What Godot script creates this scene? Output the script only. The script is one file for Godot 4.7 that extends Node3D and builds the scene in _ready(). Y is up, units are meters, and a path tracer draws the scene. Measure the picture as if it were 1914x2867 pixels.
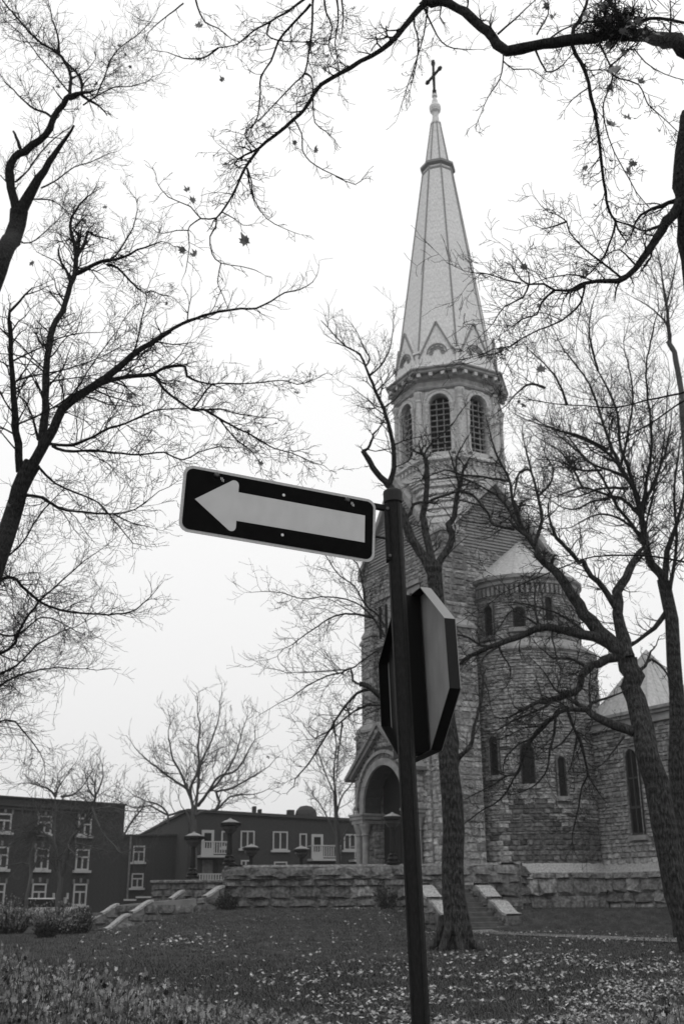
extends Node3D
# A one way sign and the back of a stop sign before a stone church, bare maples, an overcast November day.

class MB:
	var v := PackedVector3Array()
	var n := PackedVector3Array()
	var i := PackedInt32Array()
	func tri(a: Vector3, b: Vector3, c: Vector3) -> void:      # counter-clockwise seen from outside
		var nn := (b - a).cross(c - a).normalized()
		var s := v.size()
		v.append_array(PackedVector3Array([a, c, b]))
		n.append_array(PackedVector3Array([nn, nn, nn]))
		i.append_array(PackedInt32Array([s, s + 1, s + 2]))
	func q(a: Vector3, b: Vector3, c: Vector3, d: Vector3) -> void:
		var nn := (c - a).cross(d - b)
		if nn.length_squared() < 1e-14:
			return
		nn = nn.normalized()
		var s := v.size()
		v.append_array(PackedVector3Array([a, b, c, d]))
		n.append_array(PackedVector3Array([nn, nn, nn, nn]))
		i.append_array(PackedInt32Array([s, s + 2, s + 1, s, s + 3, s + 2]))
	func fan(r: PackedVector3Array, flip := false) -> void:
		for k in range(1, r.size() - 1):
			if flip: tri(r[0], r[k + 1], r[k])
			else: tri(r[0], r[k], r[k + 1])
	func loft(rings: Array, lo := true, hi := true) -> void:     # rings counter-clockwise seen from above, bottom to top
		for k in rings.size() - 1:
			var a: PackedVector3Array = rings[k]
			var b: PackedVector3Array = rings[k + 1]
			for j in a.size():
				var m := (j + 1) % a.size()
				q(a[j], a[m], b[m], b[j])
		if lo: fan(rings[0], true)
		if hi: fan(rings[-1])
	func box(x: Transform3D, s: Vector3, bev := 0.0) -> void:    # centred box
		var h := s / 2.0
		if bev <= 0.0:
			var p := []
			for k in 8:
				p.append(x * Vector3(h.x if k & 1 else -h.x, h.y if k & 2 else -h.y, h.z if k & 4 else -h.z))
			q(p[4], p[5], p[7], p[6]); q(p[1], p[0], p[2], p[3]); q(p[5], p[1], p[3], p[7]); q(p[0], p[4], p[6], p[2]); q(p[6], p[7], p[3], p[2]); q(p[0], p[1], p[5], p[4])
			return
		var rings := []
		for e in [[-h.y, bev], [-h.y + bev, 0.0], [h.y - bev, 0.0], [h.y, bev]]:
			var r := PackedVector3Array()
			var ax: float = h.x - e[1]
			var az: float = h.z - e[1]
			var c: float = bev
			for t in [[ax - c, az], [ax, az - c], [ax, -az + c], [ax - c, -az], [-ax + c, -az], [-ax, -az + c], [-ax, az - c], [-ax + c, az]]:
				r.append(x * Vector3(t[0], e[0], t[1]))
			rings.append(r)
		loft(rings)
	func tube(p: PackedVector3Array, r: PackedFloat32Array, sides := 6, cap := false) -> void:
		var m := p.size()
		if m < 2: return
		var d := (p[1] - p[0]).normalized()
		var u := d.cross(Vector3(0.31, 0.94, 0.17) if absf(d.y) < 0.9 else Vector3(1, 0.1, 0.2)).normalized()
		var base := v.size()
		for k in m:
			var t := (p[mini(k + 1, m - 1)] - p[maxi(k - 1, 0)]).normalized()
			u = (u - t * u.dot(t)).normalized()
			var w := t.cross(u)
			for j in sides:
				var a := TAU * j / sides
				var o := u * cos(a) + w * sin(a)
				v.append(p[k] + o * r[k])
				n.append(o)
		for k in m - 1:
			for j in sides:
				var a := base + k * sides + j
				var b := base + k * sides + (j + 1) % sides
				i.append(a); i.append(a + sides); i.append(b)
				i.append(b); i.append(a + sides); i.append(b + sides)
		if cap:
			var e := v.size() - sides
			var s := v.size()
			var t := (p[m - 1] - p[m - 2]).normalized()
			for j in sides:
				v.append(v[e + j]); n.append(t)
			for j in range(1, sides - 1):
				i.append(s); i.append(s + j + 1); i.append(s + j)
	func lathe(x: Transform3D, prof: Array, sides := 12) -> void:  # [[radius, height], ...] upwards
		for k in prof.size() - 1:
			for j in sides:
				var a := TAU * j / sides
				var b := TAU * (j + 1) / sides
				var o := Vector3(sin(a), 0, cos(a))
				var w := Vector3(sin(b), 0, cos(b))
				var up := Vector3.UP
				q(x * (o * prof[k][0] + up * prof[k][1]), x * (w * prof[k][0] + up * prof[k][1]), x * (w * prof[k + 1][0] + up * prof[k + 1][1]), x * (o * prof[k + 1][0] + up * prof[k + 1][1]))
	func mesh() -> ArrayMesh:
		var a := []
		a.resize(Mesh.ARRAY_MAX)
		a[Mesh.ARRAY_VERTEX] = v; a[Mesh.ARRAY_NORMAL] = n; a[Mesh.ARRAY_INDEX] = i
		var m := ArrayMesh.new()
		m.add_surface_from_arrays(Mesh.PRIMITIVE_TRIANGLES, a)
		return m

var M := {}
var rng := RandomNumberGenerator.new()

func T(x := 0.0, y := 0.0, z := 0.0, turn := 0.0) -> Transform3D:
	return Transform3D(Basis(Vector3.UP, turn), Vector3(x, y, z))

func numbered(called: String, parent: Node) -> String:
	if not parent.has_node(called): return called
	var k := 1
	while parent.has_node("%s_%03d" % [called, k]): k += 1
	return "%s_%03d" % [called, k]

var counts := {}
func place(o: Node3D, called: String, parent: Node) -> void:
	var key := [parent, called]
	var k: int = counts.get(key, 0)
	counts[key] = k + 1
	o.name = called if k == 0 else "%s_%03d" % [called, k]
	parent.add_child(o, true)

func part(called: String, mb, mat: Material, parent: Node, at := Transform3D()) -> MeshInstance3D:
	var o := MeshInstance3D.new()
	o.mesh = mb.mesh() if mb is MB else mb
	o.material_override = mat
	o.transform = at
	place(o, called, parent)
	return o

func tag(o: Node, label: String, category := "", group := "", kind := "") -> Node:
	if label: o.set_meta("label", label)
	if category: o.set_meta("category", category)
	if group: o.set_meta("group", group)
	if kind: o.set_meta("kind", kind)
	return o

func thing(called: String, label: String, category: String, at := Vector3.ZERO, turn := 0.0, group := "") -> Node3D:
	var o := Node3D.new()
	o.position = at
	o.rotation.y = turn
	place(o, called, self)
	tag(o, label, category, group)
	return o

func scatter(called: String, m: Mesh, mat: Material, xs: Array, cols: Array, parent: Node) -> MultiMeshInstance3D:
	var mm := MultiMesh.new()
	mm.transform_format = MultiMesh.TRANSFORM_3D
	mm.use_colors = cols.size() > 0
	mm.mesh = m
	mm.instance_count = xs.size()
	for k in xs.size():
		mm.set_instance_transform(k, xs[k])
		if cols.size(): mm.set_instance_color(k, cols[k])
	var o := MultiMeshInstance3D.new()
	o.multimesh = mm
	o.material_override = mat
	o.set_meta("kind", "stuff")
	place(o, called, parent)
	return o

func grey(x: float) -> Color:
	return Color(x, x, x).linear_to_srgb()

func noise(freq: float, lo: float, hi: float, sd: int, size := 512, oct := 4, kind := FastNoiseLite.TYPE_SIMPLEX_SMOOTH) -> NoiseTexture2D:
	var f := FastNoiseLite.new()
	f.seed = sd; f.frequency = freq; f.fractal_octaves = oct; f.noise_type = kind
	var t := NoiseTexture2D.new()
	t.width = size; t.height = size; t.seamless = true; t.noise = f
	var g := Gradient.new()
	g.set_color(0, grey(lo)); g.set_color(1, grey(hi))
	g.set_offset(0, 0.22); g.set_offset(1, 0.78)
	t.color_ramp = g
	return t

func bumps(freq: float, strength: float, sd: int, size := 512) -> NoiseTexture2D:
	var t := noise(freq, 0, 1, sd, size, 5)
	t.color_ramp = null
	t.as_normal_map = true
	t.bump_strength = strength
	return t

func mat(called: String, albedo: float, rough := 0.9, tex: Texture2D = null, scale := Vector3.ONE, nrm: Texture2D = null, metal := 0.0) -> StandardMaterial3D:
	var m := StandardMaterial3D.new()
	m.resource_name = called
	m.albedo_color = grey(albedo)
	m.roughness = rough
	m.metallic = metal
	m.metallic_specular = 0.28
	if tex:
		m.albedo_texture = tex
	if tex or nrm:
		m.uv1_triplanar = true
		m.uv1_world_triplanar = true
		m.uv1_scale = scale
	if nrm:
		m.normal_enabled = true
		m.normal_texture = nrm
	M[called] = m
	return m

func lerp_table(t: Array, d: float) -> float:
	for k in t.size() - 1:
		if d <= t[k + 1][0]:
			return lerpf(t[k][1], t[k + 1][1], smoothstep(0, 1, clampf((d - t[k][0]) / (t[k + 1][0] - t[k][0]), 0, 1)) * 0.5 + 0.5 * clampf((d - t[k][0]) / (t[k + 1][0] - t[k][0]), 0, 1))
	return t[-1][1]

func ground_h(x: float, z: float) -> float:
	var d := -z
	var l := lerp_table([[0, 0.0], [17, 0.0], [26, 0.33], [44, 0.36], [75, 0.3], [400, 0.2]], d)
	var m := lerp_table([[0, 0.0], [17, 0.0], [26, 0.5], [34, 0.8], [45.8, 1.24], [400, 1.25]], d)
	var r := lerp_table([[0, 0.0], [17, 0.0], [26, 0.5], [41.5, 0.42], [44.3, 1.18], [400, 1.2]], d)
	var h := lerpf(l, m, smoothstep(-10.2, -4.5, x))
	return lerpf(h, r, smoothstep(1.2, 3.2, x))

# ---- stone walls -------------------------------------------------------------------------------
var block := []         # a few rock-faced blocks, one unit wide, high and proud
func make_blocks() -> void:
	for k in 5:
		var mb := MB.new()
		var g := []
		var xs := [-0.5, -0.24, 0.22, 0.5]
		var ys := [-0.5, -0.3, 0.2, 0.5]
		for a in 4:
			var row := []
			for b in 4:
				var edge: bool = a == 0 or a == 3 or b == 0 or b == 3
				row.append(Vector3(xs[a] + (0.0 if edge else rng.randf_range(-0.08, 0.08)), ys[b] + (0.0 if edge else rng.randf_range(-0.09, 0.09)), rng.randf_range(-0.15, 0.2) if edge else (rng.randf_range(0.7, 1.25) if b == 1 else rng.randf_range(0.35, 0.8))))
			g.append(row)
		for a in 3:
			for b in 3:
				if (a + b + k) % 2:
					mb.tri(g[a][b], g[a + 1][b], g[a + 1][b + 1]); mb.tri(g[a][b], g[a + 1][b + 1], g[a][b + 1])
				else:
					mb.tri(g[a][b], g[a + 1][b], g[a][b + 1]); mb.tri(g[a + 1][b], g[a + 1][b + 1], g[a][b + 1])
		var back := Vector3(0, 0, -1.3)
		for a in 3:
			for e in [[g[a + 1][0], g[a][0]], [g[a][3], g[a + 1][3]], [g[0][a], g[0][a + 1]], [g[3][a + 1], g[3][a]]]:
				var p: Vector3 = e[0]
				var w: Vector3 = e[1]
				mb.q(p, w, Vector3(w.x, w.y, back.z), Vector3(p.x, p.y, back.z))
		block.append(mb.mesh())

func flat(x: Transform3D) -> Callable:
	return func(a: float, b: float): return x.translated_local(Vector3(a, b, 0))

func bent(c: Vector3, r: float, a0: float) -> Callable:          # round a drum, from angle a0 towards larger angles
	return func(a: float, b: float):
		var t := a0 + a / r
		return Transform3D(Basis(Vector3.UP, t), c + Vector3(sin(t) * r, b, cos(t) * r))

# stones: rows of blocks on a surface w by h; gaps are [x0, x1, y0, y1]; edges(y) gives the free span at a height
var stains := []
var tone_mean := 1.0
var tone_sd := 0.17
var joint := 0.009
var weather := FastNoiseLite.new()
func stones(out: Array, where: Callable, w: float, h: float, course: float, lo: float, hi: float, relief: float, gaps := [], edges = null) -> void:
	var y := 0.0
	while y < h - 0.06:
		var ch := course * rng.randf_range(0.6, 1.4)
		if y + ch > h - course * 0.4: ch = h - y
		var free := [[0.0, w]]
		if edges: free = [edges.call(y + ch * 0.6)]
		for g in gaps:
			if g[3] > y + 0.02 and g[2] < y + ch - 0.02:
				var next := []
				for f in free:
					if g[0] > f[0]: next.append([f[0], minf(f[1], g[0])])
					if g[1] < f[1]: next.append([maxf(f[0], g[1]), f[1]])
				free = next
		for f in free:
			var x: float = f[0]
			while x < f[1] - 0.04:
				var l := rng.randf_range(lo, hi)
				if x + l > f[1] - lo * 0.6: l = f[1] - x
				var t: Transform3D = where.call(x + l / 2.0, y + ch / 2.0)
				var tone := clampf(rng.randfn(tone_mean, tone_sd), 0.45, 1.75)
				tone *= 1.0 + 0.5 * weather.get_noise_3d(t.origin.x * 9.0, t.origin.y * 4.0, t.origin.z * 9.0)
				for sp in stains:
					if t.origin.distance_to(sp[0]) < sp[1] * rng.randf_range(0.6, 1.1): tone *= sp[2]
				out.append([t.scaled_local(Vector3((l - joint) * (1 if rng.randf() < 0.5 else -1), ch - joint, relief * rng.randf_range(0.6, 1.3))), tone, l * ch])
				x += l
		y += ch

func lay(list: Array, owner_: Node3D, called: String, most: int, eye: Vector3, mass := "stonework") -> void:
	# the blocks that show largest from the street are single pieces, the others one mass
	var scored := []
	var base: Transform3D = owner_.transform
	for s in list:
		var t: Transform3D = base * s[0]
		var to: Vector3 = eye - t.origin
		var facing: float = t.basis.z.normalized().dot(to.normalized())
		scored.append([(maxf(facing, -0.2) + 0.001) * s[2] / to.length_squared(), s])
	scored.sort_custom(func(a, b): return a[0] > b[0])
	var xs := []
	var cols := []
	for k in scored.size():
		var s: Array = scored[k][1]
		if k < most:
			var m: Material = M["stone_%d" % clampi(int((s[1] - 0.45) / 1.2 * 7.0), 0, 6)]
			part(called, block[k % block.size()], m, owner_, s[0])
		else:
			xs.append(s[0]); cols.append(Color(s[1], s[1], s[1]) * 0.66)
	for g in 5:
		var a := []
		var b := []
		for k in range(g, xs.size(), 5):
			a.append(xs[k]); b.append(cols[k])
		if a.size(): scatter(mass, block[g], M.stone_mass, a, b, owner_)

# ---- building helpers --------------------------------------------------------------------------
func ring(r: float, y: float, n := 8, c := Vector3.ZERO, rot := PI / 8) -> PackedVector3Array:
	var p := PackedVector3Array()
	for k in n:
		var a := rot + TAU * k / n
		p.append(c + Vector3(sin(a) * r, y, cos(a) * r))
	return p

func chamfered(s: float, c: float, y: float) -> PackedVector3Array:     # a square of half side s with corners cut by c
	return PackedVector3Array([Vector3(s - c, y, s), Vector3(s, y, s - c), Vector3(s, y, -s + c), Vector3(s - c, y, -s), Vector3(-s + c, y, -s), Vector3(-s, y, -s + c), Vector3(-s, y, s - c), Vector3(-s + c, y, s)])

func arch_line(cx: float, hw: float, sill: float, spring: float, n := 12) -> Array:
	var p := [Vector2(cx - hw, sill)]
	for k in n + 1:
		var a := PI - PI * k / n
		p.append(Vector2(cx + cos(a) * hw, spring + sin(a) * hw))
	p.append(Vector2(cx + hw, sill))
	return p

# a wall panel in the frame x (x across, y up, z out) with an arched hole; top(x) is its upper edge
func arched_wall(mb: MB, x: Transform3D, x0: float, x1: float, y0: float, top: Callable, cx: float, hw: float, sill: float, spring: float, depth: float, extra := []) -> void:
	var P := func(a: float, b: float, z := 0.0): return x * Vector3(a, b, z)
	var side := func(a: float, b: float):
		var cuts := [a]
		for e in extra:
			if e > a and e < b: cuts.append(e)
		cuts.append(b)
		for k in cuts.size() - 1:
			mb.q(P.call(cuts[k], y0), P.call(cuts[k + 1], y0), P.call(cuts[k + 1], top.call(cuts[k + 1])), P.call(cuts[k], top.call(cuts[k])))
	side.call(x0, cx - hw)
	side.call(cx + hw, x1)
	if sill > y0: mb.q(P.call(cx - hw, y0), P.call(cx + hw, y0), P.call(cx + hw, sill), P.call(cx - hw, sill))
	var a := arch_line(cx, hw, sill, spring)
	for k in range(1, a.size() - 2):
		mb.q(P.call(a[k].x, a[k].y), P.call(a[k + 1].x, a[k + 1].y), P.call(a[k + 1].x, top.call(a[k + 1].x)), P.call(a[k].x, top.call(a[k].x)))
	for k in a.size() - 1:
		mb.q(P.call(a[k + 1].x, a[k + 1].y, 0.0), P.call(a[k].x, a[k].y, 0.0), P.call(a[k].x, a[k].y, -depth), P.call(a[k + 1].x, a[k + 1].y, -depth))
	if sill > y0: mb.q(P.call(cx - hw, sill, 0.0), P.call(cx + hw, sill, 0.0), P.call(cx + hw, sill, -depth), P.call(cx - hw, sill, -depth))

func arch_ring(mb: MB, x: Transform3D, cx: float, cy: float, r0: float, r1: float, z0: float, z1: float, a0 := 0.0, a1 := PI, n := 14) -> void:
	for k in n:
		var a := a0 + (a1 - a0) * k / n
		var b := a0 + (a1 - a0) * (k + 1) / n
		var P := func(t: float, r: float, z: float): return x * Vector3(cx + cos(t) * r, cy + sin(t) * r, z)
		mb.q(P.call(a, r0, z1), P.call(a, r1, z1), P.call(b, r1, z1), P.call(b, r0, z1))
		mb.q(P.call(a, r1, z1), P.call(a, r1, z0), P.call(b, r1, z0), P.call(b, r1, z1))
		mb.q(P.call(b, r0, z1), P.call(b, r0, z0), P.call(a, r0, z0), P.call(a, r0, z1))

func bar(mb: MB, a: Vector3, b: Vector3, w: float, d: float, up := Vector3.UP) -> void:   # a square bar from a to b
	var z := (b - a).normalized()
	var x := up.cross(z)
	if x.length() < 0.01: x = Vector3.RIGHT.cross(z)
	x = x.normalized()
	mb.box(Transform3D(Basis(x, z.cross(x), z), (a + b) / 2.0), Vector3(w, d, (b - a).length()))

func extrude(mb: MB, x: Transform3D, p: PackedVector2Array, depth: float) -> void:       # outline counter-clockwise in x, y; front at z = depth / 2
	var t := Geometry2D.triangulate_polygon(p)
	for k in range(0, t.size(), 3):
		var a := p[t[k]]; var b := p[t[k + 1]]; var c := p[t[k + 2]]
		if (b - a).cross(c - a) < 0:
			var s := b; b = c; c = s
		mb.tri(x * Vector3(a.x, a.y, depth / 2), x * Vector3(b.x, b.y, depth / 2), x * Vector3(c.x, c.y, depth / 2))
		mb.tri(x * Vector3(a.x, a.y, -depth / 2), x * Vector3(c.x, c.y, -depth / 2), x * Vector3(b.x, b.y, -depth / 2))
	for k in p.size():
		var a := p[k]; var b := p[(k + 1) % p.size()]
		mb.q(x * Vector3(a.x, a.y, depth / 2), x * Vector3(a.x, a.y, -depth / 2), x * Vector3(b.x, b.y, -depth / 2), x * Vector3(b.x, b.y, depth / 2))

# ---- trees -------------------------------------------------------------------------------------
class Tree_:
	var root: Node3D
	var limbs := 0
	var twigs := MB.new()
	var bark: Material
	var up := 0.25
	var fine := 1.0
	var rough := 0.05
	var tips := []

func tree(called: String, label: String, at: Vector3, bark: Material, group := "", up := 0.25, fine := 1.0) -> Tree_:
	var t := Tree_.new()
	t.root = thing(called, label, "tree", at, 0.0, group)
	t.bark = bark; t.up = up; t.fine = fine
	return t

func smooth_line(p: Array, step: float, wob: float) -> PackedVector3Array:
	var out := PackedVector3Array()
	for k in p.size() - 1:
		var a: Vector3 = p[maxi(k - 1, 0)]
		var b: Vector3 = p[k]
		var c: Vector3 = p[k + 1]
		var d: Vector3 = p[mini(k + 2, p.size() - 1)]
		var m := clampi(int((c - b).length() / step), 2, 14)
		for j in m:
			var w := Vector3.ZERO
			if j or k: w = Vector3(rng.randfn(), rng.randfn(), rng.randfn()) * wob
			out.append(b.cubic_interpolate(c, a, d, float(j) / m) + w)
	out.append(p[-1])
	return out

func turned(d: Vector3, by: float) -> Vector3:
	var r := Vector3(rng.randfn(), rng.randfn(), rng.randfn())
	r = (r - d * r.dot(d)).normalized()
	return (d * cos(by) + r * sin(by)).normalized()

func grow(t: Tree_, at: Vector3, dir: Vector3, length: float, r: float, deep: int) -> void:
	var segs := 4 if length > 0.35 else 3
	var p := PackedVector3Array([at])
	var rr := PackedFloat32Array([r])
	var d := dir
	var low := 0.0028 * t.fine
	for k in segs:
		d = (d + Vector3(rng.randfn(), rng.randfn(), rng.randfn()) * 0.22 + Vector3.UP * t.up * 0.35).normalized()
		var s := length / segs * rng.randf_range(0.75, 1.25)
		p.append(p[-1] + d * s)
		rr.append(maxf(low, r * (1.0 - 0.62 * (k + 1) / segs)))
		if deep > 0:
			for side in 2:
				if rng.randf() < (0.72 if side == 0 else 0.3):
					var f := rng.randf_range(0.38, 0.72)
					grow(t, p[-1], turned(d, rng.randf_range(0.5, 1.05)), length * f, maxf(low, rr[-1] * 0.72), deep - 1)
	t.twigs.tube(p, rr, 3)
	if deep == 0: t.tips.append(p[-1])

# one traced limb: its own part; with side shoots from "from" (0..1) on
func limb(t: Tree_, pts: Array, r0: float, r1: float, shoot := 0.0, spacing := 0.3, deep := 2, from := 0.12, tip := true) -> void:
	var local := []
	for p in pts: local.append(p - t.root.position)
	var p := smooth_line(local, maxf(0.12, r0 * 3.0), r0 * 0.12)
	var r := PackedFloat32Array()
	var dist := [0.0]
	for k in range(1, p.size()): dist.append(dist[-1] + (p[k] - p[k - 1]).length())
	var full: float = dist[-1]
	for k in p.size():
		var f: float = dist[k] / full
		r.append(lerpf(r0, r1, pow(f, 0.85)) * rng.randf_range(0.93, 1.08))
	var mb := MB.new()
	mb.tube(p, r, 9 if r0 > 0.12 else (7 if r0 > 0.05 else 5), true)
	part("trunk" if t.limbs == 0 else "branch", mb, t.bark, t.root)
	t.limbs += 1
	if shoot <= 0.0: return
	spacing *= 0.74
	var s := full * from + spacing * rng.randf()
	while s < full:
		var k := 1
		while k < p.size() - 1 and dist[k] < s: k += 1
		var f := s / full
		var at := p[k - 1].lerp(p[k], (s - dist[k - 1]) / maxf(0.001, dist[k] - dist[k - 1]))
		var d := (p[k] - p[k - 1]).normalized()
		var l := shoot * lerpf(1.0, 0.55, f) * rng.randf_range(0.45, 1.25)
		grow(t, at, turned(d, rng.randf_range(0.6, 1.2)), l, clampf(r[k] * 0.45, 0.0045 * t.fine, 0.016 * t.fine), deep)
		s += spacing * rng.randf_range(0.5, 1.5)
	if tip: grow(t, p[-1], (p[-1] - p[-2]).normalized(), shoot * 0.8, maxf(r1, 0.004 * t.fine), deep)

# a crown that nobody could trace twig by twig: forking limbs, each a part
func crown(t: Tree_, at: Vector3, dir: Vector3, length: float, r: float, levels: int, spread: float, shoot: float, spacing: float) -> void:
	var p := [at]
	var d := dir
	for k in 3:
		d = (d + Vector3(rng.randfn(), rng.randfn(), rng.randfn()) * 0.14 + Vector3.UP * t.up * 0.3).normalized()
		p.append(p[-1] + d * length / 3.0)
	limb(t, p, r, r * 0.6, shoot if levels < 2 else 0.0, spacing, 2, 0.3, levels == 0)
	if levels == 0: return
	for k in 3 if levels > 1 else 2:
		crown(t, p[-1 if k < 2 else 2], turned(d, rng.randf_range(0.6, 1.2) * spread), length * rng.randf_range(0.6, 0.85), r * 0.58, levels - 1, spread, shoot, spacing)

func finish(t: Tree_, leaves := 0, size := 0.11) -> void:
	if t.twigs.v.size(): part("twigs", t.twigs, t.bark, t.root).set_meta("kind", "stuff")
	for k in leaves:
		if t.tips.is_empty(): break
		var at: Vector3 = t.tips[rng.randi() % t.tips.size()]
		var b := Basis(Vector3(rng.randfn(), rng.randfn(), rng.randfn()).normalized(), rng.randf() * TAU).scaled(Vector3.ONE * size * rng.randf_range(0.7, 1.25))
		part("leaf", maple_leaf[k % maple_leaf.size()], M.hanging_leaf, t.root, Transform3D(b, at - Vector3(0, size * 0.5, 0)))

var maple_leaf := []
func make_leaves() -> void:
	var out := [[0.0, -0.5], [0.06, -0.3], [0.34, -0.38], [0.3, -0.2], [0.52, -0.02], [0.36, 0.02], [0.4, 0.24], [0.18, 0.14], [0.1, 0.3], [0.0, 0.56]]
	for kind in 4:
		var mb := MB.new()
		var curl := rng.randf_range(0.2, 0.8)
		var lift := func(x: float, y: float): return Vector3(x, y, curl * (x * x * 0.9 + y * y * 0.5) + sin(x * 9.0 + kind) * 0.05)
		for s in [-1, 1]:
			for k in out.size() - 1:
				var a: Vector3 = lift.call(out[k][0] * s, out[k][1])
				var b: Vector3 = lift.call(out[k + 1][0] * s, out[k + 1][1])
				var c: Vector3 = lift.call(0.0, -0.05)
				if s > 0: mb.tri(c, a, b)
				else: mb.tri(c, b, a)
		mb.tube(PackedVector3Array([Vector3(0, -0.5, curl * 0.12), Vector3(0.03, -0.7, 0.1), Vector3(0.0, -0.95, 0.3)]), PackedFloat32Array([0.02, 0.016, 0.014]), 3)
		maple_leaf.append(mb.mesh())

# alike pieces, each a part of its own
func pieces(called: String, m: Mesh, mt: Material, at: Array, parent: Node) -> void:
	for x in at: part(called, m, mt, parent, x)

func box_mesh(s: Vector3, bev := 0.0) -> ArrayMesh:
	var mb := MB.new()
	mb.box(T(), s, bev)
	return mb.mesh()

func _ready() -> void:
	rng.seed = 20
	# camera
	var cam := Camera3D.new()
	cam.name = "camera"
	cam.position = Vector3(0, 1.6, 0)
	cam.basis = Basis(Vector3.RIGHT, deg_to_rad(19.9)) * Basis(Vector3.BACK, deg_to_rad(-0.35))
	cam.fov = 51.225
	cam.far = 2000.0
	var lens := CameraAttributesPhysical.new()
	lens.frustum_focal_length = 38.0
	lens.frustum_focus_distance = 5.4
	lens.exposure_aperture = 5.6
	cam.attributes = lens
	cam.fov = 51.225
	add_child(cam)
	# an even overcast sky
	var sky := ProceduralSkyMaterial.new()
	sky.sky_top_color = grey(1.0)
	sky.sky_horizon_color = grey(0.76)
	sky.sky_curve = 0.25
	sky.sky_energy_multiplier = 1.04
	sky.ground_bottom_color = grey(0.06)
	sky.ground_horizon_color = grey(0.1)
	var env := Environment.new()
	env.background_mode = Environment.BG_SKY
	env.sky = Sky.new()
	env.sky.sky_material = sky
	env.tonemap_mode = Environment.TONE_MAPPER_LINEAR
	env.tonemap_exposure = 1.0
	env.fog_enabled = true
	env.fog_density = 0.0004
	env.fog_light_color = grey(0.85)
	env.sdfgi_enabled = true
	env.ssao_enabled = true
	env.ssil_enabled = true
	var we := WorldEnvironment.new()
	we.name = "world"
	we.environment = env
	add_child(we)
	var sun := DirectionalLight3D.new()
	sun.name = "sun"
	sun.light_energy = 0.25
	sun.light_angular_distance = 25.0
	sun.shadow_enabled = true
	sun.rotation_degrees = Vector3(-52, 38, 0)
	add_child(sun)

	materials()
	make_blocks()
	make_leaves()
	ground()
	church()
	terrace()
	left_stair()
	right_stair()
	lamps()
	far_buildings()
	trees()
	plants()
	arrow_sign()
	stop_sign()

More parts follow.
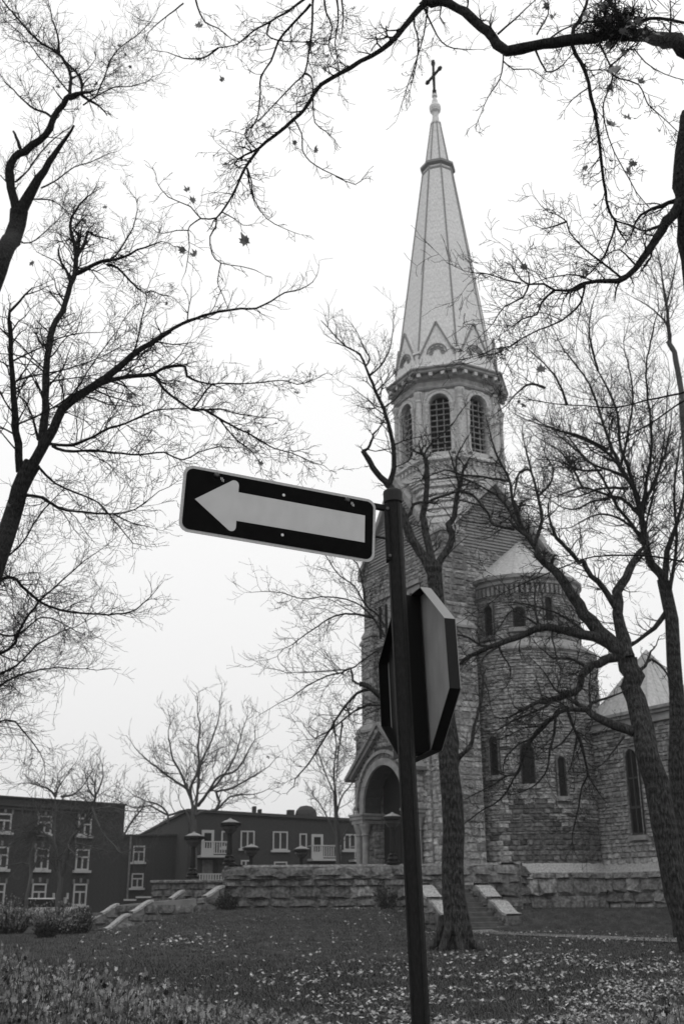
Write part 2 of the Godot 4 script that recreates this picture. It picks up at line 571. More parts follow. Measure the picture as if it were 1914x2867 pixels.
func materials() -> void:
	var fine := noise(0.05, 0.75, 1.0, 1)
	var blotch := noise(0.012, 0.62, 1.0, 2)
	var rockn := bumps(0.06, 10.0, 3)
	var coarse := noise(0.02, 0.3, 1.0, 4, 512, 6)
	var fleck := noise(0.25, 0.5, 1.0, 5, 512, 2)
	for k in 7:
		mat("stone_%d" % k, 0.17 + 0.062 * k, 0.95, coarse, Vector3.ONE * 0.55, rockn)
	var sm := mat("stone_mass", 0.66, 0.95, coarse, Vector3.ONE * 0.45, rockn)
	sm.vertex_color_use_as_albedo = true
	mat("shaded_porch_stone", 0.07, 0.95, blotch, Vector3.ONE * 0.3)  # porch stone with the shade under the arch put into its colour
	mat("step_stone", 0.11, 0.95, blotch, Vector3.ONE * 0.6)
	mat("mortar", 0.24, 0.95, blotch, Vector3.ONE * 0.3)
	mat("smooth_stone", 0.34, 0.9, blotch, Vector3.ONE * 0.3, bumps(0.1, 2.0, 6))
	mat("coping", 0.5, 0.9, noise(0.03, 0.4, 1.0, 7, 512, 6), Vector3.ONE * 0.6, bumps(0.1, 3.0, 8))
	mat("tower_stone", 0.64, 0.9, noise(0.03, 0.7, 1.0, 9), Vector3.ONE * 0.35, bumps(0.12, 3.0, 10))
	mat("tower_trim", 0.36, 0.9, blotch, Vector3.ONE * 0.4)
	mat("spire_metal", 0.88, 0.6, noise(0.02, 0.68, 1.0, 11, 512, 6), Vector3(1.1, 0.35, 1.1), bumps(0.03, 1.0, 12))
	mat("spire_seam", 0.3, 0.6, fine)
	mat("light_roof", 0.56, 0.6, noise(0.02, 0.6, 1.0, 13), Vector3(0.5, 0.5, 0.5))
	mat("slate", 0.3, 0.8, noise(0.05, 0.6, 1.0, 14), Vector3(0.4, 3.0, 0.4), bumps(0.06, 5.0, 15))
	mat("dark_void", 0.015, 1.0)
	mat("oak_and_shade", 0.02, 0.7, fine)  # door oak, darkened for the porch's shade; also colours the sheet behind
	mat("wall_top", 0.27, 0.95, coarse, Vector3.ONE * 0.5, rockn)
	mat("glass_dark", 0.014, 0.3)
	M.glass_dark.metallic_specular = 0.2
	mat("window_frame", 0.05, 0.6)
	mat("white_wood", 0.44, 0.6, fine)
	mat("pane_curtain", 0.2, 0.25)
	mat("brick", 0.075, 0.95, noise(0.03, 0.3, 1.0, 16, 512, 6), Vector3(0.5, 2.2, 0.5), bumps(0.15, 4.0, 17))
	mat("concrete", 0.2, 0.95, blotch, Vector3.ONE * 0.5)
	mat("tar_roof", 0.05, 0.9)
	mat("lamp_iron", 0.012, 0.45, fine, Vector3.ONE * 3.0)
	mat("lamp_top", 0.22, 0.4)
	mat("lamp_glass", 0.06, 0.2)
	var b1 := noise(0.013, 0.12, 1.0, 18, 512, 6)
	var b1n := bumps(0.013, 40.0, 18)
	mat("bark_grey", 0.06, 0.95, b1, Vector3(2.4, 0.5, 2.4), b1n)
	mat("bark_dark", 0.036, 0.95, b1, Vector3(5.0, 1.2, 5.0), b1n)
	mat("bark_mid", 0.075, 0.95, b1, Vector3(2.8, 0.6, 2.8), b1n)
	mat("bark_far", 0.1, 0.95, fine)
	var hl := mat("hanging_leaf", 0.3, 0.8, fine, Vector3.ONE * 6.0)
	hl.backlight_enabled = true
	hl.backlight = grey(0.3)
	var g := mat("grass", 0.125, 1.0, noise(0.03, 0.4, 1.0, 20, 1024, 6), Vector3.ONE * 0.35, bumps(0.2, 12.0, 21))
	g.detail_enabled = true
	g.detail_albedo = noise(0.008, 0.55, 1.0, 22, 512, 4)
	g.detail_blend_mode = BaseMaterial3D.BLEND_MODE_MUL
	var gb := mat("grass_blade", 0.085, 0.9)
	gb.vertex_color_use_as_albedo = true
	var fl := mat("fallen_leaf", 0.8, 0.85)
	fl.vertex_color_use_as_albedo = true
	mat("twig_brown", 0.06, 0.95)
	mat("sign_black", 0.006, 0.4, noise(0.02, 0.7, 1.0, 23), Vector3.ONE * 2.0)
	mat("sign_grey", 0.54, 0.5, noise(0.01, 0.92, 1.0, 24, 512, 6), Vector3(2.5, 1.5, 2.5))
	mat("sign_edge", 0.5, 0.45, fine, Vector3.ONE * 3.0)
	mat("post_paint", 0.022, 0.5, noise(0.04, 0.5, 1.0, 25), Vector3(6, 1.2, 6), bumps(0.2, 2.0, 26))
	M.sign_black.metallic_specular = 0.1
	M.post_paint.metallic_specular = 0.2
	mat("post_cap", 0.05, 0.7, noise(0.2, 0.5, 1.0, 27), Vector3.ONE * 8.0, bumps(0.2, 5.0, 28))
	mat("tray_back", 0.28, 0.55, noise(0.006, 0.78, 1.0, 29, 512, 5), Vector3(4.0, 1.0, 4.0))
	mat("tray_edge", 0.01, 0.45, fine, Vector3.ONE * 4.0)
	mat("tray_edge_lit", 0.36, 0.5, fleck, Vector3.ONE * 5.0)  # paler copy of the rim material, skylight put into its colour
	mat("bolt", 0.08, 0.4, null, Vector3.ONE, null, 0.6)
	mat("bright_hole", 0.7, 0.4)
	mat("car_paint", 0.4, 0.25)
	mat("tyre", 0.015, 0.9)

func ground() -> void:
	var mb := MB.new()
	var xs := [-600.0, -200.0, -80.0, -45.0]
	for k in 76: xs.append(-30.0 + k * 0.8)
	xs.append_array([45.0, 80.0, 200.0, 600.0])
	var zs := [60.0, 10.0, 0.0, -4.0]
	for k in 62: zs.append(-8.0 - k * 0.75)
	zs.append_array([-60.0, -75.0, -100.0, -160.0, -300.0, -900.0])
	for a in xs.size():
		for b in zs.size():
			var x: float = xs[a]
			var z: float = zs[b]
			mb.v.append(Vector3(x, ground_h(x, z), z))
			var e := 0.3
			mb.n.append(Vector3(ground_h(x - e, z) - ground_h(x + e, z), 2 * e, ground_h(x, z - e) - ground_h(x, z + e)).normalized())
	var c := zs.size()
	for a in xs.size() - 1:
		for b in c - 1:
			var s := a * c + b
			mb.i.append_array(PackedInt32Array([s, s + 1, s + c, s + c, s + 1, s + c + 1]))
	tag(part("ground", mb, M.grass, self), "dark mown lawn rising from the street to the church terrace", "", "", "structure")
	# a narrow concrete path that leaves the stair foot and runs off to the right
	var pm := MB.new()
	var line := smooth_line([Vector3(4.3, 0, -42.2), Vector3(5.4, 0, -39.5), Vector3(7.4, 0, -34.5), Vector3(9.4, 0, -28.5), Vector3(11.2, 0, -22.0), Vector3(12.5, 0, -15.0)], 0.6, 0.0)
	for k in line.size() - 1:
		var d := (line[k + 1] - line[k]).normalized()
		var s := Vector3(-d.z, 0, d.x) * 0.85
		var q := []
		for p in [line[k] - s, line[k] + s, line[k + 1] + s, line[k + 1] - s]:
			q.append(Vector3(p.x, ground_h(p.x, p.z) + 0.03, p.z))
		pm.q(q[0], q[1], q[2], q[3])
	tag(part("path", pm, M.concrete, self), "narrow pale concrete path crossing the lawn at the right", "", "", "structure")

# ---- the church --------------------------------------------------------------------------------
# built in its own frame: z points out of the front, x out of the tower's right face
func church() -> void:
	var c := thing("stone_church", "grey stone church with an octagonal belfry, tall pale spire and arched porch", "church", Vector3(6.05, 0, -55), -1.068)
	var rocks := []
	var s := 3.6
	# square tower core
	var core := MB.new()
	core.loft([chamfered(s - 0.03, 0.02, 0.8), chamfered(s - 0.03, 0.02, 18.6)])
	part("tower_wall", core, M.mortar, c)
	var front := flat(T(-s, 1.9, s))
	var gable := func(y: float):
		return [0.0, 2.0 * s]
	stones(rocks, front, 2 * s, 16.3, 0.18, 0.28, 0.65, 0.045, [[1.7, 5.5, 0.0, 8.0], [1.5, 5.7, 12.2, 14.6]], gable)
	var right := flat(T(s, 1.9, s, PI / 2))
	var gable2 := func(y: float):
		return [0.0, 2.0 * s]
	stones(rocks, right, 2 * s, 16.3, 0.18, 0.28, 0.65, 0.045, [], gable2)
	stones(rocks, flat(T(-s, 1.9, -s, -PI / 2)), 2 * s, 16.4, 0.24, 0.4, 0.8, 0.045)
	# the two gables with their steep roofs and pale copings
	for side in 2:
		var x := T() if side == 0 else T(0, 0, 0, PI / 2)
		var apex := 22.6 if side == 0 else 21.9
		var rm := MB.new()
		var z1 := s + 0.08
		rm.tri(x * Vector3(-s, 18.2, z1 - 0.1), x * Vector3(s, 18.2, z1 - 0.1), x * Vector3(0, apex, z1 - 0.1))
		rm.q(x * Vector3(s + 0.15, 18.0, z1), x * Vector3(s - 1.6, 18.0, 0.6), x * Vector3(0, apex, 0.6), x * Vector3(0, apex, z1))
		rm.q(x * Vector3(-s - 0.15, 18.0, z1), x * Vector3(0, apex, z1), x * Vector3(0, apex, 0.6), x * Vector3(-s + 1.6, 18.0, 0.6))
		part("gable_roof", rm, M.slate, c)
		var sc := MB.new()                                # fine scale-like courses on the gable's face
		var y := 18.2
		while y < apex - 0.3:
			var hw := s * (apex - y - 0.1) / (apex - 18.2)
			var u := -hw
			while u < hw:
				var l := minf(rng.randf_range(0.3, 0.55), hw - u)
				var e := rng.randf_range(0.03, 0.06)
				sc.q(x * Vector3(u, y, z1 - 0.06 + e), x * Vector3(u + l, y, z1 - 0.06 + e), x * Vector3(u + l, y + 0.17, z1 - 0.08), x * Vector3(u, y + 0.17, z1 - 0.08))
				sc.q(x * Vector3(u, y, z1 - 0.1), x * Vector3(u + l, y, z1 - 0.1), x * Vector3(u + l, y, z1 - 0.06 + e), x * Vector3(u, y, z1 - 0.06 + e))
				u += l
			y += 0.17
		part("gable_scales", sc, M.slate, c).set_meta("kind", "stuff")
		var cm := MB.new()
		for k in [-1, 1]:
			var foot := Vector3(k * (s + 0.22), 18.35, z1)
			var mid := Vector3(k * (s - 0.55), 19.0, z1)
			bar(cm, x * foot, x * mid, 0.3, 0.24)
			bar(cm, x * mid, x * Vector3(0, apex + 0.1, z1), 0.34 if side == 0 else 0.5, 0.3)
			cm.box(x * T(k * (s + 0.1), 18.15, z1 - 0.1), Vector3(0.5, 0.35, 0.4))
		part("coping", cm, M.smooth_stone if side == 0 else M.light_roof, c)
	# arcaded panels on the front
	for row in [[14.1, 16.4, 2.1], [11.6, 12.6, 1.9]]:
		var am := MB.new()
		var w: float = row[2]
		am.box(T(0, row[1] + 0.12, s + 0.05), Vector3(2 * w + 0.2, 0.22, 0.26))
		am.box(T(0, row[0] - 0.1, s + 0.05), Vector3(2 * w + 0.2, 0.2, 0.3))
		var bays := 7
		for k in bays:
			var cx := -w + (k + 0.5) * 2 * w / bays
			arched_wall(am, T(0, 0, s + 0.06), cx - w / bays, cx + w / bays, row[0], func(_x): return row[1], cx, w / bays * 0.55, row[0] + 0.25, row[1] - 0.45, 0.16)
		part("blind_arcade", am, M.smooth_stone, c)
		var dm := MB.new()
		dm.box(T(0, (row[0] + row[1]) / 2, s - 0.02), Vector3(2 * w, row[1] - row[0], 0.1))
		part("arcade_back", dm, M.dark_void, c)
	# buttresses
	for b in [[4.1, 3.3, 1.0, 1.3, 18.4, 13.6], [-3.7, 3.2, 0.5, 0.8, 14.4, 9.4], [-2.7, 3.6, 1.0, 0.6, 14.6, 9.6], [2.7, 3.7, 1.0, 0.7, 13.4, 9.2]]:
		var bm := MB.new()
		bm.box(T(b[0], b[4] / 2, b[1]), Vector3(b[2], b[4], b[3]))
		var wide := Vector3(b[2] + 0.5, b[5], b[3] + 0.5)
		bm.box(T(b[0], b[5] / 2, b[1]), wide)
		part("buttress", bm, M.mortar, c)
		var w1: float = b[2]
		var d1: float = b[3]
		for face in [[w1, d1, b[4], 0.0, b[5]], [w1 + 0.5, d1 + 0.5, b[5], 0.0, 0.0]]:
			stones(rocks, flat(T(b[0] - face[0] / 2, face[4] + 0.4, b[1] + face[1] / 2)), face[0], face[2] - face[4] - 0.4, 0.3, 0.4, 0.8, 0.05)
			stones(rocks, flat(T(b[0] + face[0] / 2, face[4] + 0.4, b[1] + face[1] / 2, PI / 2)), face[1], face[2] - face[4] - 0.4, 0.3, 0.4, 0.8, 0.05)
		for lv in [[b[4], w1, d1], [b[5], w1 + 0.5, d1 + 0.5]]:
			var tm := MB.new()
			var y: float = lv[0]
			var hx: float = lv[1] / 2 + 0.08
			var hz: float = lv[2] / 2 + 0.08
			var lo := PackedVector3Array(); var mi := PackedVector3Array(); var hi := PackedVector3Array()
			for e in [[hx, hz], [hx, -hz], [-hx, -hz], [-hx, hz]]:
				lo.append(Vector3(b[0] + e[0], y, b[1] + e[1])); mi.append(Vector3(b[0] + e[0], y + 0.12, b[1] + e[1])); hi.append(Vector3(b[0] + e[0] * 0.55, y + 0.55, b[1] + e[1] * 0.55))
			tm.loft([lo, mi, hi])
			part("weathering", tm, M.smooth_stone, c)
	# the stepped pale roof between the gables that turns the square into an octagon
	var bm2 := MB.new()
	var n := 10
	for k in n:
		var f := float(k) / (n - 1)
		var y := 18.1 + 4.3 * f
		var half := lerpf(s - 0.1, 2.78, pow(f, 0.8))
		var cut := lerpf(0.15, half * 0.585, pow(f, 0.75))
		bm2.loft([chamfered(half - 0.03, cut, y - 0.08), chamfered(half + 0.07, cut, y), chamfered(half + 0.05, cut, y + 0.06), chamfered(half - 0.16, cut + 0.05, y + 0.5)])
	part("stepped_roof", bm2, M.light_roof, c)
	belfry(c)
	spire(c)
	porch(c, rocks)
	apse(c, rocks)
	wing(c, rocks)
	lay(rocks, c, "stone", 300, Vector3(0, 1.6, 0))

func belfry(c: Node3D) -> void:
	var R := 2.98
	var ap := R * cos(PI / 8)
	var half := R * sin(PI / 8)
	var low := MB.new()
	low.loft([ring(R - 0.02, 22.2), ring(R - 0.02, 23.35)], true, true)
	low.loft([ring(R + 0.02, 22.1), ring(R + 0.16, 22.2), ring(R + 0.05, 22.32)])
	low.loft([ring(R + 0.04, 23.36), ring(R + 0.2, 23.46), ring(R + 0.2, 23.56), ring(R - 0.05, 23.74)])
	part("belfry_base", low, M.tower_stone, c)
	var dn := []
	for f in 8:
		for k in 6: dn.append(T(0, 0, 0, f * PI / 4) * T((k - 2.5) * 0.36, 23.24, ap + 0.03))
	pieces("corbel", box_mesh(Vector3(0.15, 0.2, 0.14)), M.tower_stone, dn, c)
	var core := MB.new()
	core.loft([ring(1.9, 23.5), ring(1.9, 28.0)])
	part("belfry_shade_core", core, M.dark_void, c)  # near-black solid added for the darkness inside the hollow belfry
	for f in 8:
		var x := T(0, 0, 0, f * PI / 4)
		var xf := x * T(0, 0, ap)
		var wall := MB.new()
		arched_wall(wall, xf, -half, half, 23.6, func(_x): return 27.9, 0.0, 0.56, 23.95, 26.75, 0.4)
		var pan := part("belfry_wall", wall, M.tower_stone, c)
		var tr := MB.new()
		arch_ring(tr, xf, 0, 26.75, 0.58, 0.74, -0.1, 0.1)
		arch_ring(tr, xf, 0, 26.75, 0.8, 0.9, -0.1, 0.06)
		for k in [-1, 1]:
			tr.lathe(xf * T(k * 0.68, 0, 0.06), [[0.13, 23.8], [0.13, 23.95], [0.085, 24.02], [0.08, 26.25], [0.12, 26.35], [0.09, 26.42], [0.17, 26.66], [0.17, 26.76], [0.0, 26.77]], 8)
		part("arch_surround", tr, M.tower_stone, pan)
		var lat := MB.new()
		for k in 9:
			var y := 24.2 + k * 0.33
			var w := 0.54 if y < 26.75 else sqrt(maxf(0.01, 0.54 * 0.54 - (y - 26.75) * (y - 26.75)))
			lat.box(xf * T(0, y, -0.22), Vector3(w * 2, 0.05, 0.1))
		for k in [-1, 1]:
			lat.box(xf * T(k * 0.19, 25.5, -0.2), Vector3(0.045, 3.1, 0.06))
		part("lattice", lat, M.tower_trim, pan).set_meta("kind", "stuff")
		var col := MB.new()
		var cx := T(0, 0, 0, f * PI / 4 + PI / 8) * T(0, 0, R - 0.02)
		col.lathe(cx, [[0.24, 23.6], [0.24, 23.8], [0.16, 23.9], [0.15, 26.9], [0.2, 27.0], [0.16, 27.08], [0.27, 27.4], [0.27, 27.52], [0.0, 27.54]], 10)
		part("corner_column", col, M.tower_stone, c)
	var corn := MB.new()
	corn.loft([ring(R + 0.02, 27.55), ring(R + 0.14, 27.66), ring(R + 0.14, 27.78), ring(R + 0.06, 27.86), ring(R + 0.06, 28.12), ring(R + 0.2, 28.24), ring(R + 0.22, 28.42), ring(R + 0.24, 28.5)])
	corn.loft([ring(R + 0.44, 28.5), ring(R + 0.5, 28.56), ring(R + 0.5, 28.66), ring(R + 0.58, 28.74), ring(R + 0.58, 28.82), ring(R - 0.2, 28.98)])
	part("cornice", corn, M.tower_trim, c)
	var mod := []
	for f in 8:
		for k in 4: mod.append(T(0, 0, 0, f * PI / 4) * T((k - 1.5) * 0.66, 28.38, ap + 0.3))
	pieces("modillion", box_mesh(Vector3(0.2, 0.2, 0.36)), M.tower_stone, mod, c)

func spire(c: Node3D) -> void:
	var base := 28.9
	var sm := MB.new()
	sm.loft([ring(2.98, base), ring(0.92, 43.85)])
	sm.loft([ring(0.8, 43.9), ring(0.29, 47.55)])
	part("spire", sm, M.spire_metal, c)
	for f in 8:
		var ribs := MB.new()
		var a := f * PI / 4 + PI / 8
		var d := Vector3(sin(a), 0, cos(a))
		ribs.tube(PackedVector3Array([d * 2.98 + Vector3.UP * base, d * 0.93 + Vector3.UP * 43.8]), PackedFloat32Array([0.055, 0.05]), 6)
		part("rib", ribs, M.spire_seam, c)
		ribs = MB.new()
		ribs.tube(PackedVector3Array([d * 0.81 + Vector3.UP * 43.9, d * 0.3 + Vector3.UP * 47.5]), PackedFloat32Array([0.045, 0.035]), 6)
		part("rib", ribs, M.spire_seam, c)
	var laps := MB.new()
	for k in 34:
		var y := base + 0.5 + k * 0.43
		var r := lerpf(2.98, 0.92, (y - base) / 14.95)
		laps.loft([ring(r - 0.004, y - 0.012), ring(r + 0.006, y), ring(r - 0.008, y + 0.012)], false, false)
	part("sheet_laps", laps, M.spire_metal, c).set_meta("kind", "stuff")
	var band := MB.new()
	band.loft([ring(0.95, 43.45), ring(1.0, 43.5), ring(1.0, 43.62), ring(0.96, 43.66)])
	band.loft([ring(0.97, 43.8), ring(1.1, 43.92), ring(1.1, 44.08), ring(0.9, 44.2)])
	part("upper_band", band, M.spire_seam, c)
	for f in 8:
		var x := T(0, 0, 0, f * PI / 4)
		var pm := MB.new()
		var z := 2.78
		var out := PackedVector2Array([Vector2(-1.0, base), Vector2(1.0, base), Vector2(1.0, base + 0.75), Vector2(0, 31.7), Vector2(-1.0, base + 0.75)])
		extrude(pm, x * T(0, 0, z - 0.35), out, 0.7)
		var gb := part("gablet", pm, M.spire_metal, c)
		var tm := MB.new()
		for k in [-1, 1]:
			bar(tm, x * Vector3(k * 1.04, base + 0.7, z), x * Vector3(0, 31.78, z), 0.1, 0.1)
		arch_ring(tm, x * T(0, 0, z), 0, base + 0.95, 0.5, 0.58, -0.05, 0.05, 0, PI, 16)
		for k in 6:
			var a := k * PI / 5
			arch_ring(tm, x * T(0, 0, z), cos(a) * 0.33, base + 0.95 + sin(a) * 0.33, 0.085, 0.13, -0.05, 0.04, 0, TAU, 8)
		part("moulding", tm, M.spire_seam, gb)
		var foil := MB.new()
		for k in 6:
			var a := k * PI / 5
			foil.lathe(x * T(cos(a) * 0.33, base + 0.95 + sin(a) * 0.33, z) * Transform3D(Basis(Vector3.RIGHT, PI / 2), Vector3.ZERO), [[0.08, 0.0], [0.08, 0.012], [0.0, 0.013]], 8)
		part("recess", foil, M.tower_trim, gb).set_meta("kind", "stuff")
		var pil := MB.new()
		var pb := T(0, 0, 0, f * PI / 4 + PI / 8) * T(0, 0, 2.86)
		pil.box(pb * T(0, base + 0.5, 0), Vector3(0.24, 1.0, 0.3))
		pil.box(pb * T(0, base + 1.05, 0.02), Vector3(0.42, 0.12, 0.42))
		pil.box(pb * T(0, base + 0.1, 0.02), Vector3(0.34, 0.2, 0.4))
		part("pinnacle", pil, M.spire_metal, c)
	var fin := MB.new()
	fin.lathe(T(), [[0.33, 47.4], [0.33, 47.52], [0.24, 47.6], [0.19, 48.1], [0.22, 48.3], [0.33, 48.45], [0.33, 48.52], [0.36, 48.6], [0.37, 48.78], [0.3, 48.95], [0.2, 49.05], [0.18, 49.3], [0.12, 49.4], [0.11, 49.55], [0.17, 49.6], [0.17, 49.75], [0.08, 49.82], [0.07, 49.95]], 14)
	part("finial", fin, M.spire_metal, c)
	var cr := MB.new()
	var cap := func(a: Vector3, b: Vector3):
		cr.tube(PackedVector3Array([a, a.lerp(b, 0.3), a.lerp(b, 0.62), a.lerp(b, 0.8), b]), PackedFloat32Array([0.1, 0.09, 0.09, 0.15, 0.1]), 8, true)
	cap.call(Vector3(0, 51.3, 0), Vector3(0, 52.5, 0))
	cap.call(Vector3(0, 51.3, 0), Vector3(0.85, 51.3, 0))
	cap.call(Vector3(0, 51.3, 0), Vector3(-0.85, 51.3, 0))
	cr.tube(PackedVector3Array([Vector3(0, 49.9, 0), Vector3(0, 50.1, 0), Vector3(0, 50.15, 0), Vector3(0, 51.5, 0)]), PackedFloat32Array([0.14, 0.14, 0.09, 0.11]), 8, true)
	part("cross", cr, M.lamp_iron, c)

func porch(c: Node3D, rocks: Array) -> void:
	var z := 4.7
	var w := 2.85
	var ridge := 9.55
	var eave := 7.4
	var top := func(x: float): return ridge - 0.1 - absf(x) * (ridge - eave) / w
	var pm := MB.new()
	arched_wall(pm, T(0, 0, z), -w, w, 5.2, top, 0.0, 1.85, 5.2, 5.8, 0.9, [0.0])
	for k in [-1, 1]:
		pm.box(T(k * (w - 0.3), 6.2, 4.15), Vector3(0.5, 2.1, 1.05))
	part("porch_wall", pm, M.shaded_porch_stone, c)
	var lim := func(y: float):
		var a := clampf((ridge - 5.55 - y) / (ridge - eave), 0.0, 1.0) * w
		return [w - a, w + a]
	var gaps := []
	for k in 10:
		var y := k * 0.3
		var hw := sqrt(maxf(0.0, 2.55 * 2.55 - maxf(0.0, y - 0.3) * maxf(0.0, y - 0.3)))
		if hw > 0.05: gaps.append([w - hw, w + hw, y, y + 0.3])
	stones(rocks, flat(T(-w, 5.5, z)), 2 * w, 3.9, 0.24, 0.3, 0.6, 0.05, gaps, lim)
	stones(rocks, flat(T(w, 5.5, z, PI / 2)), 1.1, 1.8, 0.3, 0.4, 0.7, 0.05)
	var am := MB.new()
	arch_ring(am, T(0, 0, z), 0, 5.8, 1.86, 2.2, -0.2, 0.12, 0, PI, 20)
	arch_ring(am, T(0, 0, z), 0, 5.8, 2.42, 2.58, -0.1, 0.16, 0, PI, 20)
	for k in [-1, 1]:
		am.box(T(k * 2.03, 5.65, z), Vector3(0.34, 0.3, 0.24))
	part("porch_arch", am, M.smooth_stone, c)
	var vm := []
	for k in 17:                                                     # the voussoirs between the two mouldings
		var a := (k + 0.5) * PI / 17
		vm.append(T(0, 5.8, z) * Transform3D(Basis(Vector3.BACK, a - PI / 2), Vector3.ZERO) * T(0, 2.31, 0.0))
	pieces("voussoir", box_mesh(Vector3(0.38, 0.2, 0.16), 0.02), M.stone_1, vm, c)
	var im := MB.new()
	for k in [-1, 1]:
		im.box(T(k * 2.42, 5.32, 4.2), Vector3(1.24, 0.14, 1.4))
		im.box(T(k * 2.42, 5.16, 4.2), Vector3(1.1, 0.22, 1.28))
		im.box(T(k * 2.42, 5.46, 4.2), Vector3(1.34, 0.14, 1.5), 0.03)
	part("impost", im, M.smooth_stone, c)
	for k in [-1, 1]:
		for p in [[2.1, 4.55], [2.68, 4.55], [2.68, 3.85]]:
			var cm := MB.new()
			cm.lathe(T(k * p[0], 0, p[1]), [[0.26, 1.9], [0.26, 2.2], [0.2, 2.3], [0.17, 2.36], [0.16, 4.45], [0.21, 4.52], [0.17, 4.58], [0.29, 4.95], [0.29, 5.06], [0.0, 5.07]], 12)
			part("column", cm, M.smooth_stone, c)
		var pb := MB.new()
		pb.box(T(k * 2.4, 2.0, 4.2), Vector3(1.2, 1.6, 1.3))
		part("column_plinth", pb, M.smooth_stone, c)
	var rm := MB.new()
	for k in [-1, 1]:
		var a := Vector3(k * (w + 0.38), eave - 0.28, 0)
		var b := Vector3(0, ridge + 0.02, 0)
		var d := Vector3(k * 0.06, 0.16, 0)
		var zs := [3.4, z + 0.38]
		var q := []
		for zz in zs:
			q.append([a + Vector3(0, 0, zz), b + Vector3(0, 0, zz), b + d + Vector3(0, 0, zz), a + d + Vector3(0, 0, zz)])
		for e in 4:
			rm.q(q[0][e], q[0][(e + 1) % 4], q[1][(e + 1) % 4], q[1][e])
		rm.q(q[1][0], q[1][1], q[1][2], q[1][3])
		bar(rm, Vector3(k * (w + 0.1), eave - 0.12, z + 0.16), Vector3(0, ridge - 0.12, z + 0.16), 0.2, 0.2)
	part("porch_roof", rm, M.slate, c)
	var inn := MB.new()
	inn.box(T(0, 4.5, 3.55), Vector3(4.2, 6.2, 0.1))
	part("porch_shade", inn, M.oak_and_shade, c)  # near-black sheet standing in for the deep shade inside the porch
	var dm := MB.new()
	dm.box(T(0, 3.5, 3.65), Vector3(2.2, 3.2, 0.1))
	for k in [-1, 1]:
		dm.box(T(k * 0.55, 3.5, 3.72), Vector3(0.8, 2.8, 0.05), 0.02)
	part("door", dm, M.oak_and_shade, c)

func window_arched(c: Node3D, x: Transform3D, w: float, y0: float, y1: float, divided := false) -> void:
	# frame, glass and surround of a round-headed window; y1 is the crown
	var hw := w / 2
	var sp := y1 - hw
	var st := MB.new()
	arched_wall(st, x * T(0, 0, 0.1), -hw - 0.07, hw + 0.07, y0 - 0.02, func(_a): return y1 + 0.07, 0.0, hw, y0, sp, 0.12)
	var o := part("window", st, M.stone_2, c)
	part("sill", box_mesh(Vector3(w + 0.4, 0.2, 0.22)), M.smooth_stone, o, x * T(0, y0 - 0.11, 0.04))
	var gl := MB.new()
	gl.box(x * T(0, (y0 + y1) / 2, -0.01), Vector3(w, y1 - y0, 0.02))
	part("pane", gl, M.glass_dark, o)
	var fr := MB.new()
	arch_ring(fr, x, 0, sp, hw - 0.06, hw, 0.0, 0.04, 0, PI, 10)
	for k in [-1, 1]: fr.box(x * T(k * (hw - 0.03), (y0 + sp) / 2, 0.02), Vector3(0.06, sp - y0, 0.05))
	if divided:
		fr.box(x * T(0, (y0 + y1) / 2, 0.018), Vector3(0.06, y1 - y0, 0.045))
		fr.box(x * T(0, y0 + (y1 - y0) * 0.32, 0.022), Vector3(w, 0.12, 0.06))
		fr.box(x * T(0, y0 + (y1 - y0) * 0.66, 0.02), Vector3(w, 0.07, 0.05))
		fr.box(x * T(0, y0 + 0.05, 0.024), Vector3(w, 0.1, 0.055))
	part("frame", fr, M.window_frame, o)

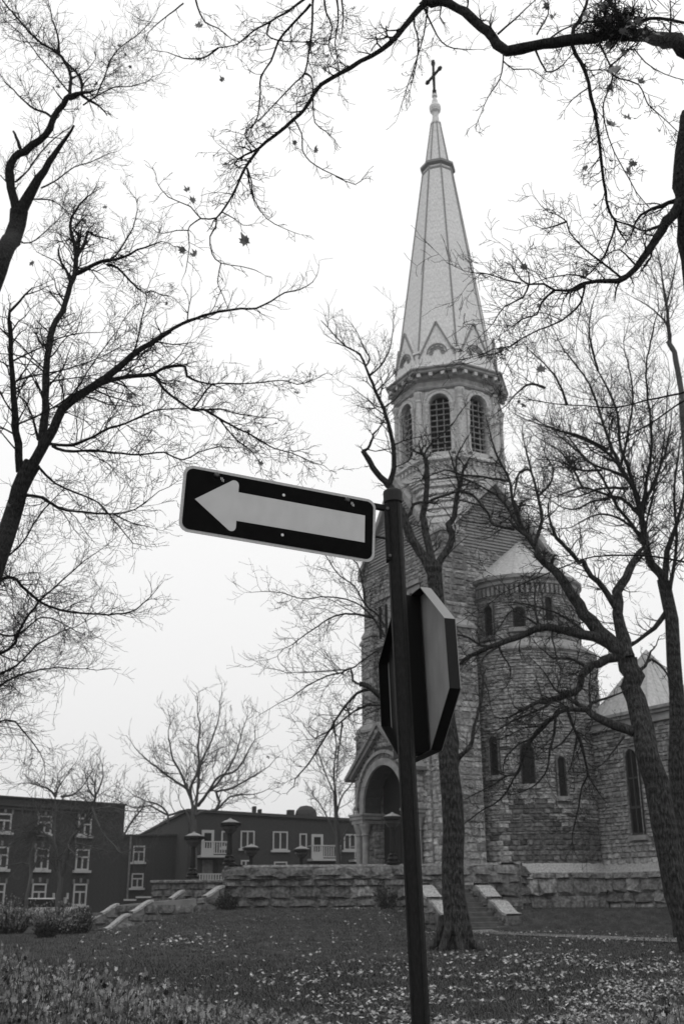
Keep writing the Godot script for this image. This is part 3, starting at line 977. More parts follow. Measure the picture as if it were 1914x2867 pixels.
func apse(c: Node3D, rocks: Array) -> void:
	# the round drum under a conical roof at the tower's right; angles turn from the church's z to its x
	var o := Vector3(3.55, 0, -1.5)
	var R := 3.4
	var r2 := 2.78
	var mb := MB.new()
	mb.loft([ring(R - 0.03, 0.8, 48, o), ring(R - 0.03, 12.6, 48, o)])
	mb.loft([ring(r2 - 0.03, 12.5, 48, o), ring(r2 - 0.03, 16.2, 48, o)])
	part("apse_wall", mb, M.mortar, c)
	var led := MB.new()
	led.loft([ring(R + 0.02, 12.5, 48, o), ring(R + 0.1, 12.6, 48, o), ring(R + 0.08, 12.72, 48, o), ring(r2, 13.25, 48, o)])
	part("ledge", led, M.smooth_stone, c)
	var turn := deg_to_rad(61.2)              # world angle to church angle
	var a0 := turn - deg_to_rad(72.0)
	var gaps1 := []
	var gaps2 := []
	for wdw in [[-39.0, 0.46, 6.85, 8.6, 1], [-12.9, 0.66, 6.4, 8.15, 1], [12.3, 0.4, 5.85, 7.6, 1], [-44.6, 0.5, 13.5, 15.0, 2], [-13.0, 0.62, 13.75, 14.75, 2], [16.5, 0.4, 14.05, 15.25, 2]]:
		var a: float = deg_to_rad(wdw[0]) + turn
		var rr := R if wdw[4] == 1 else r2
		var x := (a - a0) * rr
		var g := [x - wdw[1] / 2 - 0.06, x + wdw[1] / 2 + 0.06, wdw[2] - (2.6 if wdw[4] == 1 else 13.25) - 0.2, wdw[3] - (2.6 if wdw[4] == 1 else 13.25) + 0.06]
		if wdw[4] == 1: gaps1.append(g)
		else: gaps2.append(g)
		window_arched(c, Transform3D(Basis(Vector3.UP, a), o + Vector3(sin(a), 0, cos(a)) * (rr + 0.01)), wdw[1], wdw[2], wdw[3])
	stains = [[o + Vector3(sin(deg_to_rad(-15) + turn) * R, 4.2, cos(deg_to_rad(-15) + turn) * R), 1.7, 0.4], [o + Vector3(sin(deg_to_rad(28) + turn) * R, 3.6, cos(deg_to_rad(28) + turn) * R), 1.6, 0.5]]
	stones(rocks, bent(o + Vector3.UP * 2.6, R, a0), deg_to_rad(175) * R, 9.9, 0.18, 0.26, 0.66, 0.05, [] + gaps1)
	stains = []
	stones(rocks, bent(o + Vector3.UP * 13.25, r2, a0), deg_to_rad(215) * r2, 2.1, 0.18, 0.26, 0.66, 0.045, [] + gaps2)
	var corn := MB.new()
	corn.loft([ring(r2 + 0.02, 15.3, 48, o), ring(r2 + 0.08, 15.36, 48, o), ring(r2 + 0.02, 15.42, 48, o)])
	corn.loft([ring(r2, 15.85, 48, o), ring(r2 + 0.14, 15.95, 48, o), ring(r2 + 0.14, 16.1, 48, o), ring(r2 + 0.26, 16.2, 48, o), ring(r2 + 0.26, 16.34, 48, o), ring(r2 + 0.1, 16.4, 48, o)])
	part("apse_cornice", corn, M.smooth_stone, c)
	var den := []
	for k in 44:
		var a := a0 + k * deg_to_rad(4.9)
		den.append(Transform3D(Basis(Vector3.UP, a), o + Vector3(sin(a) * (r2 + 0.07), 15.65, cos(a) * (r2 + 0.07))))
	pieces("dentil", box_mesh(Vector3(0.13, 0.42, 0.16)), M.smooth_stone, den, c)
	var cone := MB.new()
	cone.loft([ring(r2 + 0.22, 16.38, 48, o), ring(0.05, 18.9, 48, o)])
	for k in 16:
		var a := TAU * k / 16
		bar(cone, o + Vector3(sin(a) * (r2 + 0.2), 16.42, cos(a) * (r2 + 0.2)), o + Vector3(0, 18.94, 0), 0.05, 0.05)
	part("conical_roof", cone, M.light_roof, c)
	# the rough plinth that carries drum and wing
	var pl := MB.new()
	pl.loft([ring(R + 0.5, 0.6, 48, o), ring(R + 0.5, 2.62, 48, o), ring(R + 0.02, 3.02, 48, o)])
	part("plinth", pl, M.coping, c)
	stones(rocks, bent(o + Vector3.UP * 1.05, R + 0.53, a0), deg_to_rad(150) * (R + 0.5), 1.55, 0.5, 0.6, 1.2, 0.2)

func wing(c: Node3D, rocks: Array) -> void:
	var z := -2.5
	var mb := MB.new()
	mb.box(T(11.6, 5.0, z - 4.03), Vector3(9.6, 8.0, 8.0))
	mb.box(T(2.0, 4.6, -13.0), Vector3(10.5, 9.2, 19.0))
	part("wing_wall", mb, M.mortar, c)
	var rm := MB.new()
	rm.loft([PackedVector3Array([Vector3(7.5, 9.2, -3.5), Vector3(7.5, 9.2, -22.6), Vector3(-3.4, 9.2, -22.6), Vector3(-3.4, 9.2, -3.5)]), PackedVector3Array([Vector3(2.2, 10.4, -3.6), Vector3(2.2, 10.4, -22.5), Vector3(1.8, 10.4, -22.5), Vector3(1.8, 10.4, -3.6)])])
	part("nave_roof", rm, M.light_roof, c)
	var gaps := []
	for wx in [9.29, 11.95, 14.6]:
		gaps.append([wx - 6.8 - 0.36 - 0.06, wx - 6.8 + 0.36 + 0.06, 4.1 - 2.6 - 0.2, 7.75 - 2.6 + 0.06])
		window_arched(c, T(wx, 0, z + 0.01), 0.72, 4.1, 7.75, true)
	stones(rocks, flat(T(6.8, 2.6, z)), 9.5, 6.1, 0.19, 0.26, 0.7, 0.06, gaps)
	stones(rocks, flat(T(16.4, 2.6, z, PI / 2)), 8.0, 6.1, 0.26, 0.5, 0.9, 0.05)
	var corn := MB.new()
	for e in [[8.72, 8.86, 0.12], [8.86, 9.06, 0.06], [9.06, 9.2, 0.2], [9.2, 9.34, 0.32]]:
		corn.box(T(11.6, (e[0] + e[1]) / 2, z - 3.9), Vector3(9.6 + 2 * e[2], e[1] - e[0] - 0.003, 8.0 + 2 * e[2]))
	part("wing_cornice", corn, M.smooth_stone, c)
	# a small steep pyramid roof in standing-seam sheet, and the slim turret behind it
	var py := MB.new()
	var b := PackedVector3Array([Vector3(10.3, 9.36, z - 0.3), Vector3(10.3, 9.36, z - 4.4), Vector3(6.2, 9.36, z - 4.4), Vector3(6.2, 9.36, z - 0.3)])
	var tp := Vector3(8.4, 12.6, z - 2.4)
	for k in 4: py.tri(b[k], b[(k + 1) % 4], tp)
	for k in 4:
		for j in 5: bar(py, b[k].lerp(b[(k + 1) % 4], j / 5.0), tp + Vector3(0, 0.02, 0), 0.05, 0.06)
	part("pyramid_roof", py, M.light_roof, c)
	var at := T(13.0, 0, -11.0)
	var tu := MB.new()
	tu.box(at * T(0, 12.2, 0), Vector3(1.3, 6.4, 1.3))
	part("roof_turret", tu, M.tower_stone, c)
	var tr := MB.new()
	var q := []
	for r in [[1.15, 15.3], [1.2, 15.42], [0.03, 18.6]]:
		var p := PackedVector3Array()
		for e in [[1, 1], [1, -1], [-1, -1], [-1, 1]]: p.append(at * Vector3(e[0] * r[0], r[1], e[1] * r[0]))
		q.append(p)
	tr.loft(q)
	var roof := part("turret_roof", tr, M.light_roof, c)
	var dm := MB.new()
	extrude(dm, at * T(0, 0, 0.7), PackedVector2Array([Vector2(-0.42, 16.2), Vector2(0.42, 16.2), Vector2(0, 17.1)]), 0.5)
	part("dormer", dm, M.slate, roof)
	# plinth of the wing
	var pl := MB.new()
	pl.box(T(11.6, 1.6, z - 3.6), Vector3(10.3, 2.0, 8.0))
	var p0 := PackedVector3Array([Vector3(16.75, 2.6, z + 0.4), Vector3(16.75, 2.6, -10), Vector3(6.5, 2.6, -10), Vector3(6.5, 2.6, z + 0.4)])
	var p1 := PackedVector3Array([Vector3(16.4, 2.98, z + 0.02), Vector3(16.4, 2.98, -10), Vector3(6.6, 2.98, -10), Vector3(6.6, 2.98, z + 0.02)])
	pl.loft([p0, p1])
	part("plinth", pl, M.coping, c)
	stones(rocks, flat(T(6.5, 1.05, z + 0.43)), 10.2, 1.55, 0.5, 0.6, 1.2, 0.2)

# ---- terrace, stairs, lamps --------------------------------------------------------------------
func run(a: Vector3, b: Vector3) -> Array:            # frame of a wall seen from the street, from a to b, and its length
	var d := b - a
	d.y = 0
	return [T(a.x, a.y, a.z, -atan2(d.z, d.x)), d.length()]

func terrace() -> void:
	var t := thing("terrace_wall", "long rough stone terrace wall with a pale sloping top before the porch", "wall", Vector3(-1, 1.1, -46))
	t.position = Vector3(-1, 0, -46)
	var off := Transform3D(Basis(), -t.position)
	var rocks := []
	tone_mean = 0.56
	tone_sd = 0.17
	var body := MB.new()
	var top := MB.new()
	var path := [Vector3(-4.9, 0, -52.5), Vector3(-4.9, 0, -46), Vector3(2.95, 0, -45.5), Vector3(4.4, 0, -45.2), Vector3(6.95, 0, -44.5), Vector3(7.7, 0, -47.6)]
	for k in path.size() - 1:
		var r := run(path[k], path[k + 1])
		var x: Transform3D = off * r[0]
		var l: float = r[1]
		var y0 := 1.7 if k == 2 else 0.7
		body.box(x * T(l / 2, (y0 + 2.78) / 2, -0.4), Vector3(l - 0.01, 2.78 - y0, 0.7))
		stones(rocks, flat(x * T(0, y0 + 0.2, -0.03)), l, 2.05 - (y0 - 0.7) - 0.36, 0.4, 0.45, 1.3, 0.16)
		stones(rocks, flat(x * T(0, 2.42, -0.03)), l, 0.4, 0.4, 0.7, 1.6, 0.2)
		var prof := [Vector2(-0.04, 2.79), Vector2(-0.02, 2.82), Vector2(-0.3, 2.92), Vector2(-0.75, 2.92), Vector2(-0.75, 2.79)]
		for e in prof.size():
			var p: Vector2 = prof[e]
			var q: Vector2 = prof[(e + 1) % prof.size()]
			top.q(x * Vector3(0.003, p.y, p.x), x * Vector3(l, p.y, p.x), x * Vector3(l, q.y, q.x), x * Vector3(0.003, q.y, q.x))
	part("wall_core", body, M.mortar, t)
	part("wall_top", top, M.wall_top, t)
	lay(rocks, t, "stone", 260, Vector3(0, 1.6, 0))
	var fl := MB.new()
	fl.fan(PackedVector3Array([Vector3(-4.6, 1.95, -46.3), Vector3(2.9, 1.95, -45.8), Vector3(7.0, 1.95, -45.0), Vector3(7.6, 1.95, -50), Vector3(2.0, 1.95, -56), Vector3(-4.6, 1.95, -58)]))
	tag(part("terrace_paving", fl, M.concrete, self), "grey paved terrace floor behind the rough stone wall", "", "", "structure")
	# the lower wall behind the stair at the left
	var w := thing("low_stone_wall", "lower rough stone parapet left of the terrace, behind the stair", "wall", Vector3(-7, 0, -51.5))
	var r2 := run(Vector3(-1.75, 0, 0.1), Vector3(2.2, 0, 0.5))
	var b2 := MB.new()
	b2.box(r2[0] * T(r2[1] / 2, 1.5, -0.36), Vector3(r2[1], 1.6, 0.6))
	b2.box(r2[0] * T(r2[1] / 2, 2.37, -0.3), Vector3(r2[1] + 0.1, 0.14, 0.8), 0.03)
	part("wall_core", b2, M.wall_top, w)
	var rk := []
	stones(rk, flat(r2[0] * T(0, 0.9, -0.03)), r2[1], 1.4, 0.45, 0.5, 1.0, 0.1)
	lay(rk, w, "stone", 60, Vector3(0, 1.6, 0))

# a stair cheek: outline along its run (s forward, y up), thickness, with a pale scrolled coping
func cheek(t: Node3D, x: Transform3D, segs: Array, thick: float, floor_y: float, rocks: Array) -> void:
	var out := PackedVector2Array()
	var prof := []
	for g in segs: prof.append_array(g)
	for p in prof: out.append(p)
	var line := out.duplicate()
	out.append(Vector2(prof[-1].x, floor_y))
	out.append(Vector2(prof[0].x, floor_y))
	out.reverse()
	var mb := MB.new()
	extrude(mb, x, out, thick)
	part("cheek_wall", mb, M.mortar, t)
	for g in segs:
		var cm := MB.new()
		for k in g.size() - 1:
			var a: Vector2 = g[k]
			var b: Vector2 = g[k + 1]
			var e := Vector2(-(b - a).y, (b - a).x).normalized() * 0.09
			var h := thick / 2 + 0.05
			for z in [-h]:
				cm.q(x * Vector3(a.x, a.y + 0.004, h), x * Vector3(b.x, b.y + 0.004, h), x * Vector3(b.x + e.x, b.y + e.y, h), x * Vector3(a.x + e.x, a.y + e.y, h))
				cm.q(x * Vector3(a.x + e.x, a.y + e.y, h), x * Vector3(b.x + e.x, b.y + e.y, h), x * Vector3(b.x + e.x, b.y + e.y, -h), x * Vector3(a.x + e.x, a.y + e.y, -h))
				cm.q(x * Vector3(a.x, a.y + 0.004, -h), x * Vector3(a.x + e.x, a.y + e.y, -h), x * Vector3(b.x + e.x, b.y + e.y, -h), x * Vector3(b.x, b.y + 0.004, -h))
		part("scrolled_coping", cm, M.coping, t)
	var lim := func(side: float):
		return func(y: float):
			var a := 1e9
			var b := -1e9
			for k in line.size() - 1:
				for j in 6:
					var p := line[k].lerp(line[k + 1], j / 5.0)
					if p.y > floor_y + y + 0.05:
						a = minf(a, p.x); b = maxf(b, p.x)
			return [a - prof[0].x, b - prof[0].x] if b > a else [0.0, 0.0]
	var lo: Vector2 = prof[0]
	for p in prof: if p.x < lo.x: lo = p
	stones(rocks, flat(x * T(prof[0].x, floor_y, thick / 2)), absf(prof[-1].x - prof[0].x), 2.2, 0.3, 0.35, 0.8, 0.09, [], lim.call(1.0))

func scroll(a: Vector2, b: Vector2) -> Array:          # an S curve
	var out := []
	for k in 9:
		var f := k / 8.0
		out.append(Vector2(lerpf(a.x, b.x, f), lerpf(a.y, b.y, smoothstep(0.0, 1.0, f) * 0.75 + f * 0.25)))
	return out

func left_stair() -> void:
	# runs down to the left from the terrace, between two walls
	var d := Vector3(-0.897, 0, 0.443)
	var n := Vector3(0.443, 0, 0.897)                # towards the street
	var x := Transform3D(Basis(d, Vector3.UP, d.cross(Vector3.UP)), Vector3.ZERO)
	for side in 2:
		var at := Vector3(-5.04, 0, -46.0) if side == 0 else Vector3(-7.18, 0, -50.0)
		var t := thing("stair_wall", "near rough stone wall of the left stair, with pale scrolled copings" if side == 0 else "far stone wall of the left stair, its scrolls seen behind the near one", "stair wall", at, 0.0, "scrolled stair walls at the left")
		var p := []
		if side == 0:
			p = [scroll(Vector2(-0.1, 2.05), Vector2(0.66, 1.66)), scroll(Vector2(2.82, 1.52), Vector2(3.62, 1.1)), scroll(Vector2(3.74, 1.02), Vector2(4.6, 0.5))]
		else:
			p = [scroll(Vector2(-0.1, 1.92), Vector2(0.5, 1.58)), scroll(Vector2(2.8, 1.38), Vector2(3.5, 1.02)), scroll(Vector2(3.75, 0.88), Vector2(4.55, 0.38))]
		var rk := []
		# seen from the street the run goes right to left: build it mirrored so that its face looks at the street
		var fx := Transform3D(Basis(-d, Vector3.UP, n), Vector3.ZERO)
		var pp := []
		for j in range(p.size() - 1, -1, -1):
			var seg := []
			for k in range(p[j].size() - 1, -1, -1): seg.append(Vector2(-p[j][k].x, p[j][k].y))
			pp.append(seg)
		cheek(t, fx, pp, 0.5, 0.15, rk)
		lay(rk, t, "stone", 60, Vector3(0, 1.6, 0))
	var st := thing("stone_steps", "stone steps going down to the left between the scrolled walls", "steps", Vector3(-6.0, 0, -47.8))
	for k in 11:
		var sb := MB.new()
		sb.box(x * T(0.3 + k * 0.38, (1.55 - k * 0.13) / 2, 0), Vector3(0.4, 1.55 - k * 0.13, 3.2), 0.01)
		part("step", sb, M.smooth_stone, st)

func right_stair() -> void:
	var d := Vector3(0.482, 0, 0.876)
	var x := Transform3D(Basis(d, Vector3.UP, d.cross(Vector3.UP)), Vector3.ZERO)
	for side in 2:
		var at := Vector3(5.36, 0, -44.2) if side else Vector3(2.98, 0, -42.89)
		var t := thing("stair_wall", "right cheek wall of the small stair, with two pale scrolled slabs" if side else "left cheek wall of the small stair, partly behind the sign post", "stair wall", at, 0.0, "cheek walls of the small stair")
		var p := [[Vector2(-0.7, 2.08), Vector2(-0.05, 2.06)], scroll(Vector2(0.04, 1.98), Vector2(0.76, 1.56)), scroll(Vector2(0.97, 1.43), Vector2(1.78, 0.98)) + [Vector2(1.95, 0.95)]]
		var rk := []
		cheek(t, x, p, 0.62, 0.2, rk)
		# the face towards the street's left
		stones(rk, flat(x * T(1.9, 0.25, 0.31) * Transform3D(Basis(Vector3.UP, PI / 2), Vector3(0.06, 0, 0))), 0.62, 0.7, 0.35, 0.3, 0.6, 0.04)
		lay(rk, t, "stone", 40, Vector3(0, 1.6, 0))
	var s := thing("stone_steps", "worn stone steps between the small scrolled cheek walls, beside a tree trunk", "steps", Vector3(4.17, 0, -43.55))
	for k in 9:
		var sb := MB.new()
		var h := 1.85 - k * 0.17
		sb.box(x * T(-0.5 + k * 0.3, h / 2 + 0.1, 0), Vector3(0.33, h, 2.0), 0.015)
		part("step", sb, M.step_stone, s)

func lamp(at: Vector3, top: float, label: String) -> void:
	var t := thing("street_lamp", label, "lamp", at, 0.3, "iron lamps along the terrace")
	t.scale = Vector3(1.25, 1, 1.25)
	var h := top - at.y
	var mb := MB.new()
	mb.lathe(T(), [[0.24, 0.0], [0.24, 0.08], [0.17, 0.12], [0.19, 0.2], [0.12, 0.3], [0.15, 0.36], [0.09, 0.42], [0.1, 0.48], [0.085, h * 0.5], [0.075, h - 0.62], [0.11, h - 0.6], [0.08, h - 0.56], [0.13, h - 0.5]], 12)
	part("post", mb, M.lamp_iron, t)
	var st := MB.new()
	for k in 4: bar(st, T(0, 0, 0, k * PI / 2) * Vector3(0, 0.16, 0.16), T(0, 0, 0, k * PI / 2) * Vector3(0, 0.34, 0.1), 0.06, 0.06)
	part("foot_scroll", st, M.lamp_iron, t)
	var hd := MB.new()
	hd.loft([ring(0.12, h - 0.56), ring(0.19, h - 0.46), ring(0.27, h - 0.38), ring(0.28, h - 0.2)])
	part("lantern", hd, M.lamp_glass, t)
	var fr := MB.new()
	for k in 8:
		var a := PI / 8 + k * PI / 4
		var o := Vector3(sin(a), 0, cos(a))
		bar(fr, o * 0.18 + Vector3(0, h - 0.42, 0), o * 0.29 + Vector3(0, h - 0.19, 0), 0.035, 0.035)
	fr.loft([ring(0.29, h - 0.28), ring(0.37, h - 0.24), ring(0.37, h - 0.14), ring(0.29, h - 0.11)])
	part("rim", fr, M.lamp_iron, t)
	var cp := MB.new()
	cp.loft([ring(0.3, h - 0.11), ring(0.17, h - 0.03), ring(0.06, h + 0.01), ring(0.03, h + 0.06)])
	part("cap", cp, M.lamp_top, t)

func lamps() -> void:
	tone_mean = 1.0
	tone_sd = 0.17
	lamp(Vector3(-6.4, 2.44, -47.6), 4.27, "dark iron lamp standing on the low parapet, leftmost of the lamps")
	lamp(Vector3(-4.75, 2.92, -46.45), 4.74, "tall dark iron lamp on the left corner of the terrace wall")
	lamp(Vector3(-4.8, 1.95, -58.0), 4.25, "short-looking iron lamp behind the terrace wall, right of the corner lamp")
	lamp(Vector3(-2.2, 1.95, -58.0), 4.15, "iron lamp behind the terrace wall under the white balcony railing")
	lamp(Vector3(2.0, 2.92, -45.9), 4.9, "iron lamp in front of the dark arch of the porch")

# ---- the houses behind -------------------------------------------------------------------------
func sash(b: Node3D, x: Transform3D, w: float, h: float, panes: int, keys := true, curtain := 0) -> void:
	var o := MB.new()
	o.box(x * T(0, -0.08, 0.06), Vector3(w + 0.3, 0.16, 0.26))
	for e in [[-w / 2 + 0.05, 0.1, h], [w / 2 - 0.05, 0.1, h]]: o.box(x * T(e[0], h / 2, 0.03), Vector3(e[1], h - 0.004, 0.1))
	for y in [0.05, h - 0.05]: o.box(x * T(0, y, 0.034), Vector3(w - 0.2, 0.1, 0.1))
	if panes == 3:
		o.box(x * T(0, h * 0.62, 0.032), Vector3(w - 0.2, 0.1, 0.09))
		o.box(x * T(0, h * 0.3, 0.036), Vector3(0.1, h * 0.56, 0.09))
	else:
		for k in range(1, panes): o.box(x * T(-w / 2 + w * k / panes, h / 2, 0.03), Vector3(0.11, h - 0.2, 0.09))
	var wn := part("window", o, M.white_wood, b)
	var list := [[0.0, h / 2, w - 0.1, h - 0.1]]
	if panes == 3: list = [[0.0, h * 0.8, w - 0.2, h * 0.3], [-w / 4, h * 0.31, w / 2 - 0.15, h * 0.55], [w / 4, h * 0.31, w / 2 - 0.15, h * 0.55]]
	var k := 0
	for p in list:
		var g := MB.new()
		g.box(x * T(p[0], p[1], -0.02), Vector3(p[2], p[3], 0.03))
		part("pane", g, M.pane_curtain if (curtain >> k) & 1 else M.glass_dark, wn)
		k += 1
	if keys:
		for e in [[-w / 2 - 0.02, h + 0.12, 0.14, 0.3], [0.0, h + 0.2, 0.16, 0.3], [w / 2 + 0.02, h + 0.12, 0.14, 0.3]]:
			part("key_stone", box_mesh(Vector3(e[2], e[3], 0.1)), M.concrete, b, x * T(e[0], e[1], 0.03))

func far_buildings() -> void:
	# three storeys of dark brick at the far left
	var d := Vector3(-0.688, 0, 0.725)
	var f := Transform3D(Basis(-d, Vector3.UP, Vector3(0.725, 0, 0.688)), Vector3.ZERO)   # x to the right along the front, z out
	var b := thing("brick_apartment_block", "dark three storey brick apartment block behind bare trees at the left edge", "building", Vector3(-14.82, 0, -75.0))
	var mb := MB.new()
	mb.box(f * T(-14, 4.24, -6.0), Vector3(28.0, 6.8, 12.0))
	part("wall", mb, M.brick, b)
	var fd := MB.new()
	fd.box(f * T(-14, 0.4, -5.98), Vector3(28.06, 0.88, 12.08))
	for k in 5: fd.box(f * T(-2.2 - k * 3.0, 0.66, 0.08), Vector3(1.0, 0.28, 0.02))
	part("foundation", fd, M.concrete, b)
	var rf := MB.new()
	rf.box(f * T(-14, 7.69, -6.0), Vector3(28.2, 0.1, 12.2))
	rf.box(f * T(-14, 7.2, 0.06), Vector3(27.0, 0.12, 0.16))
	rf.box(f * T(-14, 6.98, 0.05), Vector3(26.0, 0.1, 0.12))
	part("roof", rf, M.tar_roof, b)
	var nn := 0
	for col in [-3.12, -6.1, -8.95, -11.9]:
		for row in [[1.28, 1.32], [3.42, 1.3], [5.58, 1.1]]:
			sash(b, f * T(col, row[0], 0.0), 1.0, row[1], 3, true, [5, 3, 2, 6, 1, 7][(nn * 5 + 1) % 6])
			nn += 1
	var dp := MB.new()
	for k in [-1, 1]:
		dp.box(f * T(-4.95 + k * 0.36, 0.95, 0.7), Vector3(0.14, 1.5, 0.14))
		dp.box(f * T(-4.95 + k * 0.41, 1.72, 0.7), Vector3(0.24, 0.1, 0.2))
		dp.box(f * T(-4.95 + k * 0.5, 1.88, 0.7), Vector3(0.1, 0.3, 0.12))
	part("door_post", dp, M.white_wood, b)
	var dr := MB.new()
	dr.box(f * T(-4.95, 0.9, 0.04), Vector3(0.7, 1.7, 0.06))
	part("door", dr, M.tar_roof, b)
	# the lower house between
	var lk := thing("brick_house", "narrow lower brick house between the two dark blocks", "building", Vector3(-16.2, 0, -90.0))
	var lm := MB.new()
	lm.box(T(0, 3.25, -4), Vector3(9.0, 6.5, 8.0))
	part("wall", lm, M.brick, lk)
	var lt := MB.new()
	lt.box(T(0, 6.52, -3.9), Vector3(9.1, 0.12, 8.2))
	part("roof", lt, M.tar_roof, lk)
	var pp := MB.new()
	pp.tube(PackedVector3Array([Vector3(-0.95, 0.2, 0.1), Vector3(-0.95, 6.5, 0.1)]), PackedFloat32Array([0.09, 0.09]), 6)
	part("drain_pipe", pp, M.concrete, lk)
	sash(lk, T(-0.25, 4.45, 0), 0.95, 1.25, 3, false, 2)
	sash(lk, T(-0.25, 2.5, 0), 0.95, 1.1, 3, false, 1)
	# two storeys with white balconies
	var d3 := Vector3(0.944, 0, -0.33)
	var f3 := Transform3D(Basis(d3, Vector3.UP, Vector3(0.33, 0, 0.944)), Vector3.ZERO)
	var c := thing("brick_row_house", "long two storey brick row house with white balconies, behind the terrace lamps", "building", Vector3(-11.73, 0, -84.0))
	var cm := MB.new()
	# its left flank runs far back
	var q0 := [Vector3(0, 0, 0), Vector3(16.5, 0, -5.77), Vector3(12.5, 0, -45), Vector3(-9.99, 0, -34.1)]
	for k in 4:
		var a: Vector3 = q0[k]
		var e: Vector3 = q0[(k + 1) % 4]
		var ta := 8.0 if k != 1 else 7.5
		cm.q(a, e, e + Vector3.UP * (7.35 if k == 0 else 8.0), a + Vector3.UP * ta)
	part("wall", cm, M.brick, c)
	var rr := MB.new()
	rr.q(q0[0] + Vector3(0, 7.9, 0), q0[1] + Vector3(0, 7.25, 0), q0[2] + Vector3(0, 7.9, 0), q0[3] + Vector3(0, 7.9, 0))
	bar(rr, q0[0] + Vector3(-0.1, 7.98, 0.1), q0[1] + Vector3(0, 7.33, 0.1), 0.2, 0.22)
	bar(rr, q0[0] + Vector3(-0.1, 7.98, 0.1), q0[3] + Vector3(0, 7.98, 0.0), 0.2, 0.2)
	var roof := part("roof", rr, M.tar_roof, c)
	for e in [[5.6, 0.22, 1.0], [6.05, 0.2, 0.8], [7.9, 0.8, 0.5], [8.6, 0.5, 0.9], [14.8, 1.5, 0.4]]:
		var ch := MB.new()
		ch.box(f3 * T(e[0], 7.75 - e[0] * 0.04 + e[2] / 2, -2.0), Vector3(e[1], e[2], 0.6))
		part("chimney", ch, M.brick, roof)
	var vent := MB.new()
	vent.lathe(f3 * T(9.9, 7.3, -2.0), [[0.9, 0.0], [0.9, 0.7], [0.8, 1.0], [0.5, 1.3], [0.0, 1.4]], 12)
	part("roof_vent", vent, M.tar_roof, roof)
	sash(c, f3 * T(4.6, 5.25, 0), 1.1, 1.3, 2, false, 0)
	sash(c, f3 * T(7.2, 5.15, 0), 1.2, 1.38, 2, false, 1)
	sash(c, f3 * T(9.05, 5.3, 0), 0.6, 1.1, 1, false, 0)
	sash(c, f3 * T(4.5, 3.2, 0), 0.75, 1.2, 2, false, 0)
	sash(c, f3 * T(7.25, 3.1, 0), 1.05, 1.2, 3, false, 0)
	sash(c, f3 * T(2.85, 5.3, 0), 0.6, 1.2, 1, false, 1)
	sash(c, f3 * T(12.9, 5.2, 0), 1.0, 1.2, 2, false, 1)
	for e in [[1.85, 4.7, 2.2, 1.5], [10.55, 4.5, 2.3, 10.2], [13.8, 4.45, 2.0, 13.9]]:
		var fl := MB.new()
		fl.box(f3 * T(e[0], e[1] - 0.08, 0.7), Vector3(e[2], 0.16, 1.4))
		var bal := part("balcony", fl, M.white_wood, c)
		var rail := MB.new()
		rail.box(f3 * T(e[0], e[1] + 0.95, 1.36), Vector3(e[2], 0.09, 0.08))
		rail.box(f3 * T(e[0], e[1] + 0.12, 1.36), Vector3(e[2], 0.07, 0.06))
		for k in [-1, 1]:
			rail.box(f3 * T(e[0] + k * (e[2] / 2 - 0.04), e[1] + 0.95, 0.7), Vector3(0.07, 0.08, 1.3))
		part("railing", rail, M.white_wood, bal)
		var n := int(e[2] / 0.17)
		for k in n:
			var pk := MB.new()
			pk.box(f3 * T(e[0] - e[2] / 2 + 0.06 + k * (e[2] - 0.12) / (n - 1), e[1] + 0.53, 1.34), Vector3(0.075, 0.78, 0.03))
			part("baluster", pk, M.white_wood, bal)
		var dd := MB.new()
		dd.box(f3 * T(e[3], e[1] + 0.93, 0.03), Vector3(0.95, 1.86, 0.1))
		var door := part("door", dd, M.white_wood, c)
		var dg := MB.new()
		dg.box(f3 * T(e[3], e[1] + 1.1, 0.08), Vector3(0.55, 1.1, 0.03))
		part("pane", dg, M.glass_dark, door)
	var ud := MB.new()
	ud.box(f3 * T(1.55, 3.6, 0.04), Vector3(0.8, 1.6, 0.1))
	part("door", ud, M.concrete, c)
	var us := MB.new()
	for e in [0.8, 2.6]: us.box(f3 * T(e, 3.6, 0.05), Vector3(0.55, 1.7, 0.12))
	part("door_side", us, M.tar_roof, c)
	var pr := MB.new()
	for k in 16: pr.box(f3 * T(0.5 + k * 0.2, 3.0, 1.5), Vector3(0.1, 0.8, 0.04))
	pr.box(f3 * T(2.0, 3.36, 1.5), Vector3(3.3, 0.08, 0.08))
	part("porch_railing", pr, M.white_wood, c)
	# a low brick wall with a stepped white coping
	var lw := thing("low_brick_wall", "low dark brick wall with a stepped white coping and a small pale plate", "wall", Vector3(-11.5, 0, -64.0))
	var wm := MB.new()
	wm.box(T(1.3, 0.85, 0), Vector3(2.9, 1.7, 0.4))
	wm.box(T(4.2, 0.75, 0), Vector3(2.92, 1.5, 0.39))
	wm.box(T(-0.5, 0.78, 0), Vector3(0.72, 1.56, 0.39))
	part("wall", wm, M.brick, lw)
	var wc := MB.new()
	wc.box(T(1.3, 1.74, 0), Vector3(3.0, 0.09, 0.5)); wc.box(T(4.25, 1.53, 0), Vector3(2.95, 0.09, 0.5)); wc.box(T(-0.52, 1.6, 0), Vector3(0.7, 0.09, 0.5))
	part("wall_coping", wc, M.white_wood, lw)
	var pl := MB.new()
	pl.box(T(1.5, 1.3, 0.22), Vector3(0.5, 0.45, 0.03))
	part("plate", pl, M.concrete, lw)
	car()

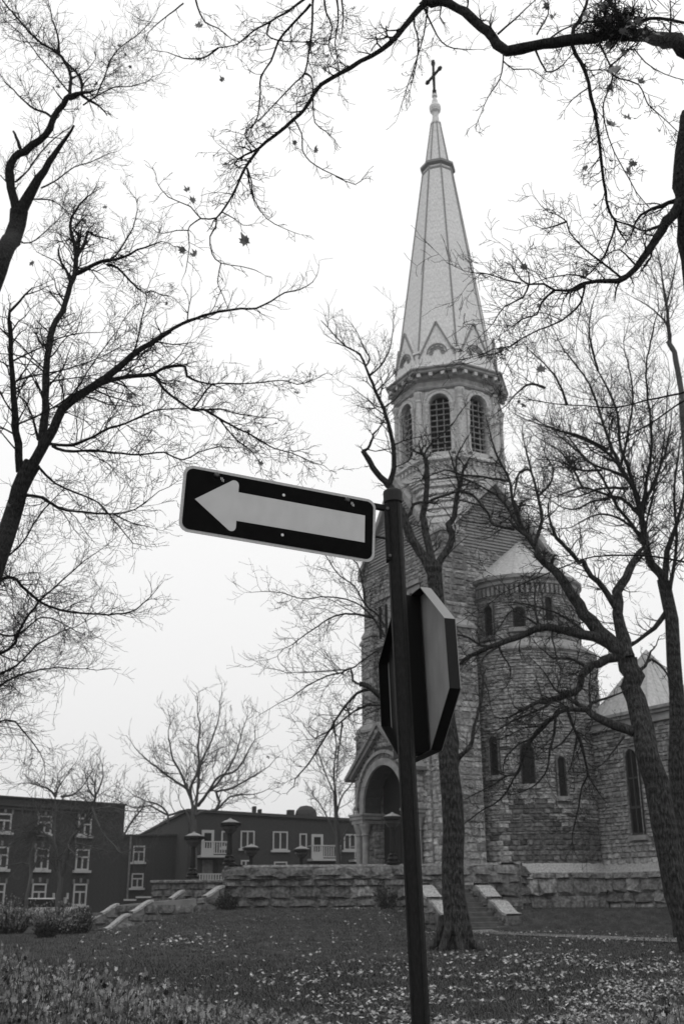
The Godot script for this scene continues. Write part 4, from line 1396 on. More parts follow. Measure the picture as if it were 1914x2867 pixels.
func car() -> void:
	var t := thing("parked_car", "pale car parked beside the brick apartment block, mostly behind the shrubs", "car", Vector3(-16.9, 0.3, -62.5), 0.05)
	var mb := MB.new()
	var sec := [[-2.1, 0.45, 0.75, 0.6], [-2.0, 0.3, 0.86, 0.78], [-0.9, 0.25, 0.94, 0.84], [1.2, 0.25, 0.95, 0.84], [1.95, 0.3, 0.9, 0.78], [2.1, 0.45, 0.75, 0.6]]
	for k in sec.size() - 1:
		var a: Array = sec[k]
		var b: Array = sec[k + 1]
		var A := [Vector3(a[0], a[1], a[3]), Vector3(a[0], (a[1] + a[2]) / 2, a[3] + 0.04), Vector3(a[0], a[2], a[3] - 0.06), Vector3(a[0], a[2] + 0.03, 0), Vector3(a[0], a[2], -a[3] + 0.06), Vector3(a[0], (a[1] + a[2]) / 2, -a[3] - 0.04), Vector3(a[0], a[1], -a[3])]
		var B := [Vector3(b[0], b[1], b[3]), Vector3(b[0], (b[1] + b[2]) / 2, b[3] + 0.04), Vector3(b[0], b[2], b[3] - 0.06), Vector3(b[0], b[2] + 0.03, 0), Vector3(b[0], b[2], -b[3] + 0.06), Vector3(b[0], (b[1] + b[2]) / 2, -b[3] - 0.04), Vector3(b[0], b[1], -b[3])]
		for j in 7: mb.q(A[j], B[j], B[(j + 1) % 7], A[(j + 1) % 7])
	mb.loft([PackedVector3Array([Vector3(1.1, 1.36, 0.58), Vector3(1.0, 1.38, -0.58), Vector3(-0.5, 1.38, -0.58), Vector3(-0.5, 1.38, 0.58)]), PackedVector3Array([Vector3(0.9, 1.43, 0.5), Vector3(0.9, 1.43, -0.5), Vector3(-0.4, 1.43, -0.5), Vector3(-0.4, 1.43, 0.5)])])
	part("body", mb, M.car_paint, t)
	var g := MB.new()
	g.loft([PackedVector3Array([Vector3(1.75, 0.9, 0.76), Vector3(1.75, 0.9, -0.76), Vector3(-1.15, 0.9, -0.76), Vector3(-1.15, 0.9, 0.76)]), PackedVector3Array([Vector3(1.08, 1.37, 0.57), Vector3(1.08, 1.37, -0.57), Vector3(-0.5, 1.37, -0.57), Vector3(-0.5, 1.37, 0.57)])])
	part("windows", g, M.glass_dark, t)
	for sx in [-1.3, 1.3]:
		for sz in [-0.78, 0.78]:
			var w := MB.new()
			w.lathe(Transform3D(Basis(Vector3.RIGHT, PI / 2), Vector3(sx, 0.3, sz - 0.1)), [[0.0, 0.0], [0.3, 0.0], [0.32, 0.04], [0.32, 0.16], [0.3, 0.2], [0.0, 0.2]], 14)
			part("wheel", w, M.tyre, t)

# ---- signs -------------------------------------------------------------------------------------
func arrow_sign() -> void:
	var post := thing("sign_post", "dark painted steel post carrying the arrow sign and the stop sign", "post", Vector3(0.325, 0, -4.6))
	var foot := Vector3(0, -0.05, 0)
	var top := Vector3(-0.092, 3.36, 0)
	var pm := MB.new()
	pm.tube(PackedVector3Array([foot, foot.lerp(top, 0.3), foot.lerp(top, 0.7), top]), PackedFloat32Array([0.0355, 0.0355, 0.0355, 0.0355]), 20)
	part("tube", pm, M.post_paint, post)
	var up := (top - foot).normalized()
	var fr := Transform3D(Basis(up.cross(Vector3.BACK).normalized(), up, Vector3.BACK), Vector3.ZERO)
	fr.basis.z = fr.basis.x.cross(fr.basis.y)
	var ch := MB.new()                                   # the rolled seams along the tube
	for e in [0.5, 1.75, -0.9]:
		ch.tube(PackedVector3Array([foot + fr.basis * Vector3(sin(e), 0, cos(e)) * 0.036, top + fr.basis * (Vector3(sin(e), 0, cos(e)) * 0.036 + Vector3(0, -0.05, 0))]), PackedFloat32Array([0.0035, 0.0035]), 5)
	part("seams", ch, M.post_paint, post).set_meta("kind", "stuff")
	var cap := MB.new()
	cap.lathe(Transform3D(fr.basis, top), [[0.035, -0.055], [0.043, -0.05], [0.044, -0.006], [0.042, 0.004], [0.03, 0.012], [0.0, 0.016]], 20)
	part("cap", cap, M.post_cap, post)
	var sl := MB.new()                                   # clamp plate behind the sign's edge
	sl.box(Transform3D(fr.basis, top + fr.basis * Vector3(-0.034, -0.2, 0.006)), Vector3(0.022, 0.27, 0.05), 0.003)
	part("clamp", sl, M.post_paint, post)
	for y in [-0.09, -0.315]:
		var bt := MB.new()
		bt.lathe(Transform3D(fr.basis, top + fr.basis * Vector3(-0.028, y, 0.036)) * Transform3D(Basis(Vector3.RIGHT, PI / 2), Vector3.ZERO), [[0.0, -0.01], [0.008, -0.008], [0.008, 0.0], [0.0, 0.001]], 6)
		part("bolt", bt, M.bolt, post)

	var s := thing("arrow_sign", "black one way sign with a pale grey arrow pointing left", "road sign", Vector3(-0.2624, 3.1712, -4.3702))
	s.basis = Basis(Vector3.UP, 0.4017) * Basis(Vector3.BACK, -0.0453)
	var rounded := func(w: float, h: float, r: float) -> PackedVector2Array:
		var p := PackedVector2Array()
		for k in 4:
			var c := Vector2((w / 2 - r) * (1 if k == 0 or k == 3 else -1), (h / 2 - r) * (1 if k < 2 else -1))
			for j in 7:
				var a := k * PI / 2 + j * PI / 12
				p.append(c + Vector2(cos(a), sin(a)) * r)
		return p
	var pl := MB.new()
	extrude(pl, T(0, 0, -0.002), rounded.call(0.894, 0.3, 0.042), 0.003)
	part("plate", pl, M.sign_edge, s)
	var bl := MB.new()
	extrude(bl, T(0, 0, 0.0008), rounded.call(0.868, 0.274, 0.032), 0.001)
	part("black_field", bl, M.sign_black, s)
	var ar := MB.new()
	var o := PackedVector2Array([Vector2(-0.3895, 0.0)])
	var corner := func(c: Vector2, r: float, a0: float, a1: float):
		for j in 7: o.append(c + Vector2(cos(lerpf(a0, a1, j / 6.0)), sin(lerpf(a0, a1, j / 6.0))) * r)
	corner.call(Vector2(-0.222, -0.094), 0.021, deg_to_rad(242), deg_to_rad(360))
	o.append(Vector2(-0.201, -0.0645))
	o.append(Vector2(0.396, -0.0615)); o.append(Vector2(0.394, 0.0665))
	o.append(Vector2(-0.2015, 0.0665))
	corner.call(Vector2(-0.2225, 0.0965), 0.021, 0.0, deg_to_rad(118))
	extrude(ar, T(0, 0, 0.0018), o, 0.001)
	part("arrow", ar, M.sign_grey, s)
	for e in [[0.004, 0.092], [0.009, -0.0925]]:
		var h := MB.new()
		h.lathe(T(e[0], e[1], 0.002) * Transform3D(Basis(Vector3.RIGHT, PI / 2), Vector3.ZERO), [[0.0068, 0.0], [0.0062, 0.0012], [0.0, 0.0013]], 14)
		part("bolt_hole", h, M.bright_hole, s)
	for e in [[-0.303, 0.127], [0.306, 0.126]]:
		var h := MB.new()
		h.lathe(T(e[0], e[1], 0.001) * Transform3D(Basis(Vector3.RIGHT, PI / 2), Vector3.ZERO), [[0.013, 0.0], [0.012, 0.004], [0.008, 0.009], [0.0, 0.01]], 12)
		part("bolt", h, M.bolt, s)
		var st := MB.new()                                 # rust run below the bolt
		for k in 3: st.box(T(e[0] + 0.02 + k * 0.006, e[1] - 0.012 - 0.004 * k, 0.0016), Vector3(0.003, 0.012 + 0.006 * (k % 2), 0.0006))
		part("scratch", st, M.sign_grey, s)
	var ab := MB.new()
	ab.box(T(0.12, 0.128, -0.018), Vector3(0.83, 0.022, 0.026))
	ab.box(T(0.49, -0.02, -0.01), Vector3(0.12, 0.006, 0.012))
	ab.lathe(T(0.52, 0.128, -0.018) * Transform3D(Basis(Vector3.RIGHT, PI / 2), Vector3(0, 0, -0.012)), [[0.0, 0.0], [0.021, 0.0], [0.021, 0.026], [0.0, 0.026]], 14)
	part("support_arm", ab, M.post_paint, s)

func stop_sign() -> void:
	var yaw := 1.2031
	var t := Vector3(cos(yaw), 0, sin(yaw))
	var roll := 0.0735
	var bx := (t * cos(roll) + Vector3.UP * sin(roll)).normalized()
	var by := (-t * sin(roll) + Vector3.UP * cos(roll)).normalized()
	var s := thing("stop_sign_back", "back of an octagonal stop sign, a shallow metal tray seen edge-on behind the post", "road sign", Vector3(0.3125, 2.5634, -4.8655))
	s.basis = Basis(bx, by, bx.cross(by))
	# in this frame z comes out of the sign's back, towards the viewer; the tray is open to z
	var A := 0.375
	var oct := func(r: float) -> PackedVector2Array:
		var p := PackedVector2Array()
		for k in 8:
			var a := PI / 8 + k * PI / 4
			p.append(Vector2(cos(a), sin(a)) * r / cos(PI / 8))
		return p
	var pl := MB.new()
	extrude(pl, T(0, 0, -0.052), oct.call(A - 0.001), 0.004)
	part("plate", pl, M.tray_back, s)
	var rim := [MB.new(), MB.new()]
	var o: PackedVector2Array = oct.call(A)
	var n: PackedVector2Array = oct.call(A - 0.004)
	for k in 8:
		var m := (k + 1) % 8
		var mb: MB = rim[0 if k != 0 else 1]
		var z0 := -0.05
		var z1 := 0.0
		mb.q(Vector3(o[k].x, o[k].y, z0), Vector3(o[m].x, o[m].y, z0), Vector3(o[m].x, o[m].y, z1), Vector3(o[k].x, o[k].y, z1))
		mb.q(Vector3(n[m].x, n[m].y, z0), Vector3(n[k].x, n[k].y, z0), Vector3(n[k].x, n[k].y, z1), Vector3(n[m].x, n[m].y, z1))
		mb.q(Vector3(o[k].x, o[k].y, z1), Vector3(o[m].x, o[m].y, z1), Vector3(n[m].x, n[m].y, z1), Vector3(n[k].x, n[k].y, z1))
	part("rim", rim[0], M.tray_edge, s)
	part("rim", rim[1], M.tray_edge_lit, s)  # the upper right flange, coloured as if lit from the sky
	var rl := MB.new()
	rl.box(T(0.03, 0, 0.0), Vector3(0.055, 0.74, 0.085), 0.004)
	rl.box(T(-0.1, 0, -0.035), Vector3(0.05, 0.72, 0.02), 0.003)
	part("mounting_rail", rl, M.tray_edge, s)
	var bp := MB.new()
	bp.box(T(-0.185, 0, -0.044), Vector3(0.3, 0.64, 0.008))
	part("dark_sheet", bp, M.tray_edge, s)  # thin dark sheet laid over the left part of the plate
	for y in [0.22, -0.22]:
		var bt := MB.new()
		bt.lathe(T(0.03, y, 0.043) * Transform3D(Basis(Vector3.RIGHT, PI / 2), Vector3.ZERO), [[0.012, 0.0], [0.011, 0.007], [0.0, 0.008]], 6)
		part("bolt", bt, M.bolt, s)

# ---- trees -------------------------------------------------------------------------------------
func trees() -> void:
	var t: Tree_
	# the maple at the left edge
	t = tree("maple_tree", "big bare maple at the left edge, its long limbs reaching towards the arrow sign", Vector3(-6.9, 0.1, -14.2), M.bark_dark, "", 0.12)
	limb(t, [Vector3(-5.38, 0.3, -14.2), Vector3(-5.08, 2.47, -14.1), Vector3(-4.93, 4.34, -14), Vector3(-4.72, 5.96, -14), Vector3(-4.74, 6.77, -14.45), Vector3(-4.66, 7.24, -14.47), Vector3(-4.53, 7.63, -14.48)], 0.137, 0.129, 0)
	limb(t, [Vector3(-4.58, 7.49, -14.47), Vector3(-4.4, 7.99, -14.59), Vector3(-4.27, 8.47, -14.7), Vector3(-4.14, 8.76, -14.77), Vector3(-3.82, 9.1, -14.88), Vector3(-3.56, 9.37, -14.96), Vector3(-3.32, 9.69, -15.04), Vector3(-3, 10.01, -15.14), Vector3(-2.75, 10.23, -15.21)], 0.091, 0.038, 1.1, 0.2, 2, 0.3, false)
	limb(t, [Vector3(-2.78, 10.22, -15.21), Vector3(-2.59, 10.4, -15.28), Vector3(-2.25, 10.61, -15.38), Vector3(-2.01, 10.73, -15.46), Vector3(-1.66, 10.84, -15.56), Vector3(-1.42, 10.89, -15.63), Vector3(-1.17, 11.08, -15.71), Vector3(-0.95, 11.27, -15.78), Vector3(-0.7, 11.38, -15.85), Vector3(-0.48, 11.57, -15.92)], 0.032, 0.008, 0.55, 0.16, 1)
	limb(t, [Vector3(-4.44, 7.87, -14.57), Vector3(-4.54, 8.68, -14.84), Vector3(-4.64, 9.36, -15.06), Vector3(-4.69, 9.96, -15.25), Vector3(-4.7, 10.45, -15.4), Vector3(-4.65, 10.65, -15.47), Vector3(-4.59, 10.96, -15.56), Vector3(-4.58, 11.42, -15.7), Vector3(-4.53, 11.68, -15.78), Vector3(-4.57, 12.06, -15.88)], 0.065, 0.041, 1.00, 0.15)
	limb(t, [Vector3(-4.57, 12, -15.87), Vector3(-4.61, 12.3, -15.92), Vector3(-4.77, 12.81, -16.01), Vector3(-4.74, 13.05, -16.05), Vector3(-4.66, 13.31, -16.1), Vector3(-4.54, 13.51, -16.14)], 0.041, 0.016, 0.60, 0.09)
	limb(t, [Vector3(-4.56, 12.08, -15.88), Vector3(-4.47, 12.44, -15.99), Vector3(-4.45, 12.72, -16.07), Vector3(-4.34, 12.67, -16.13), Vector3(-4.25, 12.67, -16.16)], 0.038, 0.016, 0.40, 0.09)
	limb(t, [Vector3(-4.53, 11.68, -15.78), Vector3(-4.45, 11.68, -15.74), Vector3(-4.18, 11.75, -15.62), Vector3(-3.94, 11.77, -15.52), Vector3(-3.71, 11.73, -15.42), Vector3(-3.5, 11.77, -15.32), Vector3(-3.26, 11.82, -15.21), Vector3(-2.95, 11.83, -15.07)], 0.044, 0.009, 0.60, 0.11)
	limb(t, [Vector3(-3.96, 11.75, -15.53), Vector3(-3.8, 11.86, -15.52), Vector3(-3.63, 12.19, -15.51), Vector3(-3.53, 12.41, -15.5), Vector3(-3.48, 12.75, -15.49)], 0.022, 0.008, 0.50, 0.11)
	limb(t, [Vector3(-3.94, 11.69, -15.53), Vector3(-3.77, 11.68, -15.61), Vector3(-3.56, 11.48, -15.74), Vector3(-3.35, 11.34, -15.86), Vector3(-3.25, 11.41, -15.91), Vector3(-3.07, 11.38, -16)], 0.025, 0.009, 0.50, 0.11)
	limb(t, [Vector3(-4.58, 11.47, -15.71), Vector3(-4.7, 11.75, -15.75), Vector3(-4.79, 11.89, -15.77), Vector3(-4.87, 12.18, -15.8)], 0.034, 0.016, 0.3, 0.2, 1)
	limb(t, [Vector3(-3.82, 9.1, -14.88), Vector3(-3.5, 9.29, -15.03), Vector3(-3.25, 9.39, -15.14), Vector3(-2.99, 9.49, -15.25), Vector3(-2.81, 9.64, -15.33), Vector3(-2.68, 9.69, -15.39), Vector3(-2.53, 9.7, -15.45), Vector3(-2.49, 9.57, -15.5), Vector3(-2.41, 9.53, -15.54)], 0.043, 0.021, 0.80, 0.15)
	limb(t, [Vector3(-2.96, 9.48, -15.26), Vector3(-2.87, 9.3, -15.2), Vector3(-2.75, 9.11, -15.13), Vector3(-2.52, 8.89, -15.03), Vector3(-2.31, 8.7, -14.94)], 0.026, 0.017, 0.60, 0.12)
	limb(t, [Vector3(-2.31, 8.7, -14.94), Vector3(-2.06, 8.69, -14.93), Vector3(-1.85, 8.7, -14.93), Vector3(-1.58, 8.61, -14.92), Vector3(-1.38, 8.58, -14.91), Vector3(-1.17, 8.54, -14.91)], 0.020, 0.007, 0.50, 0.09)
	limb(t, [Vector3(-2.09, 8.69, -14.93), Vector3(-1.66, 8.36, -14.81), Vector3(-1.42, 8.22, -14.75), Vector3(-1.18, 8.04, -14.68), Vector3(-1.01, 7.91, -14.63), Vector3(-0.75, 7.81, -14.56), Vector3(-0.45, 7.63, -14.48)], 0.020, 0.007, 0.55, 0.08)
	limb(t, [Vector3(-2.29, 8.71, -14.94), Vector3(-2.17, 8.9, -14.95), Vector3(-2.01, 9.14, -14.96), Vector3(-1.63, 9.16, -14.98), Vector3(-1.3, 9.18, -14.99), Vector3(-0.92, 9.23, -15.01), Vector3(-0.68, 9.16, -15.02), Vector3(-0.48, 9.23, -15.03)], 0.017, 0.007, 0.50, 0.09)
	limb(t, [Vector3(-1.88, 8.53, -14.87), Vector3(-1.6, 8.18, -14.91), Vector3(-1.37, 8.01, -14.93), Vector3(-1.23, 7.8, -14.95)], 0.014, 0.007, 0.40, 0.09)
	limb(t, [Vector3(-4.33, 7.99, -14.6), Vector3(-3.96, 7.9, -14.44), Vector3(-3.64, 7.96, -14.29), Vector3(-3.36, 8.03, -14.14), Vector3(-3.09, 8.05, -14.01), Vector3(-2.68, 8.14, -13.8), Vector3(-2.34, 8.1, -13.64), Vector3(-2.11, 8.04, -13.52)], 0.027, 0.008, 0.70, 0.11)
	limb(t, [Vector3(-4.29, 7.95, -14.58), Vector3(-4.07, 7.83, -14.52), Vector3(-3.66, 7.8, -14.41), Vector3(-3.31, 7.72, -14.32), Vector3(-2.91, 7.64, -14.21), Vector3(-2.54, 7.63, -14.1), Vector3(-2.27, 7.47, -14.02), Vector3(-2.02, 7.56, -13.94), Vector3(-1.73, 7.6, -13.85), Vector3(-1.48, 7.55, -13.78)], 0.025, 0.006, 0.60, 0.11)
	limb(t, [Vector3(-4.59, 7.12, -14.46), Vector3(-4.3, 7.06, -14.4), Vector3(-4.04, 6.87, -14.34), Vector3(-3.61, 6.77, -14.25), Vector3(-3.22, 6.72, -14.16), Vector3(-2.9, 6.76, -14.09), Vector3(-2.68, 6.9, -14.02)], 0.027, 0.008, 0.70, 0.11)
	limb(t, [Vector3(-3.22, 6.72, -14.16), Vector3(-2.99, 6.63, -14.28), Vector3(-2.75, 6.6, -14.39)], 0.013, 0.005, 0.40, 0.11)
	limb(t, [Vector3(-4.43, 7.57, -14.51), Vector3(-4.21, 7.36, -14.59), Vector3(-3.94, 7.25, -14.68), Vector3(-3.59, 7.12, -14.78), Vector3(-3.4, 6.91, -14.86), Vector3(-3.15, 6.63, -14.97)], 0.019, 0.008, 0.60, 0.11)
	limb(t, [Vector3(-4.69, 7.49, -14.47), Vector3(-4.73, 7.88, -14.33), Vector3(-4.76, 8.21, -14.2), Vector3(-4.79, 8.56, -14.07), Vector3(-4.82, 9.07, -13.88), Vector3(-4.83, 9.55, -13.7)], 0.064, 0.032, 0.90, 0.15)
	limb(t, [Vector3(-4.53, 8.08, -14.64), Vector3(-4.68, 8.49, -14.74), Vector3(-4.83, 8.78, -14.81), Vector3(-4.97, 8.92, -14.86)], 0.025, 0.011, 0.35, 0.08)
	limb(t, [Vector3(-4.74, 8.74, -14.01), Vector3(-4.48, 8.77, -13.92), Vector3(-3.96, 8.78, -13.74), Vector3(-3.46, 8.86, -13.56), Vector3(-3.09, 8.99, -13.42)], 0.016, 0.006, 0.70, 0.11)
	limb(t, [Vector3(-4.79, 9.01, -13.91), Vector3(-4.55, 9.17, -13.94), Vector3(-4.35, 9.3, -13.97)], 0.016, 0.008, 0.80, 0.09)
	limb(t, [Vector3(-4.79, 8.12, -14.24), Vector3(-4.31, 8.24, -14.05), Vector3(-3.87, 8.46, -13.87), Vector3(-3.57, 8.81, -13.68), Vector3(-3.31, 9.11, -13.51), Vector3(-3.18, 9.24, -13.44)], 0.016, 0.007, 0.70, 0.11)
	limb(t, [Vector3(-3.35, 9.64, -15.03), Vector3(-3.23, 9.78, -14.93), Vector3(-3.15, 10.04, -14.78), Vector3(-3.11, 10.19, -14.69), Vector3(-3.03, 10.39, -14.57), Vector3(-3.04, 10.49, -14.51)], 0.017, 0.007, 0.60, 0.11)
	finish(t, 16, 0.1)
	# the second maple in the upper left corner
	t = tree("maple_tree", "bare maple in the upper left corner with a broken, pointed stub", Vector3(-8.6, 0.15, -17.0), M.bark_dark, "", 0.2)
	limb(t, [Vector3(-7.1, 0.22, -17), Vector3(-6.95, 5.36, -17), Vector3(-6.58, 10.91, -17), Vector3(-6.25, 12.85, -17), Vector3(-6.61, 14.23, -18.39), Vector3(-6.56, 14.89, -18.44)], 0.160, 0.172, 0)
	limb(t, [Vector3(-6.56, 14.78, -18.43), Vector3(-6.28, 15.3, -18.27), Vector3(-6.05, 15.64, -18.15), Vector3(-5.83, 15.98, -18.04), Vector3(-5.56, 16.31, -17.92), Vector3(-5.43, 16.51, -17.85)], 0.134, 0.022, 0.3, 0.5, 1, 0.3, false)
	limb(t, [Vector3(-6.58, 14.73, -18.43), Vector3(-6.73, 15.35, -18.26), Vector3(-6.76, 15.66, -18.17), Vector3(-6.65, 15.92, -18.1), Vector3(-6.46, 16.06, -18.03), Vector3(-6.14, 16.23, -17.94), Vector3(-5.91, 16.43, -17.85), Vector3(-5.85, 16.7, -17.78), Vector3(-5.64, 16.9, -17.7), Vector3(-5.51, 17.07, -17.64)], 0.105, 0.060, 0.70, 0.22)
	limb(t, [Vector3(-5.52, 17.05, -17.65), Vector3(-5.56, 17.52, -17.77), Vector3(-5.63, 17.89, -17.87), Vector3(-5.77, 18.2, -17.96), Vector3(-5.96, 18.56, -18.06), Vector3(-6.48, 19.08, -18.26), Vector3(-6.86, 19.61, -18.42), Vector3(-7.47, 20.53, -18.69)], 0.037, 0.021, 0.90, 0.15)
	limb(t, [Vector3(-5.51, 17, -17.66), Vector3(-5.32, 17.21, -17.74), Vector3(-5.37, 17.63, -17.83), Vector3(-5.5, 17.91, -17.89), Vector3(-5.73, 18.22, -17.98)], 0.030, 0.019, 0.60, 0.15)
	limb(t, [Vector3(-5.96, 18.56, -18.06), Vector3(-6.01, 19, -17.99), Vector3(-6.14, 19.35, -17.92), Vector3(-6.19, 19.61, -17.88)], 0.031, 0.012, 0.60, 0.15)
	limb(t, [Vector3(-6.54, 16.1, -18.04), Vector3(-6.69, 16.45, -18.15), Vector3(-6.79, 16.67, -18.21)], 0.041, 0.023, 0)
	limb(t, [Vector3(-5.87, 16.65, -17.79), Vector3(-6.02, 16.8, -17.8), Vector3(-6.25, 16.89, -17.81), Vector3(-6.55, 17.18, -17.82), Vector3(-6.92, 17.59, -17.84)], 0.030, 0.011, 0.80, 0.15)
	limb(t, [Vector3(-5.32, 17.21, -17.74), Vector3(-5.18, 17.09, -17.77), Vector3(-5.02, 17.01, -17.79)], 0.034, 0.026, 0.50, 0.11)
	limb(t, [Vector3(-5.26, 16.95, -17.77), Vector3(-4.98, 17.1, -17.68), Vector3(-4.61, 17.23, -17.58), Vector3(-4.23, 17.17, -17.48), Vector3(-3.86, 17.21, -17.38)], 0.019, 0.009, 0.80, 0.10)
	limb(t, [Vector3(-4.98, 17.1, -17.68), Vector3(-4.89, 17.76, -17.85), Vector3(-4.82, 18.36, -18), Vector3(-4.65, 18.84, -18.14), Vector3(-4.37, 19.28, -18.29), Vector3(-4.14, 19.79, -18.44)], 0.019, 0.010, 0.80, 0.10)
	limb(t, [Vector3(-5.52, 17.16, -17.68), Vector3(-5.91, 17.74, -17.76), Vector3(-6.3, 18.28, -17.84), Vector3(-6.7, 18.89, -17.93), Vector3(-7.21, 19.46, -18.02)], 0.019, 0.008, 0.80, 0.12)
	limb(t, [Vector3(-6.44, 15.18, -18.32), Vector3(-6.3, 15.13, -18.4), Vector3(-5.95, 15.22, -18.57), Vector3(-5.7, 15.08, -18.71), Vector3(-5.57, 14.98, -18.79)], 0.022, 0.008, 0.70, 0.12)
	limb(t, [Vector3(-6.09, 15.28, -18.24), Vector3(-5.87, 15.52, -18.35), Vector3(-5.55, 16.01, -18.53), Vector3(-5.23, 16.25, -18.66), Vector3(-4.91, 16.58, -18.81)], 0.019, 0.008, 0.80, 0.12)
	limb(t, [Vector3(-6.56, 14.09, -18.27), Vector3(-6.18, 13.94, -18.2), Vector3(-5.74, 14.28, -18.09), Vector3(-5.48, 14.54, -18.02)], 0.018, 0.007, 0.80, 0.12)
	limb(t, [Vector3(-6.64, 15.42, -18.24), Vector3(-6.42, 15.63, -18.2), Vector3(-6.09, 16.16, -18.13), Vector3(-5.7, 16.54, -18.06)], 0.022, 0.011, 0.60, 0.15)
	finish(t, 12, 0.1)
	# twigs that come in low at the left edge
	t = tree("maple_tree", "thin bare twigs of a tree just outside the left edge, below the big maple", Vector3(-9.5, 0.1, -20.0), M.bark_dark, "", 0.1)
	limb(t, [Vector3(-8.35, -0.02, -20), Vector3(-8.38, 2.84, -20), Vector3(-8.17, 4.79, -20), Vector3(-7.86, 6.19, -20)], 0.190, 0.127, 0)
	limb(t, [Vector3(-7.89, 6.11, -20), Vector3(-7.13, 7, -19.53), Vector3(-6.23, 7.29, -19.18), Vector3(-5.94, 7.08, -19.07), Vector3(-5.54, 6.74, -18.9), Vector3(-5.21, 6.58, -18.78), Vector3(-4.81, 6.46, -18.63), Vector3(-4.29, 6.37, -18.44), Vector3(-3.87, 6.34, -18.28), Vector3(-3.62, 6.38, -18.18)], 0.049, 0.013, 0.90, 0.11)
	limb(t, [Vector3(-7.93, 6.02, -20), Vector3(-7.03, 5.77, -19.64), Vector3(-6.11, 5.93, -19.23), Vector3(-5.84, 6.31, -18.99), Vector3(-5.48, 6.69, -18.72), Vector3(-5.05, 6.98, -18.46), Vector3(-4.57, 7.3, -18.17)], 0.049, 0.010, 1.00, 0.11)
	limb(t, [Vector3(-7.93, 6.02, -20), Vector3(-7.13, 5.4, -19.81), Vector3(-6.15, 5.64, -19.6), Vector3(-5.66, 6.05, -19.45), Vector3(-5.21, 6.27, -19.34), Vector3(-4.96, 6.34, -19.28)], 0.042, 0.010, 1.00, 0.10)
	limb(t, [Vector3(-7.95, 5.85, -20), Vector3(-7.26, 4.88, -20.13), Vector3(-6.38, 5.56, -20.26), Vector3(-5.95, 5.74, -20.32), Vector3(-5.51, 5.83, -20.37), Vector3(-5.22, 5.8, -20.4)], 0.042, 0.011, 1.10, 0.09)
	limb(t, [Vector3(-7.86, 6.19, -20), Vector3(-6.98, 7.25, -19.22), Vector3(-6.14, 7.58, -18.75), Vector3(-5.81, 7.8, -18.53), Vector3(-5.53, 8.13, -18.26), Vector3(-5.26, 8.35, -18.06)], 0.042, 0.010, 1.00, 0.11)
	limb(t, [Vector3(-7.97, 5.69, -20), Vector3(-7.41, 4.42, -20.27), Vector3(-6.42, 4.85, -20.5), Vector3(-6.07, 4.6, -20.59), Vector3(-5.76, 4.23, -20.68)], 0.042, 0.010, 1.10, 0.11)
	limb(t, [Vector3(-7.85, 6.14, -19.98), Vector3(-7.01, 6.48, -19.82), Vector3(-6.2, 6.28, -19.68), Vector3(-5.62, 6.62, -19.56), Vector3(-5.09, 6.39, -19.47)], 0.035, 0.010, 1.00, 0.11)
	finish(t, 5, 0.13)
	# the maple at the right whose limb hangs over the church
	t = tree("maple_tree", "near maple outside the right edge whose thick limb arches across the top", Vector3(6.2, 0.0, -11.0), M.bark_dark, "", -0.1)
	limb(t, [Vector3(4.95, -0.42, -11), Vector3(4.96, 2.21, -10.8), Vector3(4.84, 5.25, -10.5), Vector3(4.85, 7.66, -10.2), Vector3(4.84, 9.52, -10)], 0.177, 0.114, 0)
	limb(t, [Vector3(4.85, 9.22, -10), Vector3(4.26, 10.21, -9.6), Vector3(3.77, 10.4, -9.3), Vector3(3.86, 11.81, -10.65), Vector3(3.47, 11.96, -10.76), Vector3(3.05, 12, -10.88), Vector3(2.77, 12.02, -10.95), Vector3(2.54, 12.02, -11.01), Vector3(2.19, 12.05, -11.11), Vector3(2.03, 12.3, -11.17), Vector3(1.9, 12.57, -11.22), Vector3(1.7, 12.84, -11.29), Vector3(1.5, 13.06, -11.35), Vector3(1.28, 13.15, -11.4), Vector3(1.13, 13.12, -11.44)], 0.113, 0.057, 0.45, 0.35, 2, 0.25, false)
	limb(t, [Vector3(1.16, 13.13, -11.43), Vector3(1.03, 12.98, -11.43), Vector3(0.8, 12.62, -11.42), Vector3(0.57, 12.36, -11.42), Vector3(0.29, 12.16, -11.41), Vector3(0.01, 11.96, -11.41), Vector3(-0.24, 11.77, -11.4), Vector3(-0.35, 11.57, -11.4), Vector3(-0.46, 11.36, -11.4), Vector3(-0.61, 11.18, -11.39), Vector3(-0.83, 10.95, -11.39), Vector3(-1.05, 10.72, -11.38)], 0.042, 0.020, 0.5, 0.2)
	limb(t, [Vector3(-1.05, 10.72, -11.38), Vector3(-1.21, 10.38, -11.33), Vector3(-1.33, 9.97, -11.27), Vector3(-1.47, 9.64, -11.22), Vector3(-1.53, 9.55, -11.21)], 0.023, 0.011, 0.4, 0.15)
	limb(t, [Vector3(-1.53, 9.55, -11.21), Vector3(-1.72, 9.53, -11.2), Vector3(-1.86, 9.71, -11.2), Vector3(-2.14, 9.85, -11.2), Vector3(-2.29, 10.06, -11.19)], 0.011, 0.005, 0.3, 0.16, 1)
	limb(t, [Vector3(-1.53, 9.55, -11.21), Vector3(-1.54, 9.42, -11.23), Vector3(-1.61, 9.31, -11.26), Vector3(-1.58, 9.09, -11.3), Vector3(-1.47, 8.97, -11.33), Vector3(-1.23, 8.96, -11.38), Vector3(-1.05, 8.92, -11.41)], 0.011, 0.005, 0.3, 0.18, 1)
	limb(t, [Vector3(-1.47, 8.97, -11.33), Vector3(-1.49, 8.64, -11.23), Vector3(-1.41, 8.41, -11.16), Vector3(-1.34, 8.21, -11.09)], 0.008, 0.004, 0.2, 0.18, 1)
